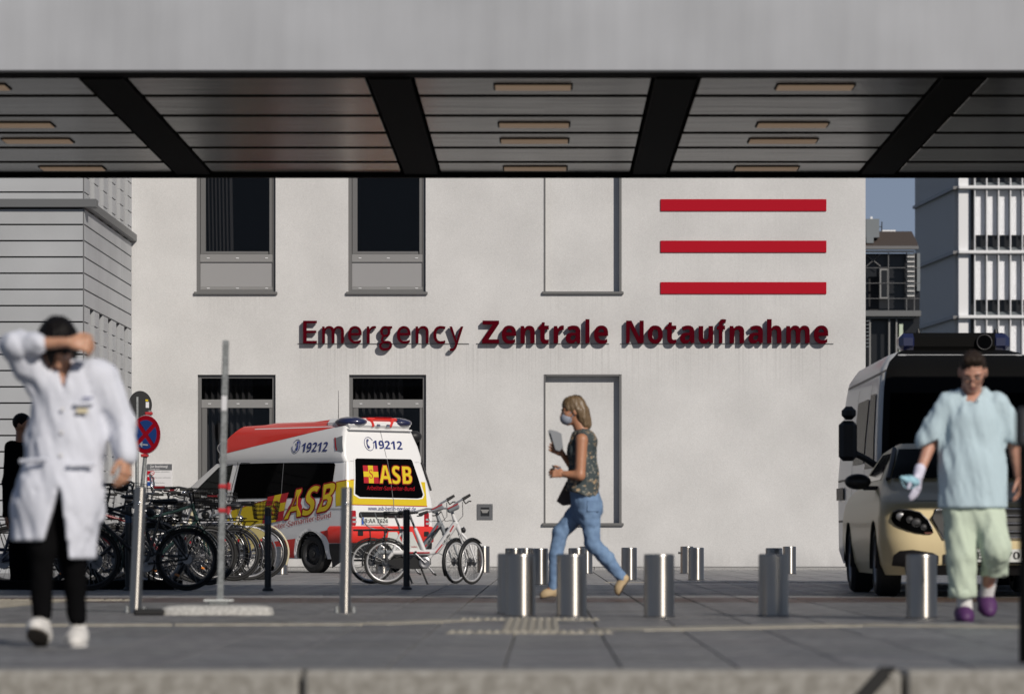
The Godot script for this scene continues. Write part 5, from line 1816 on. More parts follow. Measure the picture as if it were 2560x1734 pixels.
# o: colour, guard, rim, R, base (wheelbase), style (0 diamond, 1 step-through), turn (front wheel), rack, skirt, basket, lamp, seat
func city_bike(label: String, at: Vector3, yaw: float, lean: float, o: Dictionary) -> Node3D:
	var R: float = o.get("R", 0.34)
	var K := R / 0.34
	var B: float = o.get("base", 1.05) * K
	var b := thing("bicycle", label, "bicycle", at, yaw, "bicycles parked in the rack")
	b.rotation.x = 0.0
	b.basis = Basis(Vector3.UP, yaw) * Basis(Vector3.RIGHT, lean)
	var fm: Material = M[o.get("colour", "bike_black")]
	var gm: Material = M[o.get("guard", "bike_black")]
	var rm: Material = M[o.get("rim", "spoke_steel")]
	var turn: float = o.get("turn", 0.0)
	var rear := V(0, R, 0)
	var front := V(B, R, 0)
	var bb := V(0.44, 0.29, 0) * K
	var st := V(0.29, 0.80, 0) * K
	var ht := V(B - 0.19 * K, 0.93 * K, 0)
	var hb := V(B - 0.13 * K, 0.74 * K, 0)
	bike_wheel(b, "wheel", rear, R, 0.0, M.rubber, rm, o.get("spokes", 24), 0.03)
	bike_wheel(b, "wheel", front, R, turn, M.rubber, rm, o.get("spokes", 24))
	var fr := MB.new()
	if o.get("style", 0) == 0:
		fr.cyl(st + V(0.02, -0.06, 0) * K, ht + V(0, -0.03, 0), 0.017 * K, -1, 8).cyl(bb, hb, 0.02 * K, -1, 8)
	else:
		fr.tube([ht + V(0, -0.05, 0), hb + V(-0.1, -0.12, 0) * K, V(0.62, 0.42, 0) * K, bb + V(-0.02, 0.12, 0) * K], 0.02 * K, 8, false, Vector3.BACK)
		fr.tube([hb, hb + V(-0.12, -0.2, 0) * K, V(0.6, 0.33, 0) * K, bb], 0.02 * K, 8, false, Vector3.BACK)
	fr.cyl(bb, st, 0.018 * K, -1, 8).cyl(ht, hb, 0.022 * K, -1, 10)
	for s in [-1, 1]:
		fr.cyl(bb + V(0, 0, 0.03 * s), rear + V(0, 0, 0.065 * s), 0.011 * K, -1, 6).cyl(st + V(0, -0.06, 0.015 * s), rear + V(0, 0, 0.065 * s), 0.009 * K, -1, 6)
	part(b, "frame", fr.done(), fm)
	var fdir := V(cos(turn), 0, -sin(turn))
	var fside := V(sin(turn), 0, cos(turn))
	var fk := MB.new()
	for s in [-1, 1]:
		fk.tube([hb + V(0, -0.01, 0) + fside * 0.02 * s, front + V(-0.07 * K, 0.28 * K, 0) + fside * 0.05 * s, front + fside * 0.058 * s], [0.014 * K, 0.013 * K, 0.009 * K], 7, false, Vector3.BACK)
	part(b, "fork", fk.done(), fm)
	part(b, "mudguard", arc_guard(rear, R + 0.022, deg_to_rad(20), deg_to_rad(205), 0.06, V(1, 0, 0)), gm)
	part(b, "mudguard", arc_guard(front, R + 0.022, deg_to_rad(35), deg_to_rad(200), 0.055, fdir * 1.0), gm)
	# saddle
	var sp := st + V(-0.05, 0.17, 0) * K
	var sd := part(b, "saddle", MB.new().loft([saddle_ring(sp, -0.14 * K, 0.075 * K, 0.03), saddle_ring(sp, -0.11 * K, 0.095 * K, 0.045), saddle_ring(sp, -0.03 * K, 0.085 * K, 0.04), saddle_ring(sp, 0.05 * K, 0.04 * K, 0.032), saddle_ring(sp, 0.13 * K, 0.022 * K, 0.026), saddle_ring(sp, 0.155 * K, 0.01 * K, 0.012)], true).done(), M.saddle_black)
	part(sd, "seat_post", MB.new().cyl(st, sp + V(0, -0.02, 0), 0.013 * K, -1, 8).cyl(sp + V(-0.09, -0.03, 0.03) * K, sp + V(0.08, -0.025, 0.015) * K, 0.005, -1, 5).done(), M.spoke_steel)
	# handlebar
	var top := ht + V(-0.03, 0.12, 0) * K
	var hbm := MB.new().cyl(ht, top, 0.013 * K, -1, 8)
	var wide := 0.29 * K
	for s in [-1, 1]:
		var e: Vector3 = top + V(0, 0.05 * K, 0) + fside * wide * s - fdir * 0.16 * K
		hbm.tube([top, top + fside * 0.12 * K * s + V(0, 0.05 * K, 0), top + fside * wide * 0.85 * s + V(0, 0.06 * K, 0) - fdir * 0.05 * K, e], 0.011 * K, 7)
	var bar := part(b, "handlebar", hbm.done(), M[o.get("bar", "spoke_steel")])
	for s in [-1, 1]:
		var e: Vector3 = top + V(0, 0.05 * K, 0) + fside * wide * s - fdir * 0.16 * K
		part(bar, "grip", MB.new().cyl(e + fdir * 0.09 * K, e - fdir * 0.04 * K, 0.017 * K, -1, 8).done(), M[o.get("grip", "rubber")])
		part(bar, "brake_lever", MB.new().tube([e + fdir * 0.12 * K, e + fdir * 0.10 * K + V(0, -0.03, 0), e + V(0, -0.05, 0)], 0.006, 5).done(), M.black_plastic)
		part(bar, "cable", MB.new().tube([e + fdir * 0.12 * K, top + fdir * 0.14 * K + V(0, 0.04, 0) + fside * 0.1 * s, hb + fdir * 0.10 * K + fside * 0.03 * s], 0.004, 4).done(), M.black_plastic)
	if o.get("bell", false):
		part(bar, "bell", MB.new().ball(top + V(0, 0.08, 0) + fside * 0.1, V(0.03, 0.024, 0.03), 10).done(), M.chrome)
	if o.get("lamp", true):
		part(b, "headlamp", MB.new().ball(hb + fdir * 0.10 * K + V(0, 0.06 * K, 0), V(0.05, 0.045, 0.045), 12).done(), M[o.get("lamp_m", "black_plastic")])
	if o.get("mirror_arch", false):
		part(bar, "hoop", MB.new().tube([top + V(0, 0.06, -0.1), top + V(0.02, 0.2, -0.09), top + V(0.05, 0.24, 0), top + V(0.02, 0.2, 0.09), top + V(0, 0.06, 0.1)], 0.012, 7).done(), M.chrome)
	# crank
	var cr := part(b, "crank", MB.new().cyl(bb + V(0, 0, -0.065), bb + V(0, 0, 0.065), 0.02, -1, 10).cyl(bb + V(0, 0, 0.045), bb + V(0, 0, 0.05), 0.085 * K, -1, 24).cyl(bb + V(0, 0, 0.07), bb + V(0.12, -0.11, 0.07) * K, 0.01, -1, 6).cyl(bb + V(0, 0, -0.07), bb + V(-0.12, 0.11, -0.07) * K, 0.01, -1, 6).done(), M.alloy)
	for s in [-1, 1]:
		part(cr, "pedal", MB.new().box(bb + V(0.12 * s, -0.11 * s, 0.12 * s) * K, V(0.09, 0.022, 0.08), 0.006).done(), M.black_plastic)
	part(b, "chain_guard", MB.new().tube([rear + V(0.02, 0.035, 0.06), bb + V(0.0, 0.09 * K, 0.06)], 0.012, 6).tube([rear + V(0.02, -0.035, 0.06), bb + V(0.0, -0.085 * K, 0.06)], 0.008, 6).done(), M.black_plastic)
	part(b, "kickstand", MB.new().cyl(V(0.22, 0.27, 0.05) * K, V(0.12, 0.01, 0.17) * K, 0.009, -1, 6).done(), M.spoke_steel)
	if o.get("rack", true):
		var y := R * 2.0 + 0.07
		var rk := MB.new()
		for s in [-1, 0, 1]:
			rk.cyl(V(0.22 * K, y, 0.055 * s), V(-0.30 * K, y, 0.055 * s), 0.006, -1, 6)
		for s in [-1, 1]:
			rk.cyl(V(-0.14 * K, y, 0.055 * s), rear + V(0, 0, 0.075 * s), 0.006, -1, 6).cyl(V(-0.28 * K, y, 0.055 * s), V(-0.12 * K, y - 0.16 * K, 0.065 * s), 0.005, -1, 6)
		for x in [0.2, 0.02, -0.14, -0.3]:
			rk.cyl(V(x * K, y, -0.055), V(x * K, y, 0.055), 0.006, -1, 6)
		part(b, "rack", rk.done(), M[o.get("rack_m", "black_metal")])
		part(b, "rear_reflector", MB.new().box(V(-R * 0.93 - 0.03, R + R * 0.52, 0), V(0.02, 0.035, 0.05), 0.006).done(), M.lamp_red)
	if o.has("skirt"):
		for s in [-1, 1]:
			var poly := PackedVector2Array([Vector2(0.01, 0.0)])
			for k in 11:
				poly.append(Vector2.from_angle(deg_to_rad(55 + 7.5 * k)) * (R + 0.01))
			part(b, "skirt_guard", MB.new().prism(poly, 0.004, T(0, R, 0.05 * s)).done(), M.gold_guard)
	if o.get("basket", false):
		var c := top + fdir * 0.2 * K + V(0, -0.06, 0)
		if o.get("basket_rear", false):
			c = V(-0.06, R * 2.0 + 0.2, 0)
		var bk := MB.new()
		for lv in 5:
			var y := c.y - 0.11 + lv * 0.055
			var e := 0.13 + lv * 0.008
			bk.tube([V(c.x - e, y, -e), V(c.x + e, y, -e), V(c.x + e, y, e), V(c.x - e, y, e)], 0.004, 4, true)
		for k in 9:
			var f := -1.0 + k * 0.25
			for s in [-1, 1]:
				bk.cyl(V(c.x + 0.13 * f, c.y - 0.11, 0.13 * s), V(c.x + 0.16 * f, c.y + 0.11, 0.16 * s), 0.003, -1, 4, false)
				bk.cyl(V(c.x + 0.13 * s, c.y - 0.11, 0.13 * f), V(c.x + 0.16 * s, c.y + 0.11, 0.16 * f), 0.003, -1, 4, false)
			bk.cyl(V(c.x + 0.13 * f, c.y - 0.11, -0.13), V(c.x + 0.13 * f, c.y - 0.11, 0.13), 0.003, -1, 4, false)
		part(b, "basket", bk.done(), M.black_metal)
	if o.get("reflectors", false):
		for w in [rear, front]:
			part(b, "wheel_reflector", MB.new().box(w + V(0.1, -R * 0.5, 0.012), V(0.05, 0.022, 0.008), 0.003, Basis(Vector3.BACK, 0.4)).done(), M.amber)
	return b

func saddle_ring(c: Vector3, x: float, w: float, h: float) -> PackedVector3Array:
	var r := PackedVector3Array()
	for k in 10:
		var t := TAU * k / 10.0
		r.append(c + V(x, sin(t) * h * (0.6 if sin(t) > 0 else 1.0), cos(t) * w))
	return r

func bike_at(label: String, rx: float, by: float, yaw: float, lean: float, o: Dictionary) -> void:     # rx: where the rear hub stands, by: foot of the tyres
	var d := ground_at(by)
	city_bike(label, V((rx - CX) * d / F, 0, -d), yaw, lean, o)

func build_bikes() -> void:
	var L := PI
	bike_at("nearest black city bicycle with full mudguards, saddle left of its rear wheel", 424, 1340, L + 0.12, 0.03, {"R": 0.32, "colour": "bike_black", "guard": "bike_green", "rim": "rim_dark", "rack": true, "bar": "bike_black", "reflectors": true, "spokes": 32})
	bike_at("black bicycle behind the doctor's coat with wide dark handlebar", 118, 1337, 0.1, -0.04, {"R": 0.34, "colour": "bike_black", "rim": "spoke_steel", "bar": "bike_black", "reflectors": true, "turn": 0.15})
	bike_at("dark step-through bicycle at the left edge behind the doctor", 92, 1333, L - 0.15, 0.05, {"R": 0.34, "style": 1, "rim": "rim_dark", "colour": "bike_navy", "bar": "bike_black", "lamp_m": "chrome"})
	bike_at("dark bicycle with bright rim curve between the doctor's hem and the slim post", 352, 1331, L - 0.25, 0.0, {"R": 0.35, "colour": "bike_black", "guard": "bike_black", "rim": "bike_silver", "bar": "bike_black", "turn": -0.2})
	bike_at("dark red bicycle with silver rims in the middle of the rack", 370, 1324, L + 0.3, 0.06, {"R": 0.32, "colour": "bike_red", "rim": "spoke_steel", "bar": "spoke_steel", "basket": true, "basket_rear": true, "reflectors": true})
	bike_at("silver framed bicycle with pale rack behind the square post", 478, 1319, L + 0.2, -0.03, {"R": 0.335, "colour": "bike_silver", "guard": "bike_black", "rack_m": "bike_silver", "rim": "spoke_steel", "reflectors": true, "spokes": 28})
	bike_at("navy bicycle with black mudguard beside the silver racked one", 500, 1317.5, L - 0.1, 0.05, {"R": 0.36, "colour": "bike_navy", "guard": "bike_navy", "rim": "spoke_steel", "mirror_arch": true, "grip": "bike_red"})
	bike_at("bicycle with gold transparent skirt guard over its rear wheel", 563, 1316.5, L + 0.15, -0.05, {"R": 0.335, "style": 1, "colour": "bike_grey", "guard": "bike_silver", "rim": "bike_silver", "skirt": true, "rack": false, "lamp_m": "chrome", "bell": true})
	bike_at("cream mudguard bicycle at the right end of the row with wire basket", 591, 1315, L - 0.12, 0.04, {"R": 0.35, "style": 1, "colour": "bike_cream", "guard": "bike_cream", "rim": "spoke_steel", "basket": true, "basket_rear": true, "rack": false})
	bike_at("bicycle facing right with chrome headlamp and red grips by the ambulance's bonnet", 385, 1313, -0.35, 0.03, {"R": 0.34, "colour": "bike_grey", "guard": "bike_silver", "rim": "bike_silver", "lamp_m": "chrome", "grip": "bike_red", "turn": 0.3, "bell": true})
	bike_at("black bicycle farthest back in the rack under the notice board", 330, 1310, -0.1, -0.03, {"R": 0.36, "colour": "bike_black", "rim": "spoke_steel", "basket": true, "turn": -0.2})
	bike_at("dark bicycle at the far left edge, half outside the picture", 20, 1326, -0.2, 0.02, {"R": 0.34, "colour": "bike_black", "rim": "rim_dark", "bar": "bike_black", "turn": 0.2})
	bike_at("black bicycle with upright bars crowded between the red and silver ones", 445, 1322, L + 0.05, -0.06, {"R": 0.34, "colour": "bike_black", "rim": "rim_dark", "bar": "bike_black", "style": 1})
	bike_at("dark green bicycle pointing right, its front wheel behind the nearest one's rear wheel", 262, 1328, 0.15, 0.04, {"R": 0.34, "colour": "bike_green", "rim": "rim_dark", "bar": "bike_black", "basket": true, "turn": 0.25})
	bike_at("black bicycle pushed against the gold guarded one", 530, 1318, L - 0.05, 0.03, {"R": 0.34, "colour": "bike_black", "rim": "rim_dark", "bar": "bike_black", "rack": true})
	# low dark rails added to stand for the shade under the bicycles
	var d := 39.6
	var r := thing("added_dark_rail", "low black rail added for the dark shade under the bicycles at left", "added dark rail", V((150.0 - CX) * d / F, 0, -d))
	part(r, "rail", MB.new().box(V(0, 0.05, 0), V(2.3, 0.1, 0.1), 0.01).done(), M.black_metal)
	part(r, "rail", MB.new().box(V(0, 0.05, -0.5), V(2.3, 0.1, 0.1), 0.01).done(), M.black_metal)
	for k in 4:
		part(r, "holder", MB.new().tube([V(-0.95 + k * 0.6, 0.1, 0), V(-0.95 + k * 0.6, 0.3, 0), V(-0.95 + k * 0.6, 0.3, -0.5), V(-0.95 + k * 0.6, 0.1, -0.5)], 0.012, 6).done(), M.black_metal)
	# two white rental bicycles
	rental("white rental bicycle nearer the viewer, red stripes on its low frame", 876.0, 1326.0, 0.0, M.bike_white)
	rental("second white rental bicycle, half hidden behind the first, greyer frame", 843.0, 1325.0, 0.35, M.bike_grey)

func rental(label: String, rx: float, by: float, back: float, fm: Material) -> void:
	var d := ground_at(by) + back
	var b := thing("rental_bicycle", label, "bicycle", V((rx - CX) * d / F, 0, -d), 0.1, "white rental bicycles leaning on their stands")
	b.basis = Basis(Vector3.UP, 0.06) * Basis(Vector3.RIGHT, 0.04)
	var q := func(x, y, z := 0.0) -> Vector3: return V((x - 615.0) / 1062.0, (1480.0 - y) / 1062.0, z)
	var R := 0.26
	var rear := V(0, R, 0)
	var front: Vector3 = q.call(1672, 1190)
	front.y = R
	bike_wheel(b, "wheel", rear, R, 0.0, M.rubber, M.rim_bright, 28, 0.03)
	bike_wheel(b, "wheel", front, R, 0.95, M.rubber, M.rim_bright, 28, 0.03)
	var down := [q.call(1478, 720), q.call(1420, 800), q.call(1290, 990), q.call(1235, 1065), q.call(1170, 1085), q.call(960, 1085), q.call(700, 1085)]
	var fr := MB.new().tube(down, [0.038, 0.038, 0.038, 0.037, 0.037, 0.034, 0.028], 10, false, Vector3.BACK)
	fr.tube([q.call(1080, 1075), q.call(1015, 900), q.call(968, 785)], [0.031, 0.026, 0.02], 8, false, Vector3.BACK)
	fr.tube([q.call(810, 815), q.call(740, 960), q.call(700, 1075), q.call(650, 1165)], [0.013, 0.013, 0.014, 0.016], 7, false, Vector3.BACK)
	fr.tube([q.call(700, 1090), q.call(640, 1165)], [0.024, 0.02], 8, false, Vector3.BACK)
	fr.tube([q.call(835, 900), q.call(810, 980), q.call(780, 1020), q.call(720, 1020)], 0.010, 6, false, Vector3.BACK)
	fr.tube([q.call(1410, 540), q.call(1450, 660), q.call(1495, 770), q.call(1525, 850)], [0.015, 0.022, 0.03, 0.022], 10, false, Vector3.BACK)
	fr.tube([q.call(1180, 1100), q.call(1110, 1200)], 0.024, 8, false, Vector3.BACK)
	var frame := part(b, "frame", fr.done(), fm)
	# red bands on the frame
	for sg in [[1445, 750, 1400, 830], [1305, 985, 1225, 1085], [1150, 1085, 905, 1085]]:
		var a: Vector3 = q.call(sg[0], sg[1])
		var c: Vector3 = q.call(sg[2], sg[3])
		var dir := (c - a).normalized()
		part(frame, "red_stripe", MB.new().box((a + c) * 0.5 + V(0, 0, 0.037), V(a.distance_to(c), 0.016, 0.006), 0.0, Basis(Vector3.BACK, atan2(dir.y, dir.x))).done(), M.decal_red)
	var ta: Vector3 = q.call(1322, 985)
	var tb: Vector3 = q.call(1405, 862)
	var nrm := (tb - ta).normalized().rotated(Vector3.BACK, PI * 0.5)
	part(frame, "lettering", decal(MB.new(), "Call a Bike", true, Vector2(ta.x, ta.y), Vector2(tb.x, tb.y), Vector2(ta.x, ta.y) + Vector2(nrm.x, nrm.y) * 0.022, func(p, off): return V(p.x, p.y, off), 0.040).done(), M.plate_ink)
	var fk := MB.new()
	var fs := V(sin(0.95), 0, cos(0.95))
	for s in [-1, 1]:
		fk.tube([q.call(1528, 850) + fs * 0.02 * s, q.call(1590, 950) + fs * 0.045 * s, front + fs * 0.052 * s], [0.016, 0.014, 0.010], 7, false, Vector3.BACK)
	part(b, "fork", fk.done(), fm)
	var fdir := V(cos(0.95), 0, -sin(0.95))
	part(b, "mudguard", arc_guard(rear, R + 0.016, deg_to_rad(10), deg_to_rad(190), 0.05, V(1, 0, 0)), M.black_plastic)
	part(b, "mudguard", arc_guard(front, R + 0.016, deg_to_rad(50), deg_to_rad(215), 0.05, fdir), M.black_plastic)
	for w in [rear, front]:
		part(b, "mudguard_stay", MB.new().cyl(w + V(0, 0, 0.03), w + V(-0.24, 0.12, 0.03), 0.004, -1, 4).done(), M.spoke_steel)
	# carrier with a curved wing
	var y: float = q.call(0, 808).y
	part(b, "rack", MB.new().box(V(0.0, y, 0.0), V(0.44, 0.02, 0.11), 0.008).cyl(V(-0.02, y, 0.045), rear + V(0, 0, 0.05), 0.008, -1, 6).cyl(V(-0.02, y, -0.045), rear + V(0, 0, -0.05), 0.008, -1, 6).done(), M.black_plastic)
	var wing := []
	for k in 7:
		var t := k / 6.0
		var p: Vector3 = q.call(475, 600).lerp(q.call(700, 800), t) + V(-0.03 * sin(t * PI), -0.05 * sin(t * PI), 0)
		wing.append(PackedVector3Array([p + V(0, 0, -0.05), p + V(0.004, 0.006, 0), p + V(0, 0, 0.05), p + V(-0.004, -0.006, 0)]))
	part(b, "spring_clip", MB.new().loft(wing, true).done(), M.bike_grey)
	var sp: Vector3 = q.call(885, 592)
	var sd := part(b, "saddle", MB.new().loft([saddle_ring(sp, -0.12, 0.05, 0.02), saddle_ring(sp, -0.1, 0.075, 0.032), saddle_ring(sp, -0.02, 0.07, 0.03), saddle_ring(sp, 0.05, 0.03, 0.022), saddle_ring(sp, 0.105, 0.018, 0.016), saddle_ring(sp, 0.12, 0.006, 0.008)], true).done(), M.saddle_black)
	part(sd, "seat_post", MB.new().cyl(q.call(968, 790), q.call(905, 625), 0.013, -1, 8).done(), M.spoke_steel)
	part(sd, "spring", MB.new().cyl(q.call(785, 620, 0.03), q.call(790, 660, 0.03), 0.018, -1, 8).cyl(q.call(785, 620, -0.03), q.call(790, 660, -0.03), 0.018, -1, 8).done(), M.rubber)
	# chain case, crank
	var cc: Vector3 = q.call(1090, 1207)
	part(b, "chain_case", MB.new().prism(PackedVector2Array([Vector2(0.02, 0.285), Vector2(0.2, 0.31), Vector2(0.46, 0.335), Vector2(0.515, 0.3), Vector2(0.52, 0.24), Vector2(0.47, 0.185), Vector2(0.3, 0.18), Vector2(0.1, 0.21), Vector2(0.02, 0.245)]), 0.03, T(0, 0, 0.03)).done(), M.black_plastic)
	var cr := part(b, "crank", MB.new().lathe([Vector2(0.066, 0.0), Vector2(0.066, 0.01), Vector2(0.05, 0.016), Vector2(0.03, 0.012), Vector2(0.001, 0.018)], 24, Transform3D(Basis(Vector3.RIGHT, PI * 0.5), cc + V(0, 0, 0.062))).cyl(cc + V(0, 0, -0.07), cc + V(0, 0, 0.085), 0.016, -1, 10).cyl(cc + V(0, 0, 0.08), q.call(965, 1085, 0.08), 0.012, -1, 7).cyl(cc + V(0, 0, -0.06), q.call(1205, 1345, -0.06), 0.012, -1, 7).done(), M.bike_silver)
	part(cr, "pedal", MB.new().box(q.call(965, 1082, 0.12), V(0.05, 0.022, 0.07), 0.006, Basis(Vector3.BACK, 0.6)).done(), M.black_plastic)
	part(cr, "pedal", MB.new().box(q.call(1210, 1352, -0.1), V(0.06, 0.022, 0.07), 0.006, Basis(Vector3.BACK, -0.6)).done(), M.black_plastic)
	part(b, "kickstand", MB.new().tube([q.call(1050, 1290, 0.0), q.call(1090, 1390, 0.05), q.call(1122, 1470, 0.09), q.call(1135, 1476, 0.10)], 0.011, 6, false, Vector3.BACK).done(), M.black_plastic)
	# handlebar: runs away from the viewer on the right
	var a: Vector3 = q.call(1015, 615, 0.2)
	var e: Vector3 = q.call(1655, 385, -0.22)
	var stem: Vector3 = q.call(1410, 540)
	var bar := part(b, "handlebar", MB.new().tube([a, q.call(1130, 580, 0.16), q.call(1300, 540, 0.06), stem + V(0, -0.005, 0), q.call(1480, 480, -0.08), q.call(1575, 430, -0.18), e], 0.012, 7).done(), M.bike_silver)
	part(bar, "grip", MB.new().cyl(a, q.call(1120, 580, 0.16), 0.019, 0.017, 8).done(), M.rubber)
	part(bar, "grip", MB.new().cyl(q.call(1565, 437, -0.17), e, 0.021, 0.017, 8).done(), M.rubber)
	part(bar, "brake_lever", MB.new().tube([q.call(1570, 450, -0.15), q.call(1600, 490, -0.17), q.call(1640, 462, -0.2), q.call(1668, 462, -0.22)], 0.008, 5).done(), M.black_plastic)
	part(bar, "brake_lever", MB.new().tube([q.call(1290, 580, 0.06), q.call(1240, 625, 0.1), q.call(1180, 628, 0.14)], 0.008, 5).done(), M.black_plastic)
	part(bar, "lock_box", MB.new().box(q.call(1440, 545, 0.05), V(0.15, 0.06, 0.1), 0.02, Basis(Vector3.BACK, 0.45)).done(), M.bike_grey)
	part(bar, "red_lid", MB.new().box(q.call(1432, 515, 0.05), V(0.14, 0.012, 0.09), 0.004, Basis(Vector3.BACK, 0.45)).done(), M.decal_red)
	part(bar, "cable", MB.new().tube([q.call(1560, 470, -0.15), q.call(1560, 640, -0.05), q.call(1500, 700, 0), q.call(1450, 740, 0.02)], 0.004, 4).tube([q.call(1290, 580, 0.06), q.call(1340, 700, 0.08), q.call(1400, 690, 0.05), q.call(1470, 700, 0.02)], 0.004, 4).done(), M.black_plastic)
	part(b, "headlamp", MB.new().ball(q.call(1565, 812), V(0.03, 0.035, 0.03), 10).done(), M.black_plastic)
	part(b, "lamp_bracket", MB.new().tube([q.call(1530, 850), q.call(1535, 790), q.call(1570, 770), q.call(1580, 840)], 0.006, 5).done(), M.chrome)
	# advertising board in the frame triangle
	var ad := part(b, "advert_board", MB.new().prism(PackedVector2Array([Vector2(0.16, 0.37), Vector2(0.41, 0.37), Vector2(0.30, 0.61), Vector2(0.20, 0.61)]), 0.008, T(0, 0, -0.004)).done(), M.plate_white)
	part(ad, "lettering", decal(MB.new(), "radeln.", true, Vector2(0.29, 0.43), Vector2(0.365, 0.43), Vector2(0.29, 0.447), func(p, off): return V(p.x, p.y, off), 0.006).done(), M.decal_red)

func build_small() -> void:
	# cast shadow laid on the kerb as dark strip; upright standing for a person
	var s := thing("kerb_shadow_strip", "dark slanting strip laid on the pale kerb stones as a cast shadow", "cable", V(1.30, 0, -14.872))
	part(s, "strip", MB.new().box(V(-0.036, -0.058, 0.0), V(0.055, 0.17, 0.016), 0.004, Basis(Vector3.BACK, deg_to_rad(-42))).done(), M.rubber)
	part(s, "shadow_end", MB.new().box(V(0.03, 0.012, -0.03), V(0.06, 0.014, 0.07), 0.004).done(), M.rubber)
	var d := 16.0
	var p := thing("edge_person_standin", "black upright with grey box standing in for a person at the right edge", "pole", V((2331.0 - CX) * d / F, 0, -d))
	part(p, "pole", MB.new().cyl(V(0, 0, 0), V(0, 1.0, 0), 0.032, -1, 14).done(), M.black_metal)
	part(p, "box", MB.new().box(V(0.0, 0.98, 0.0), V(0.09, 0.17, 0.08), 0.02).done(), M.rim_dark)
	part(p, "button", MB.new().cyl(V(0.0, 0.95, 0.04), V(0.0, 0.95, 0.046), 0.012, -1, 10).done(), M.chrome)

# ---------- people ----------
func head(mb: MB, c: Vector3, bs: Basis, size: float, neck_to: Vector3) -> void:
	var f := SDF.new(c - Vector3.ONE * 0.2, c + Vector3.ONE * 0.17, 0.0062)
	var k := size / 0.23
	var q := func(x: float, y: float, z: float) -> Vector3: return c + bs * (V(x, y, z) * k)
	f.ell(q.call(0, 0.03, -0.012), V(0.074, 0.088, 0.094) * k, 0.02, bs)
	f.cap(q.call(0, -0.02, 0.03), q.call(0, -0.078, 0.056), 0.058 * k, 0.03 * k, 0.03)
	f.cap(q.call(-0.032, -0.02, 0.055), q.call(-0.018, -0.07, 0.06), 0.026 * k, 0.018 * k, 0.02)
	f.cap(q.call(0.032, -0.02, 0.055), q.call(0.018, -0.07, 0.06), 0.026 * k, 0.018 * k, 0.02)
	f.cap(q.call(-0.036, 0.028, 0.072), q.call(0.036, 0.028, 0.072), 0.013 * k, 0.013 * k, 0.014)
	f.cap(q.call(0, 0.015, 0.084), q.call(0, -0.026, 0.104), 0.008 * k, 0.013 * k, 0.012)
	f.cap(q.call(-0.012, -0.03, 0.088), q.call(0.012, -0.03, 0.088), 0.009 * k, 0.009 * k, 0.008)
	for s in [-1.0, 1.0]:
		f.ell(q.call(0.03 * s, 0.008, 0.088), V(0.017, 0.011, 0.014) * k, 0.01, bs, true)
		f.ell(q.call(0.03 * s, 0.006, 0.072), V(0.013, 0.012, 0.012) * k, 0.005, bs)
		f.ell(q.call(0.075 * s, -0.004, -0.008), V(0.010, 0.030, 0.018) * k, 0.01, bs)
	f.cap(q.call(-0.018, -0.052, 0.082), q.call(0.018, -0.052, 0.082), 0.0075 * k, 0.0075 * k, 0.005)
	f.cap(q.call(-0.014, -0.062, 0.079), q.call(0.014, -0.062, 0.079), 0.0075 * k, 0.0075 * k, 0.005)
	f.cap(q.call(0, -0.05, -0.02), neck_to, 0.054 * k, 0.06 * k, 0.03)
	f.emit(mb)

func face_parts(body: Node3D, c: Vector3, bs: Basis, size: float, glasses: bool) -> void:
	var k := size / 0.23
	for s in [-1.0, 1.0]:
		var e := part(body, "eye", MB.new().ball(c + bs * (V(0.03 * s, 0.006, 0.078) * k), V(0.011, 0.0075, 0.008) * k, 10, bs).done(), M.sock_white)
		part(e, "iris", MB.new().ball(c + bs * (V(0.03 * s, 0.005, 0.084) * k), V(0.005, 0.005, 0.003) * k, 8, bs).done(), M.hair_black)
		part(body, "eyebrow", MB.new().tube([c + bs * (V(0.014 * s, 0.030, 0.088) * k), c + bs * (V(0.032 * s, 0.035, 0.085) * k), c + bs * (V(0.05 * s, 0.029, 0.072) * k)], 0.0045 * k, 5).done(), M.hair_black)
	part(body, "mouth", MB.new().tube([c + bs * (V(-0.022, -0.056, 0.082) * k), c + bs * (V(0, -0.055, 0.092) * k), c + bs * (V(0.022, -0.056, 0.082) * k)], 0.0052 * k, 6).done(), M.lip)
	if glasses:
		var g := MB.new()
		for s in [-1.0, 1.0]:
			var loop := []
			for i in 14:
				var t := TAU * i / 14.0
				loop.append(c + bs * (V(0.031 * s + cos(t) * 0.024, 0.004 + sin(t) * 0.017, 0.103) * k))
			g.tube(loop, 0.0022, 5, true)
			g.cyl(c + bs * (V(0.055 * s, 0.008, 0.1) * k), c + bs * (V(0.079 * s, 0.006, 0.0) * k), 0.002, -1, 5)
		g.cyl(c + bs * (V(-0.008, 0.008, 0.104) * k), c + bs * (V(0.008, 0.008, 0.104) * k), 0.002, -1, 5)
		part(body, "spectacles", g.done(), M.black_plastic)

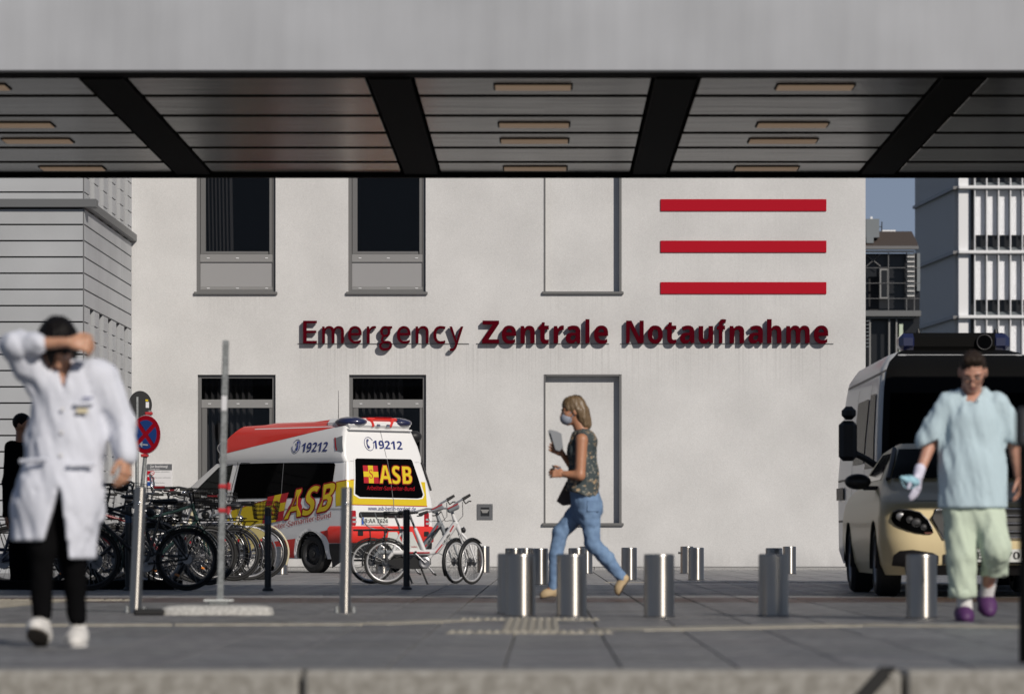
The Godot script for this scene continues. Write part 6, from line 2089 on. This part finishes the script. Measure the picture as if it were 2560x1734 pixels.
# wrist, direction of the fingers, side on which the thumb lies, back of the hand, how far the fingers curl (radians in all)
func hand(mb: MB, w: Vector3, dir: Vector3, thumb: Vector3, back: Vector3, curl: float, fat := 0.0) -> void:
	dir = dir.normalized()
	thumb = (thumb - dir * thumb.dot(dir)).normalized()
	back = thumb.cross(dir).normalized() * signf(thumb.cross(dir).dot(back))
	var f := SDF.new(w - Vector3.ONE * 0.2, w + Vector3.ONE * 0.2, 0.0044)
	f.cap(w, w + dir * 0.03, 0.026 + fat, 0.026 + fat, 0.012, back, 1.4)
	for i in 4:
		f.cap(w + dir * 0.02 + thumb * (0.018 - 0.012 * i), w + dir * 0.088 + thumb * (0.031 - 0.0205 * i), 0.014 + fat, 0.0115 + fat, 0.012)
	var len := [0.074, 0.082, 0.076, 0.06]
	for i in 4:
		var p := w + dir * (0.088 - 0.004 * absf(i - 1.3)) + thumb * (0.031 - 0.0205 * i)
		var a := curl * 0.2
		var splay := thumb * (0.07 - 0.05 * i)
		for sgm in 3:
			a += curl * [0.28, 0.34, 0.26][sgm]
			var dd := ((dir + splay) * cos(a) - back * sin(a)).normalized()
			var n: Vector3 = p + dd * len[i] * [0.46, 0.30, 0.24][sgm]
			f.cap(p, n, (0.0098 - 0.0011 * sgm) + fat, (0.0090 - 0.0012 * sgm) + fat, 0.004)
			p = n
	var t0 := w + dir * 0.022 + thumb * 0.02
	var t1 := t0 + (dir * 0.55 + thumb * 0.75 - back * 0.25).normalized() * 0.042
	var t2 := t1 + (dir * 0.85 + thumb * 0.35 - back * (0.2 + curl * 0.2)).normalized() * 0.034
	var t3 := t2 + (dir * 0.95 + thumb * 0.05 - back * (0.2 + curl * 0.25)).normalized() * 0.026
	f.cap(t0, t1, 0.0155 + fat, 0.0125 + fat, 0.010).cap(t1, t2, 0.0115 + fat, 0.010 + fat, 0.004).cap(t2, t3, 0.010 + fat, 0.008 + fat, 0.003)
	f.emit(mb)

func folds(amp: float, fx := 13.0, fy := 4.0, sway := 0.5) -> Callable:
	return func(p: Vector3) -> float:
		return amp * (fold_noise.get_noise_3d(p.x * fx + p.y * sway * 5.0, p.y * fy, p.z * fx) * 1.6 + 0.35 * fold_noise.get_noise_3d(p.x * fx * 2.3 + 40.0, p.y * fy * 2.6, p.z * fx * 2.3))

func shoe(parent: Node3D, called: String, heel: Vector3, toe: Vector3, w: float, ankle: Vector3, up_m: Material, sole_m: Material) -> void:
	var f := SDF.new(heel.min(toe).min(ankle) - Vector3.ONE * 0.09, heel.max(toe).max(ankle) + Vector3.ONE * 0.09, 0.0085)
	var side := (toe - heel).cross(Vector3.UP).normalized()
	var up := side.cross(toe - heel).normalized()
	f.cap(heel + up * 0.045, heel.lerp(toe, 0.6) + up * 0.038, w * 0.42, w * 0.46, 0.03).cap(heel.lerp(toe, 0.5) + up * 0.035, toe + up * 0.025 - (toe - heel).normalized() * 0.03, w * 0.46, w * 0.36, 0.03).cap(heel + up * 0.05, ankle, w * 0.42, w * 0.36, 0.04)
	f.below(func(p): return -(p - heel).dot(up) + 0.006)
	var mb := MB.new()
	f.emit(mb)
	var s := part(parent, called, mb.done(), up_m)
	var ring := PackedVector3Array()
	var rings := [PackedVector3Array(), PackedVector3Array()]
	var dir := (toe - heel).normalized()
	var L := heel.distance_to(toe) + w * 0.42
	for k in 20:
		var t := TAU * k / 20.0
		var u := cos(t)
		var p := heel + dir * (L * 0.5 - w * 0.42 + L * 0.5 * u) + side * sin(t) * w * (0.5 if u > -0.2 else 0.43)
		rings[0].append(p)
		rings[1].append(p + up * 0.02)
	part(s, "sole", MB.new().loft(rings, true).done(), sole_m)
	var lace := MB.new()
	for k in 3:
		var c := heel.lerp(toe, 0.45 + 0.12 * k) + up * (w * 0.46 + 0.036 - 0.006 * k)
		lace.cyl(c - side * w * 0.22, c + side * w * 0.22, 0.005, -1, 5)
	part(s, "laces", lace.done(), up_m)

func limb_body(f: SDF, J: Dictionary, r := 1.0) -> void:
	f.cap(J.neck, J.chest, 0.06 * r, 0.085 * r, 0.05)
	f.cap(J.chest, J.pelvis, 0.088 * r, 0.095 * r, 0.05)
	for s in ["L", "R"]:
		f.cap(J.chest + V(0, 0.06, 0), J["sh" + s], 0.06 * r, 0.05 * r, 0.04)
		f.cap(J["sh" + s], J["el" + s], 0.050 * r, 0.040 * r, 0.02)
		f.cap(J["el" + s], J["wr" + s], 0.041 * r, 0.027 * r, 0.015)
		f.cap(J["hip" + s], J["kn" + s], 0.078 * r, 0.052 * r, 0.03)
		f.cap(J["kn" + s], J["an" + s], 0.052 * r, 0.034 * r, 0.02)

func person_root(label: String, x0: float, by: float) -> Node3D:
	var d := ground_at(by)
	return thing("person", label, "person", V((x0 - CX) * d / F, 0, -d))

func build_people() -> void:
	build_doctor()
	build_nurse()
	build_walker()
	build_bystander()

func build_doctor() -> void:
	var o := person_root("woman in long white coat shielding her face with her raised arm", 150, 1467)
	var s := F / ground_at(1467)
	var q := func(x: float, y: float, z := 0.0) -> Vector3: return V((x - 150.0) / s, EYE - (y - HY) / s, z)
	var J := {"neck": q.call(140, 850, 0.0), "chest": q.call(152, 920, 0.0), "pelvis": q.call(140, 1080, 0.0),
		"shR": q.call(88, 862, 0.0), "elR": q.call(40, 786, 0.12), "wrR": q.call(168, 781, 0.20),
		"shL": q.call(232, 852, 0.0), "elL": q.call(272, 960, -0.02), "wrL": q.call(288, 1035, 0.07),
		"hipR": q.call(105, 1090, 0.0), "knR": q.call(100, 1245, 0.06), "anR": q.call(97, 1405, 0.06),
		"hipL": q.call(175, 1090, 0.0), "knL": q.call(168, 1250, 0.02), "anL": q.call(172, 1415, -0.03)}
	var f := SDF.new(V(-0.45, 0.0, -0.3), V(0.45, 1.5, 0.35), 0.016)
	limb_body(f, J, 0.92)
	var mb := MB.new()
	f.emit(mb)
	var bs := Basis(Vector3.UP, 0.25) * Basis(Vector3.RIGHT, 0.72)
	var hc: Vector3 = q.call(131, 790, 0.04)
	head(mb, hc, bs, 0.24, J.neck)
	hand(mb, J.wrR, V(1, -0.14, 0.0), V(0.1, 0.9, -0.4), V(0, 0.2, 1), 1.9)
	hand(mb, J.wrL, V(0.05, -1, 0.25), V(-0.5, 0, 1), V(1, 0, 0.5), 1.1)
	var body := part(o, "body", mb.done(), M.skin)
	face_parts(body, hc, bs, 0.24, false)
	# black hair, parted over the brow
	f = SDF.new(hc - Vector3.ONE * 0.2, hc + Vector3.ONE * 0.2, 0.008)
	f.ell(hc + bs * V(0, 0.045, -0.022), V(0.093, 0.105, 0.112), 0.02, bs)
	f.cap(hc + bs * V(-0.06, -0.02, -0.03), hc + bs * V(-0.06, -0.12, -0.02), 0.05, 0.035, 0.03)
	f.cap(hc + bs * V(0.06, -0.02, -0.03), hc + bs * V(0.06, -0.12, -0.02), 0.05, 0.035, 0.03)
	f.cap(hc + bs * V(-0.05, 0.07, 0.07), hc + bs * V(0.02, 0.075, 0.08), 0.03, 0.025, 0.03)
	f.cap(hc + bs * V(-0.045, 0.03, 0.085), hc + bs * V(-0.03, -0.03, 0.088), 0.022, 0.016, 0.02)
	f.ell(hc + bs * V(0.018, -0.07, 0.10), V(0.05, 0.07, 0.06), 0.01, bs, true)
	f.warp(folds(0.006, 30, 8, 0.2))
	mb = MB.new()
	f.emit(mb)
	part(body, "hair", mb.done(), M.hair_black)
	# coat
	f = SDF.new(V(-0.48, 0.34, -0.34), V(0.48, 1.62, 0.36), 0.0125)
	var zf := V(0, 0, 1)
	f.cap(q.call(152, 895), q.call(148, 1000), 0.168, 0.172, 0.06, zf, 1.5)
	f.cap(q.call(148, 1000), q.call(134, 1130), 0.172, 0.205, 0.06, zf, 1.35)
	f.cap(q.call(134, 1130), q.call(118, 1265), 0.205, 0.205, 0.06, zf, 1.2)
	f.cap(q.call(100, 862), q.call(222, 855), 0.06, 0.066, 0.05)
	f.cap(q.call(120, 850), q.call(190, 846), 0.05, 0.05, 0.05)
	f.cap(q.call(90, 862), J.elR, 0.082, 0.072, 0.04).cap(J.elR, q.call(96, 783, 0.165), 0.062, 0.056, 0.02)
	f.cap(J.shL, J.elL, 0.076, 0.064, 0.04).cap(J.elL, q.call(288, 1030, 0.065), 0.062, 0.058, 0.02)
	f.warp(folds(0.012, 12, 2.2, 0.9))
	# hem, open front below the last button, neckline
	f.below(func(p):
		var hem := 0.506 if p.x < -0.03 else 0.421
		var e: float = hem - p.y
		var top := -0.013
		var yy: float = 0.78 - p.y
		if p.z > -0.02 and yy > 0.0:
			var l := lerpf(-0.013, -0.091, yy / 0.27)
			var r := lerpf(-0.010, 0.03, yy / 0.36)
			e = maxf(e, minf(minf(p.x - l, r - p.x), 0.05))
		var vy: float = (p.y - 1.235) / 0.14
		if p.z > 0.0 and vy > 0.0:
			e = maxf(e, 0.042 * minf(vy, 1.3) - absf(p.x + 0.005))
		return e)
	mb = MB.new()
	f.emit(mb)
	var coat := part(o, "coat", mb.done(), M.coat_white)
	for k in 4:
		var b: Vector3 = q.call(150 - k * 2, 930 + k * 52)
		part(coat, "button", MB.new().cyl(V(b.x, b.y, 0.135 + k * 0.004), V(b.x, b.y, 0.143 + k * 0.004), 0.008, -1, 10).done(), M.sock_white)
	part(coat, "badge", MB.new().box(q.call(193, 934, 0.128), V(0.055, 0.022, 0.006), 0.002, Basis(Vector3.UP, 0.35)).done(), M.bike_cream)
	part(coat, "stitched_name", MB.new().box(q.call(205, 905, 0.118), V(0.05, 0.008, 0.004), 0.0, Basis(Vector3.UP, 0.4)).done(), M.decal_blue)
	for w in [[196, 918, 0.10, 0.118, 0.35], [84, 1046, 0.15, 0.152, -0.3], [192, 1056, 0.14, 0.150, 0.35]]:
		part(coat, "pocket_welt", MB.new().box(q.call(w[0], w[1], w[3]), V(w[2], 0.022, 0.02), 0.008, Basis(Vector3.UP, w[4]) * Basis(Vector3.BACK, 0.06)).done(), M.coat_white)
	for sd in [-1, 1]:
		part(coat, "lapel", MB.new().prism(PackedVector2Array([Vector2(0.008 * sd, 1.19), Vector2(0.10 * sd, 1.28), Vector2(0.085 * sd, 1.33), Vector2(0.05 * sd, 1.355)]), 0.008, Transform3D(Basis(Vector3.RIGHT, -0.28), V(-0.005, 0.02, 0.42))).done(), M.coat_white)
	# shirt in the neckline
	f = SDF.new(V(-0.15, 1.1, -0.12), V(0.15, 1.4, 0.16), 0.012)
	f.cap(q.call(148, 930, -0.01), q.call(145, 862), 0.09, 0.078, 0.03, zf, 1.3)
	mb = MB.new()
	f.emit(mb)
	part(o, "shirt", mb.done(), M.shirt_rose)
	# trousers
	f = SDF.new(V(-0.3, 0.1, -0.2), V(0.3, 0.95, 0.25), 0.013)
	f.cap(q.call(140, 1060), q.call(140, 1110), 0.13, 0.13, 0.04, zf, 1.25)
	f.cap(J.hipR, J.knR, 0.092, 0.068, 0.03).cap(J.knR, q.call(97, 1392, 0.06), 0.066, 0.046, 0.02)
	f.cap(J.hipL, J.knL, 0.092, 0.068, 0.03).cap(J.knL, q.call(172, 1400, -0.02), 0.066, 0.046, 0.02)
	f.warp(folds(0.005, 10, 7))
	mb = MB.new()
	f.emit(mb)
	part(o, "trousers", mb.done(), M.trouser_black)
	shoe(o, "shoe", q.call(95, 1462, 0.06), q.call(92, 1425, 0.25), 0.105, q.call(97, 1402, 0.055), M.shoe_white, M.sole_dark)
	shoe(o, "shoe", q.call(172, 1467, -0.07), q.call(177, 1467, 0.14), 0.105, q.call(172, 1412, -0.04), M.shoe_white, M.sock_white)

func build_nurse() -> void:
	var o := person_root("man in pale blue tunic and mint trousers carrying a mask in his gloved hand", 2205, 1410)
	var s := F / ground_at(1410)
	var q := func(x: float, y: float, z := 0.0) -> Vector3: return V((x - 2205.0) / s, EYE - (y - HY) / s, z)
	var J := {"neck": q.call(2205, 890, -0.02), "chest": q.call(2207, 945, 0.0), "pelvis": q.call(2208, 1140, 0.0),
		"shR": q.call(2150, 917, 0.0), "elR": q.call(2112, 1008, -0.03), "wrR": q.call(2084, 1078, 0.06),
		"shL": q.call(2268, 915, 0.0), "elL": q.call(2305, 1005, -0.08), "wrL": q.call(2318, 1080, -0.12),
		"hipR": q.call(2178, 1150, 0.0), "knR": q.call(2183, 1262, 0.05), "anR": q.call(2192, 1378, 0.0),
		"hipL": q.call(2240, 1150, 0.0), "knL": q.call(2256, 1245, 0.12), "anL": q.call(2244, 1345, -0.12)}
	var f := SDF.new(V(-0.48, 0.0, -0.3), V(0.48, 1.56, 0.3), 0.016)
	limb_body(f, J, 1.05)
	f.cap(J.chest, J.pelvis, 0.14, 0.14, 0.05, V(0, 0, 1), 1.6)
	var mb := MB.new()
	f.emit(mb)
	var bs := Basis(Vector3.UP, -0.12) * Basis(Vector3.RIGHT, 0.58)
	var hc: Vector3 = q.call(2206, 846, 0.06)
	head(mb, hc, bs, 0.25, J.neck)
	hand(mb, J.wrL, V(0.1, -1, 0.1), V(-0.3, 0, 1), V(1, 0, 0.2), 0.9)
	var body := part(o, "body", mb.done(), M.skin_pink)
	face_parts(body, hc, bs, 0.25, true)
	f = SDF.new(hc - Vector3.ONE * 0.18, hc + Vector3.ONE * 0.18, 0.008)
	f.ell(hc + bs * V(0, 0.042, -0.02), V(0.083, 0.094, 0.101), 0.02, bs)
	f.cap(hc + bs * V(-0.03, 0.115, 0.045), hc + bs * V(0.03, 0.115, 0.045), 0.03, 0.03, 0.03)
	f.ell(hc + bs * V(0.0, -0.045, 0.095), V(0.078, 0.115, 0.085), 0.01, bs, true)
	f.ell(hc + bs * V(0.0, -0.12, -0.02), V(0.15, 0.10, 0.15), 0.01, bs, true)
	f.warp(folds(0.005, 34, 20))
	mb = MB.new()
	f.emit(mb)
	part(body, "hair", mb.done(), M.hair_brown)
	part(body, "pendant", MB.new().torus(q.call(2214, 911, 0.118), V(0, 0, 1), 0.008, 0.0025, 16, 6).done(), M.chrome)
	# tunic
	f = SDF.new(V(-0.46, 0.66, -0.3), V(0.46, 1.56, 0.32), 0.012)
	var zf := V(0, 0, 1)
	f.cap(q.call(2208, 962), q.call(2209, 1060), 0.192, 0.198, 0.05, zf, 1.45)
	f.cap(q.call(2209, 1060), q.call(2210, 1180), 0.207, 0.222, 0.05, zf, 1.35)
	f.cap(q.call(2156, 922), q.call(2262, 920), 0.062, 0.062, 0.05)
	f.cap(q.call(2182, 897), q.call(2232, 895), 0.05, 0.05, 0.05)
	f.cap(J.shR, q.call(2109, 1000, -0.02), 0.070, 0.086, 0.03)
	f.cap(J.shL, q.call(2298, 990, -0.06), 0.070, 0.082, 0.03)
	f.warp(folds(0.011, 12, 2.0, 0.6))
	var cR := J.shR as Vector3
	f.below(func(p):
		var e: float = 0.712 - p.y
		if p.x < -0.215 and p.y < 1.25:
			e = maxf(e, 1.118 - p.y + (p.x + 0.27) * 0.5)
		elif p.x > 0.23 and p.y < 1.25:
			e = maxf(e, 1.115 - p.y - (p.x - 0.27) * 0.4)
		var vy: float = (p.y - 1.37) / 0.10
		if p.z > 0.0 and vy > 0.0:
			e = maxf(e, 0.075 * minf(vy, 1.25) - absf(p.x - 0.003))
		return e)
	mb = MB.new()
	f.emit(mb)
	part(o, "tunic", mb.done(), M.scrub_blue)
	# trousers with rolled cuffs
	f = SDF.new(V(-0.3, 0.05, -0.3), V(0.32, 0.86, 0.3), 0.0125)
	f.cap(q.call(2208, 1130), q.call(2208, 1160), 0.17, 0.165, 0.04, zf, 1.3)
	f.cap(J.hipR, J.knR, 0.108, 0.092, 0.03).cap(J.knR, q.call(2184, 1345, 0.02), 0.09, 0.086, 0.02)
	f.cap(J.hipL, J.knL, 0.108, 0.092, 0.03).cap(J.knL, q.call(2258, 1300, -0.02), 0.09, 0.082, 0.02)
	f.warp(folds(0.011, 12, 2.6, 0.8))
	f.below(func(p): return (0.152 if p.x < 0.07 else 0.29) - p.y)
	mb = MB.new()
	f.emit(mb)
	var tr := part(o, "trousers", mb.done(), M.scrub_green)
	for c in [[2184, 1346, 0.02, 0.078], [2257, 1298, -0.02, 0.076]]:
		var cc: Vector3 = q.call(c[0], c[1], c[2])
		var rings := []
		for k in 4:
			var rg := PackedVector3Array()
			for i in 24:
				var t := TAU * i / 24.0
				var r: float = c[3] + [0.0, 0.012, 0.011, 0.0][k] + 0.004 * sin(t * 5 + k)
				rg.append(cc + V(cos(t) * r, [-0.028, -0.02, 0.03, 0.036][k] + 0.006 * sin(t * 3), sin(t) * r))
			rings.append(rg)
		part(tr, "rolled_cuff", MB.new().loft(rings, true).done(), M.scrub_green)
	# socks, clogs
	for c in [[J.anR, q.call(2186, 1335, 0.01)], [J.anL, q.call(2252, 1290, -0.04)]]:
		part(o, "sock", MB.new().cyl(c[0] + V(0, -0.02, 0), c[1], 0.046, 0.052, 16).done(), M.sock_white)
	shoe(o, "clog", q.call(2190, 1409, -0.07), q.call(2188, 1410, 0.13), 0.118, q.call(2191, 1392, -0.05), M.clog_purple, M.clog_purple)
	shoe(o, "clog", q.call(2244, 1372, -0.2), q.call(2247, 1400, -0.02), 0.118, q.call(2244, 1358, -0.17), M.clog_purple, M.clog_purple)
	# gloved hand
	mb = MB.new()
	hand(mb, q.call(2083, 1076, 0.06), V(-0.12, -1, 0.12), V(-0.5, 0.1, 0.9), V(0.2, 0, 1), 0.5, 0.003)
	f = SDF.new(q.call(2083, 1076, 0.06) - Vector3.ONE * 0.08, q.call(2083, 1076, 0.06) + Vector3.ONE * 0.08, 0.006)
	f.cap(q.call(2087, 1064, 0.05), q.call(2082, 1082, 0.06), 0.036, 0.032, 0.01)
	f.emit(mb)
	part(o, "glove", mb.done(), M.glove_white)
	# mask
	var mk := thing("face_mask", "crumpled pale blue face mask dangling from the man's gloved hand", "face mask", o.position)
	var rings := []
	for k in 6:
		var a: Vector3 = q.call(2040 + k * 8.5, 1085 + k * 2.0, 0.11 + 0.012 * (k % 2))
		var hh: float = [0.012, 0.02, 0.03, 0.034, 0.03, 0.02][k]
		rings.append(PackedVector3Array([a + V(0, hh, 0), a + V(0.004, 0, 0.012), a + V(0, -hh, 0), a + V(-0.004, 0, -0.006)]))
	part(mk, "pleated_sheet", MB.new().loft(rings, true).done(), M.mask_blue)
	part(mk, "ear_loop", MB.new().tube([q.call(2042, 1090, 0.11), q.call(2050, 1106, 0.12), q.call(2068, 1108, 0.12), q.call(2080, 1100, 0.11)], 0.003, 5).done(), M.mask_blue)

func build_walker() -> void:
	var o := person_root("woman in jeans and flowered top striding left past the bollards", 1320, 1361)
	var s := F / ground_at(1361)
	var q := func(x: float, y: float, z := 0.0) -> Vector3: return V((x - 1320.0) / s, EYE - (y - HY) / s, z)
	var J := {"neck": q.call(1321, 978), "chest": q.call(1324, 1020), "pelvis": q.call(1332, 1138),
		"shL": q.call(1320, 998, 0.165), "elL": q.call(1316, 1080, 0.21), "wrL": q.call(1279, 1076, 0.17),
		"shR": q.call(1318, 998, -0.165), "elR": q.call(1302, 1062, -0.2), "wrR": q.call(1276, 1028, -0.12),
		"hipR": q.call(1330, 1142, -0.08), "knR": q.call(1272, 1208, -0.08), "anR": q.call(1256, 1330, -0.08),
		"hipL": q.call(1336, 1146, 0.08), "knL": q.call(1345, 1234, 0.08), "anL": q.call(1412, 1310, 0.08)}
	var f := SDF.new(V(-0.45, 0.0, -0.32), V(0.5, 1.55, 0.34), 0.0155)
	limb_body(f, J, 0.9)
	f.cap(J.shL, J.elL, 0.05, 0.042, 0.02).cap(J.elL, J.wrL, 0.042, 0.027, 0.015)
	f.cap(J.anR, q.call(1240, 1350, -0.08), 0.034, 0.03, 0.02)
	var mb := MB.new()
	f.emit(mb)
	var bs := Basis(Vector3.UP, -PI * 0.5 + 0.12) * Basis(Vector3.RIGHT, 0.18)
	var hc: Vector3 = q.call(1300, 934)
	head(mb, hc, bs, 0.235, J.neck)
	hand(mb, J.wrL, V(-1, 0.12, 0.0), V(0, 1, -0.2), V(0, 0.2, 1), 1.5)
	hand(mb, J.wrR, V(-0.8, 0.5, 0.1), V(0.3, 1, 0), V(0, 0, -1), 1.2)
	var body := part(o, "body", mb.done(), M.skin_tan)
	face_parts(body, hc, bs, 0.235, false)
	f = SDF.new(hc - Vector3.ONE * 0.22, hc + Vector3.ONE * 0.2, 0.0075)
	f.ell(hc + bs * V(0, 0.042, -0.02), V(0.088, 0.100, 0.108), 0.02, bs)
	f.cap(hc + bs * V(0, -0.02, -0.075), hc + bs * V(0.0, -0.125, -0.095), 0.07, 0.05, 0.03)
	for sd in [-1, 1]:
		f.cap(hc + bs * V(0.055 * sd, 0.0, -0.05), hc + bs * V(0.05 * sd, -0.125, -0.075), 0.042, 0.03, 0.03)
	f.ell(hc + bs * V(0.0, -0.06, 0.085), V(0.12, 0.115, 0.085), 0.01, bs, true)
	f.warp(folds(0.008, 22, 5))
	mb = MB.new()
	f.emit(mb)
	part(body, "hair", mb.done(), M.hair_blond)
	# face mask
	f = SDF.new(hc - Vector3.ONE * 0.16, hc + Vector3.ONE * 0.16, 0.0065)
	f.ell(hc + bs * V(0, -0.048, 0.062), V(0.062, 0.056, 0.058), 0.02, bs)
	mb = MB.new()
	f.emit(mb)
	var mk := part(o, "face_mask", mb.done(), M.mask_grey)
	part(mk, "ear_loop", MB.new().cyl(hc + bs * V(0.058, -0.02, 0.06), hc + bs * V(0.078, 0.01, -0.002), 0.003, -1, 5).cyl(hc + bs * V(0.055, -0.07, 0.05), hc + bs * V(0.078, -0.015, -0.004), 0.003, -1, 5).done(), M.mask_grey)
	# top
	f = SDF.new(V(-0.3, 0.72, -0.34), V(0.3, 1.52, 0.34), 0.0115)
	var xf := V(1, 0, 0)
	f.cap(q.call(1322, 1016), q.call(1325, 1075), 0.17, 0.16, 0.05, xf, 1.42)
	f.cap(q.call(1325, 1075), q.call(1322, 1122), 0.165, 0.19, 0.05, xf, 1.3)
	f.cap(q.call(1308, 1025, 0.07), q.call(1308, 1025, -0.07), 0.075, 0.075, 0.05)
	f.cap(q.call(1324, 990, -0.13), q.call(1324, 990, 0.13), 0.055, 0.055, 0.04)
	f.cap(q.call(1335, 1000, -0.08), q.call(1335, 1000, 0.08), 0.07, 0.07, 0.04)
	f.warp(folds(0.009, 9, 4))
	f.cap(J.shL + V(-0.005, 0.0, 0.06), J.elL + V(0, 0, 0.03), 0.062, 0.05, 0.01, Vector3.ZERO, 1.0, true)
	f.below(func(p): return 0.9 - p.y - 0.03 * sin(p.x * 14.0))
	mb = MB.new()
	f.emit(mb)
	part(o, "top", mb.done(), M.floral)
	# jeans
	f = SDF.new(V(-0.4, 0.08, -0.26), V(0.5, 1.02, 0.28), 0.0115)
	f.cap(q.call(1326, 1118), q.call(1332, 1150), 0.155, 0.165, 0.04, xf, 1.25)
	f.cap(q.call(1342, 1150, -0.06), q.call(1342, 1150, 0.06), 0.085, 0.085, 0.05)
	f.cap(J.hipR, J.knR, 0.098, 0.066, 0.04).cap(J.knR, q.call(1262, 1260, -0.08), 0.066, 0.063, 0.02).cap(q.call(1262, 1260, -0.08), q.call(1256, 1334, -0.08), 0.063, 0.044, 0.02)
	f.cap(J.hipL, J.knL, 0.098, 0.068, 0.04).cap(J.knL, q.call(1378, 1268, 0.08), 0.066, 0.064, 0.02).cap(q.call(1378, 1268, 0.08), q.call(1412, 1312, 0.08), 0.062, 0.046, 0.02)
	f.warp(folds(0.006, 12, 14, 0.2))
	mb = MB.new()
	f.emit(mb)
	var jn := part(o, "jeans", mb.done(), M.denim)
	part(jn, "pocket", MB.new().box(q.call(1346, 1148, 0.172), V(0.11, 0.1, 0.012), 0.005, Basis(Vector3.UP, 0.25)).done(), M.denim)
	shoe(o, "shoe", q.call(1262, 1356, -0.08), q.call(1226, 1359, -0.08), 0.088, q.call(1257, 1342, -0.08), M.shoe_tan, M.sole_dark)
	shoe(o, "shoe", q.call(1426, 1320, 0.08), q.call(1405, 1352, 0.08), 0.088, q.call(1414, 1318, 0.08), M.shoe_tan, M.sole_dark)
	# what she carries
	var p := thing("paper_sheets", "folded grey papers held up in the walking woman's far hand", "paper", o.position)
	for k in 3:
		part(p, "sheet", MB.new().prism(PackedVector2Array([Vector2(-0.29, 1.455), Vector2(-0.225, 1.44), Vector2(-0.185, 1.42), Vector2(-0.17, 1.30), Vector2(-0.20, 1.27), Vector2(-0.235, 1.28), Vector2(-0.262, 1.36)]), 0.003, Transform3D(Basis(Vector3.UP, 0.1 * k), V(0.004 * k, 0.004 * k, -0.12 + 0.012 * k))).done(), M.paper_grey)
	var kk := thing("bunch_of_keys", "small bunch of keys in the walking woman's near hand", "keys", o.position)
	part(kk, "ring", MB.new().torus(q.call(1262, 1066, 0.17), V(0, 0.3, 1), 0.018, 0.003, 16, 5).done(), M.chrome)
	part(kk, "key", MB.new().box(q.call(1256, 1062, 0.175), V(0.014, 0.045, 0.005), 0.002, Basis(Vector3.BACK, 0.4)).done(), M.post_black)
	part(kk, "key", MB.new().box(q.call(1268, 1063, 0.172), V(0.04, 0.014, 0.005), 0.002, Basis(Vector3.BACK, 0.5)).done(), M.chrome)
	var bg := thing("shoulder_bag", "dark brown bag hanging at the walking woman's far hip", "bag", o.position)
	part(bg, "pouch", MB.new().prism(PackedVector2Array([Vector2(-0.13, 1.02), Vector2(-0.02, 1.02), Vector2(0.0, 0.83), Vector2(-0.16, 0.81), Vector2(-0.215, 0.85)]), 0.09, T(0.0, 0, -0.29)).done(), M.bag_brown)
	part(bg, "strap", MB.new().tube([V(-0.1, 1.02, -0.24), V(-0.03, 1.3, -0.22), V(0.0, 1.43, -0.17)], 0.012, 6).done(), M.bag_brown)

func build_bystander() -> void:
	var o := person_root("person in black suit seen from behind, mostly hidden by the white coat", 46, 1337)
	var s := F / ground_at(1337)
	var q := func(x: float, y: float, z := 0.0) -> Vector3: return V((x - 46.0) / s, EYE - (y - HY) / s, z)
	var J := {"neck": q.call(48, 1000), "chest": q.call(48, 1040), "pelvis": q.call(48, 1150),
		"shL": q.call(78, 1015), "elL": q.call(84, 1090), "wrL": q.call(84, 1150, 0.1),
		"shR": q.call(26, 1015), "elR": q.call(16, 1095), "wrR": q.call(14, 1168),
		"hipR": q.call(38, 1155), "knR": q.call(36, 1240), "anR": q.call(36, 1322),
		"hipL": q.call(58, 1155), "knL": q.call(60, 1240), "anL": q.call(60, 1322)}
	var mb := MB.new()
	var hc: Vector3 = q.call(52, 966)
	var bs := Basis(Vector3.UP, 1.2)
	var f := SDF.new(V(-0.35, 0.0, -0.3), V(0.35, 1.65, 0.3), 0.016)
	limb_body(f, J, 0.95)
	f.emit(mb)
	head(mb, hc, bs, 0.24, J.neck)
	hand(mb, J.wrR, V(0, -1, 0), V(0, 0, 1), V(-1, 0, 0), 0.8)
	var body := part(o, "body", mb.done(), M.skin_tan)
	face_parts(body, hc, bs, 0.24, false)
	f = SDF.new(hc - Vector3.ONE * 0.18, hc + Vector3.ONE * 0.18, 0.009)
	f.ell(hc + bs * V(0, 0.042, -0.02), V(0.084, 0.094, 0.1), 0.02, bs)
	f.ell(hc + bs * V(0.0, -0.06, 0.085), V(0.12, 0.115, 0.085), 0.01, bs, true)
	f.ell(hc + bs * V(0.0, -0.12, 0.0), V(0.13, 0.09, 0.13), 0.01, bs, true)
	mb = MB.new()
	f.emit(mb)
	part(body, "hair", mb.done(), M.hair_black)
	f = SDF.new(V(-0.35, 0.02, -0.3), V(0.35, 1.62, 0.3), 0.016)
	var zf := V(0, 0, 1)
	f.cap(J.chest, J.pelvis, 0.165, 0.165, 0.05, zf, 1.4).cap(J.shR, J.shL, 0.07, 0.07, 0.05)
	for sd in ["L", "R"]:
		f.cap(J["sh" + sd], J["el" + sd], 0.066, 0.056, 0.03).cap(J["el" + sd], J["wr" + sd], 0.054, 0.045, 0.02)
		f.cap(J["hip" + sd], J["kn" + sd], 0.09, 0.075, 0.03).cap(J["kn" + sd], J["an" + sd], 0.075, 0.065, 0.02)
	f.warp(folds(0.006))
	f.below(func(p): return 0.06 - p.y)
	mb = MB.new()
	f.emit(mb)
	part(o, "suit", mb.done(), M.suit_black)
	shoe(o, "shoe", q.call(36, 1337, -0.06), q.call(36, 1337, 0.12), 0.095, q.call(36, 1325, -0.03), M.black_plastic, M.black_plastic)
	shoe(o, "shoe", q.call(60, 1337, -0.06), q.call(60, 1337, 0.12), 0.095, q.call(60, 1325, -0.03), M.black_plastic, M.black_plastic)
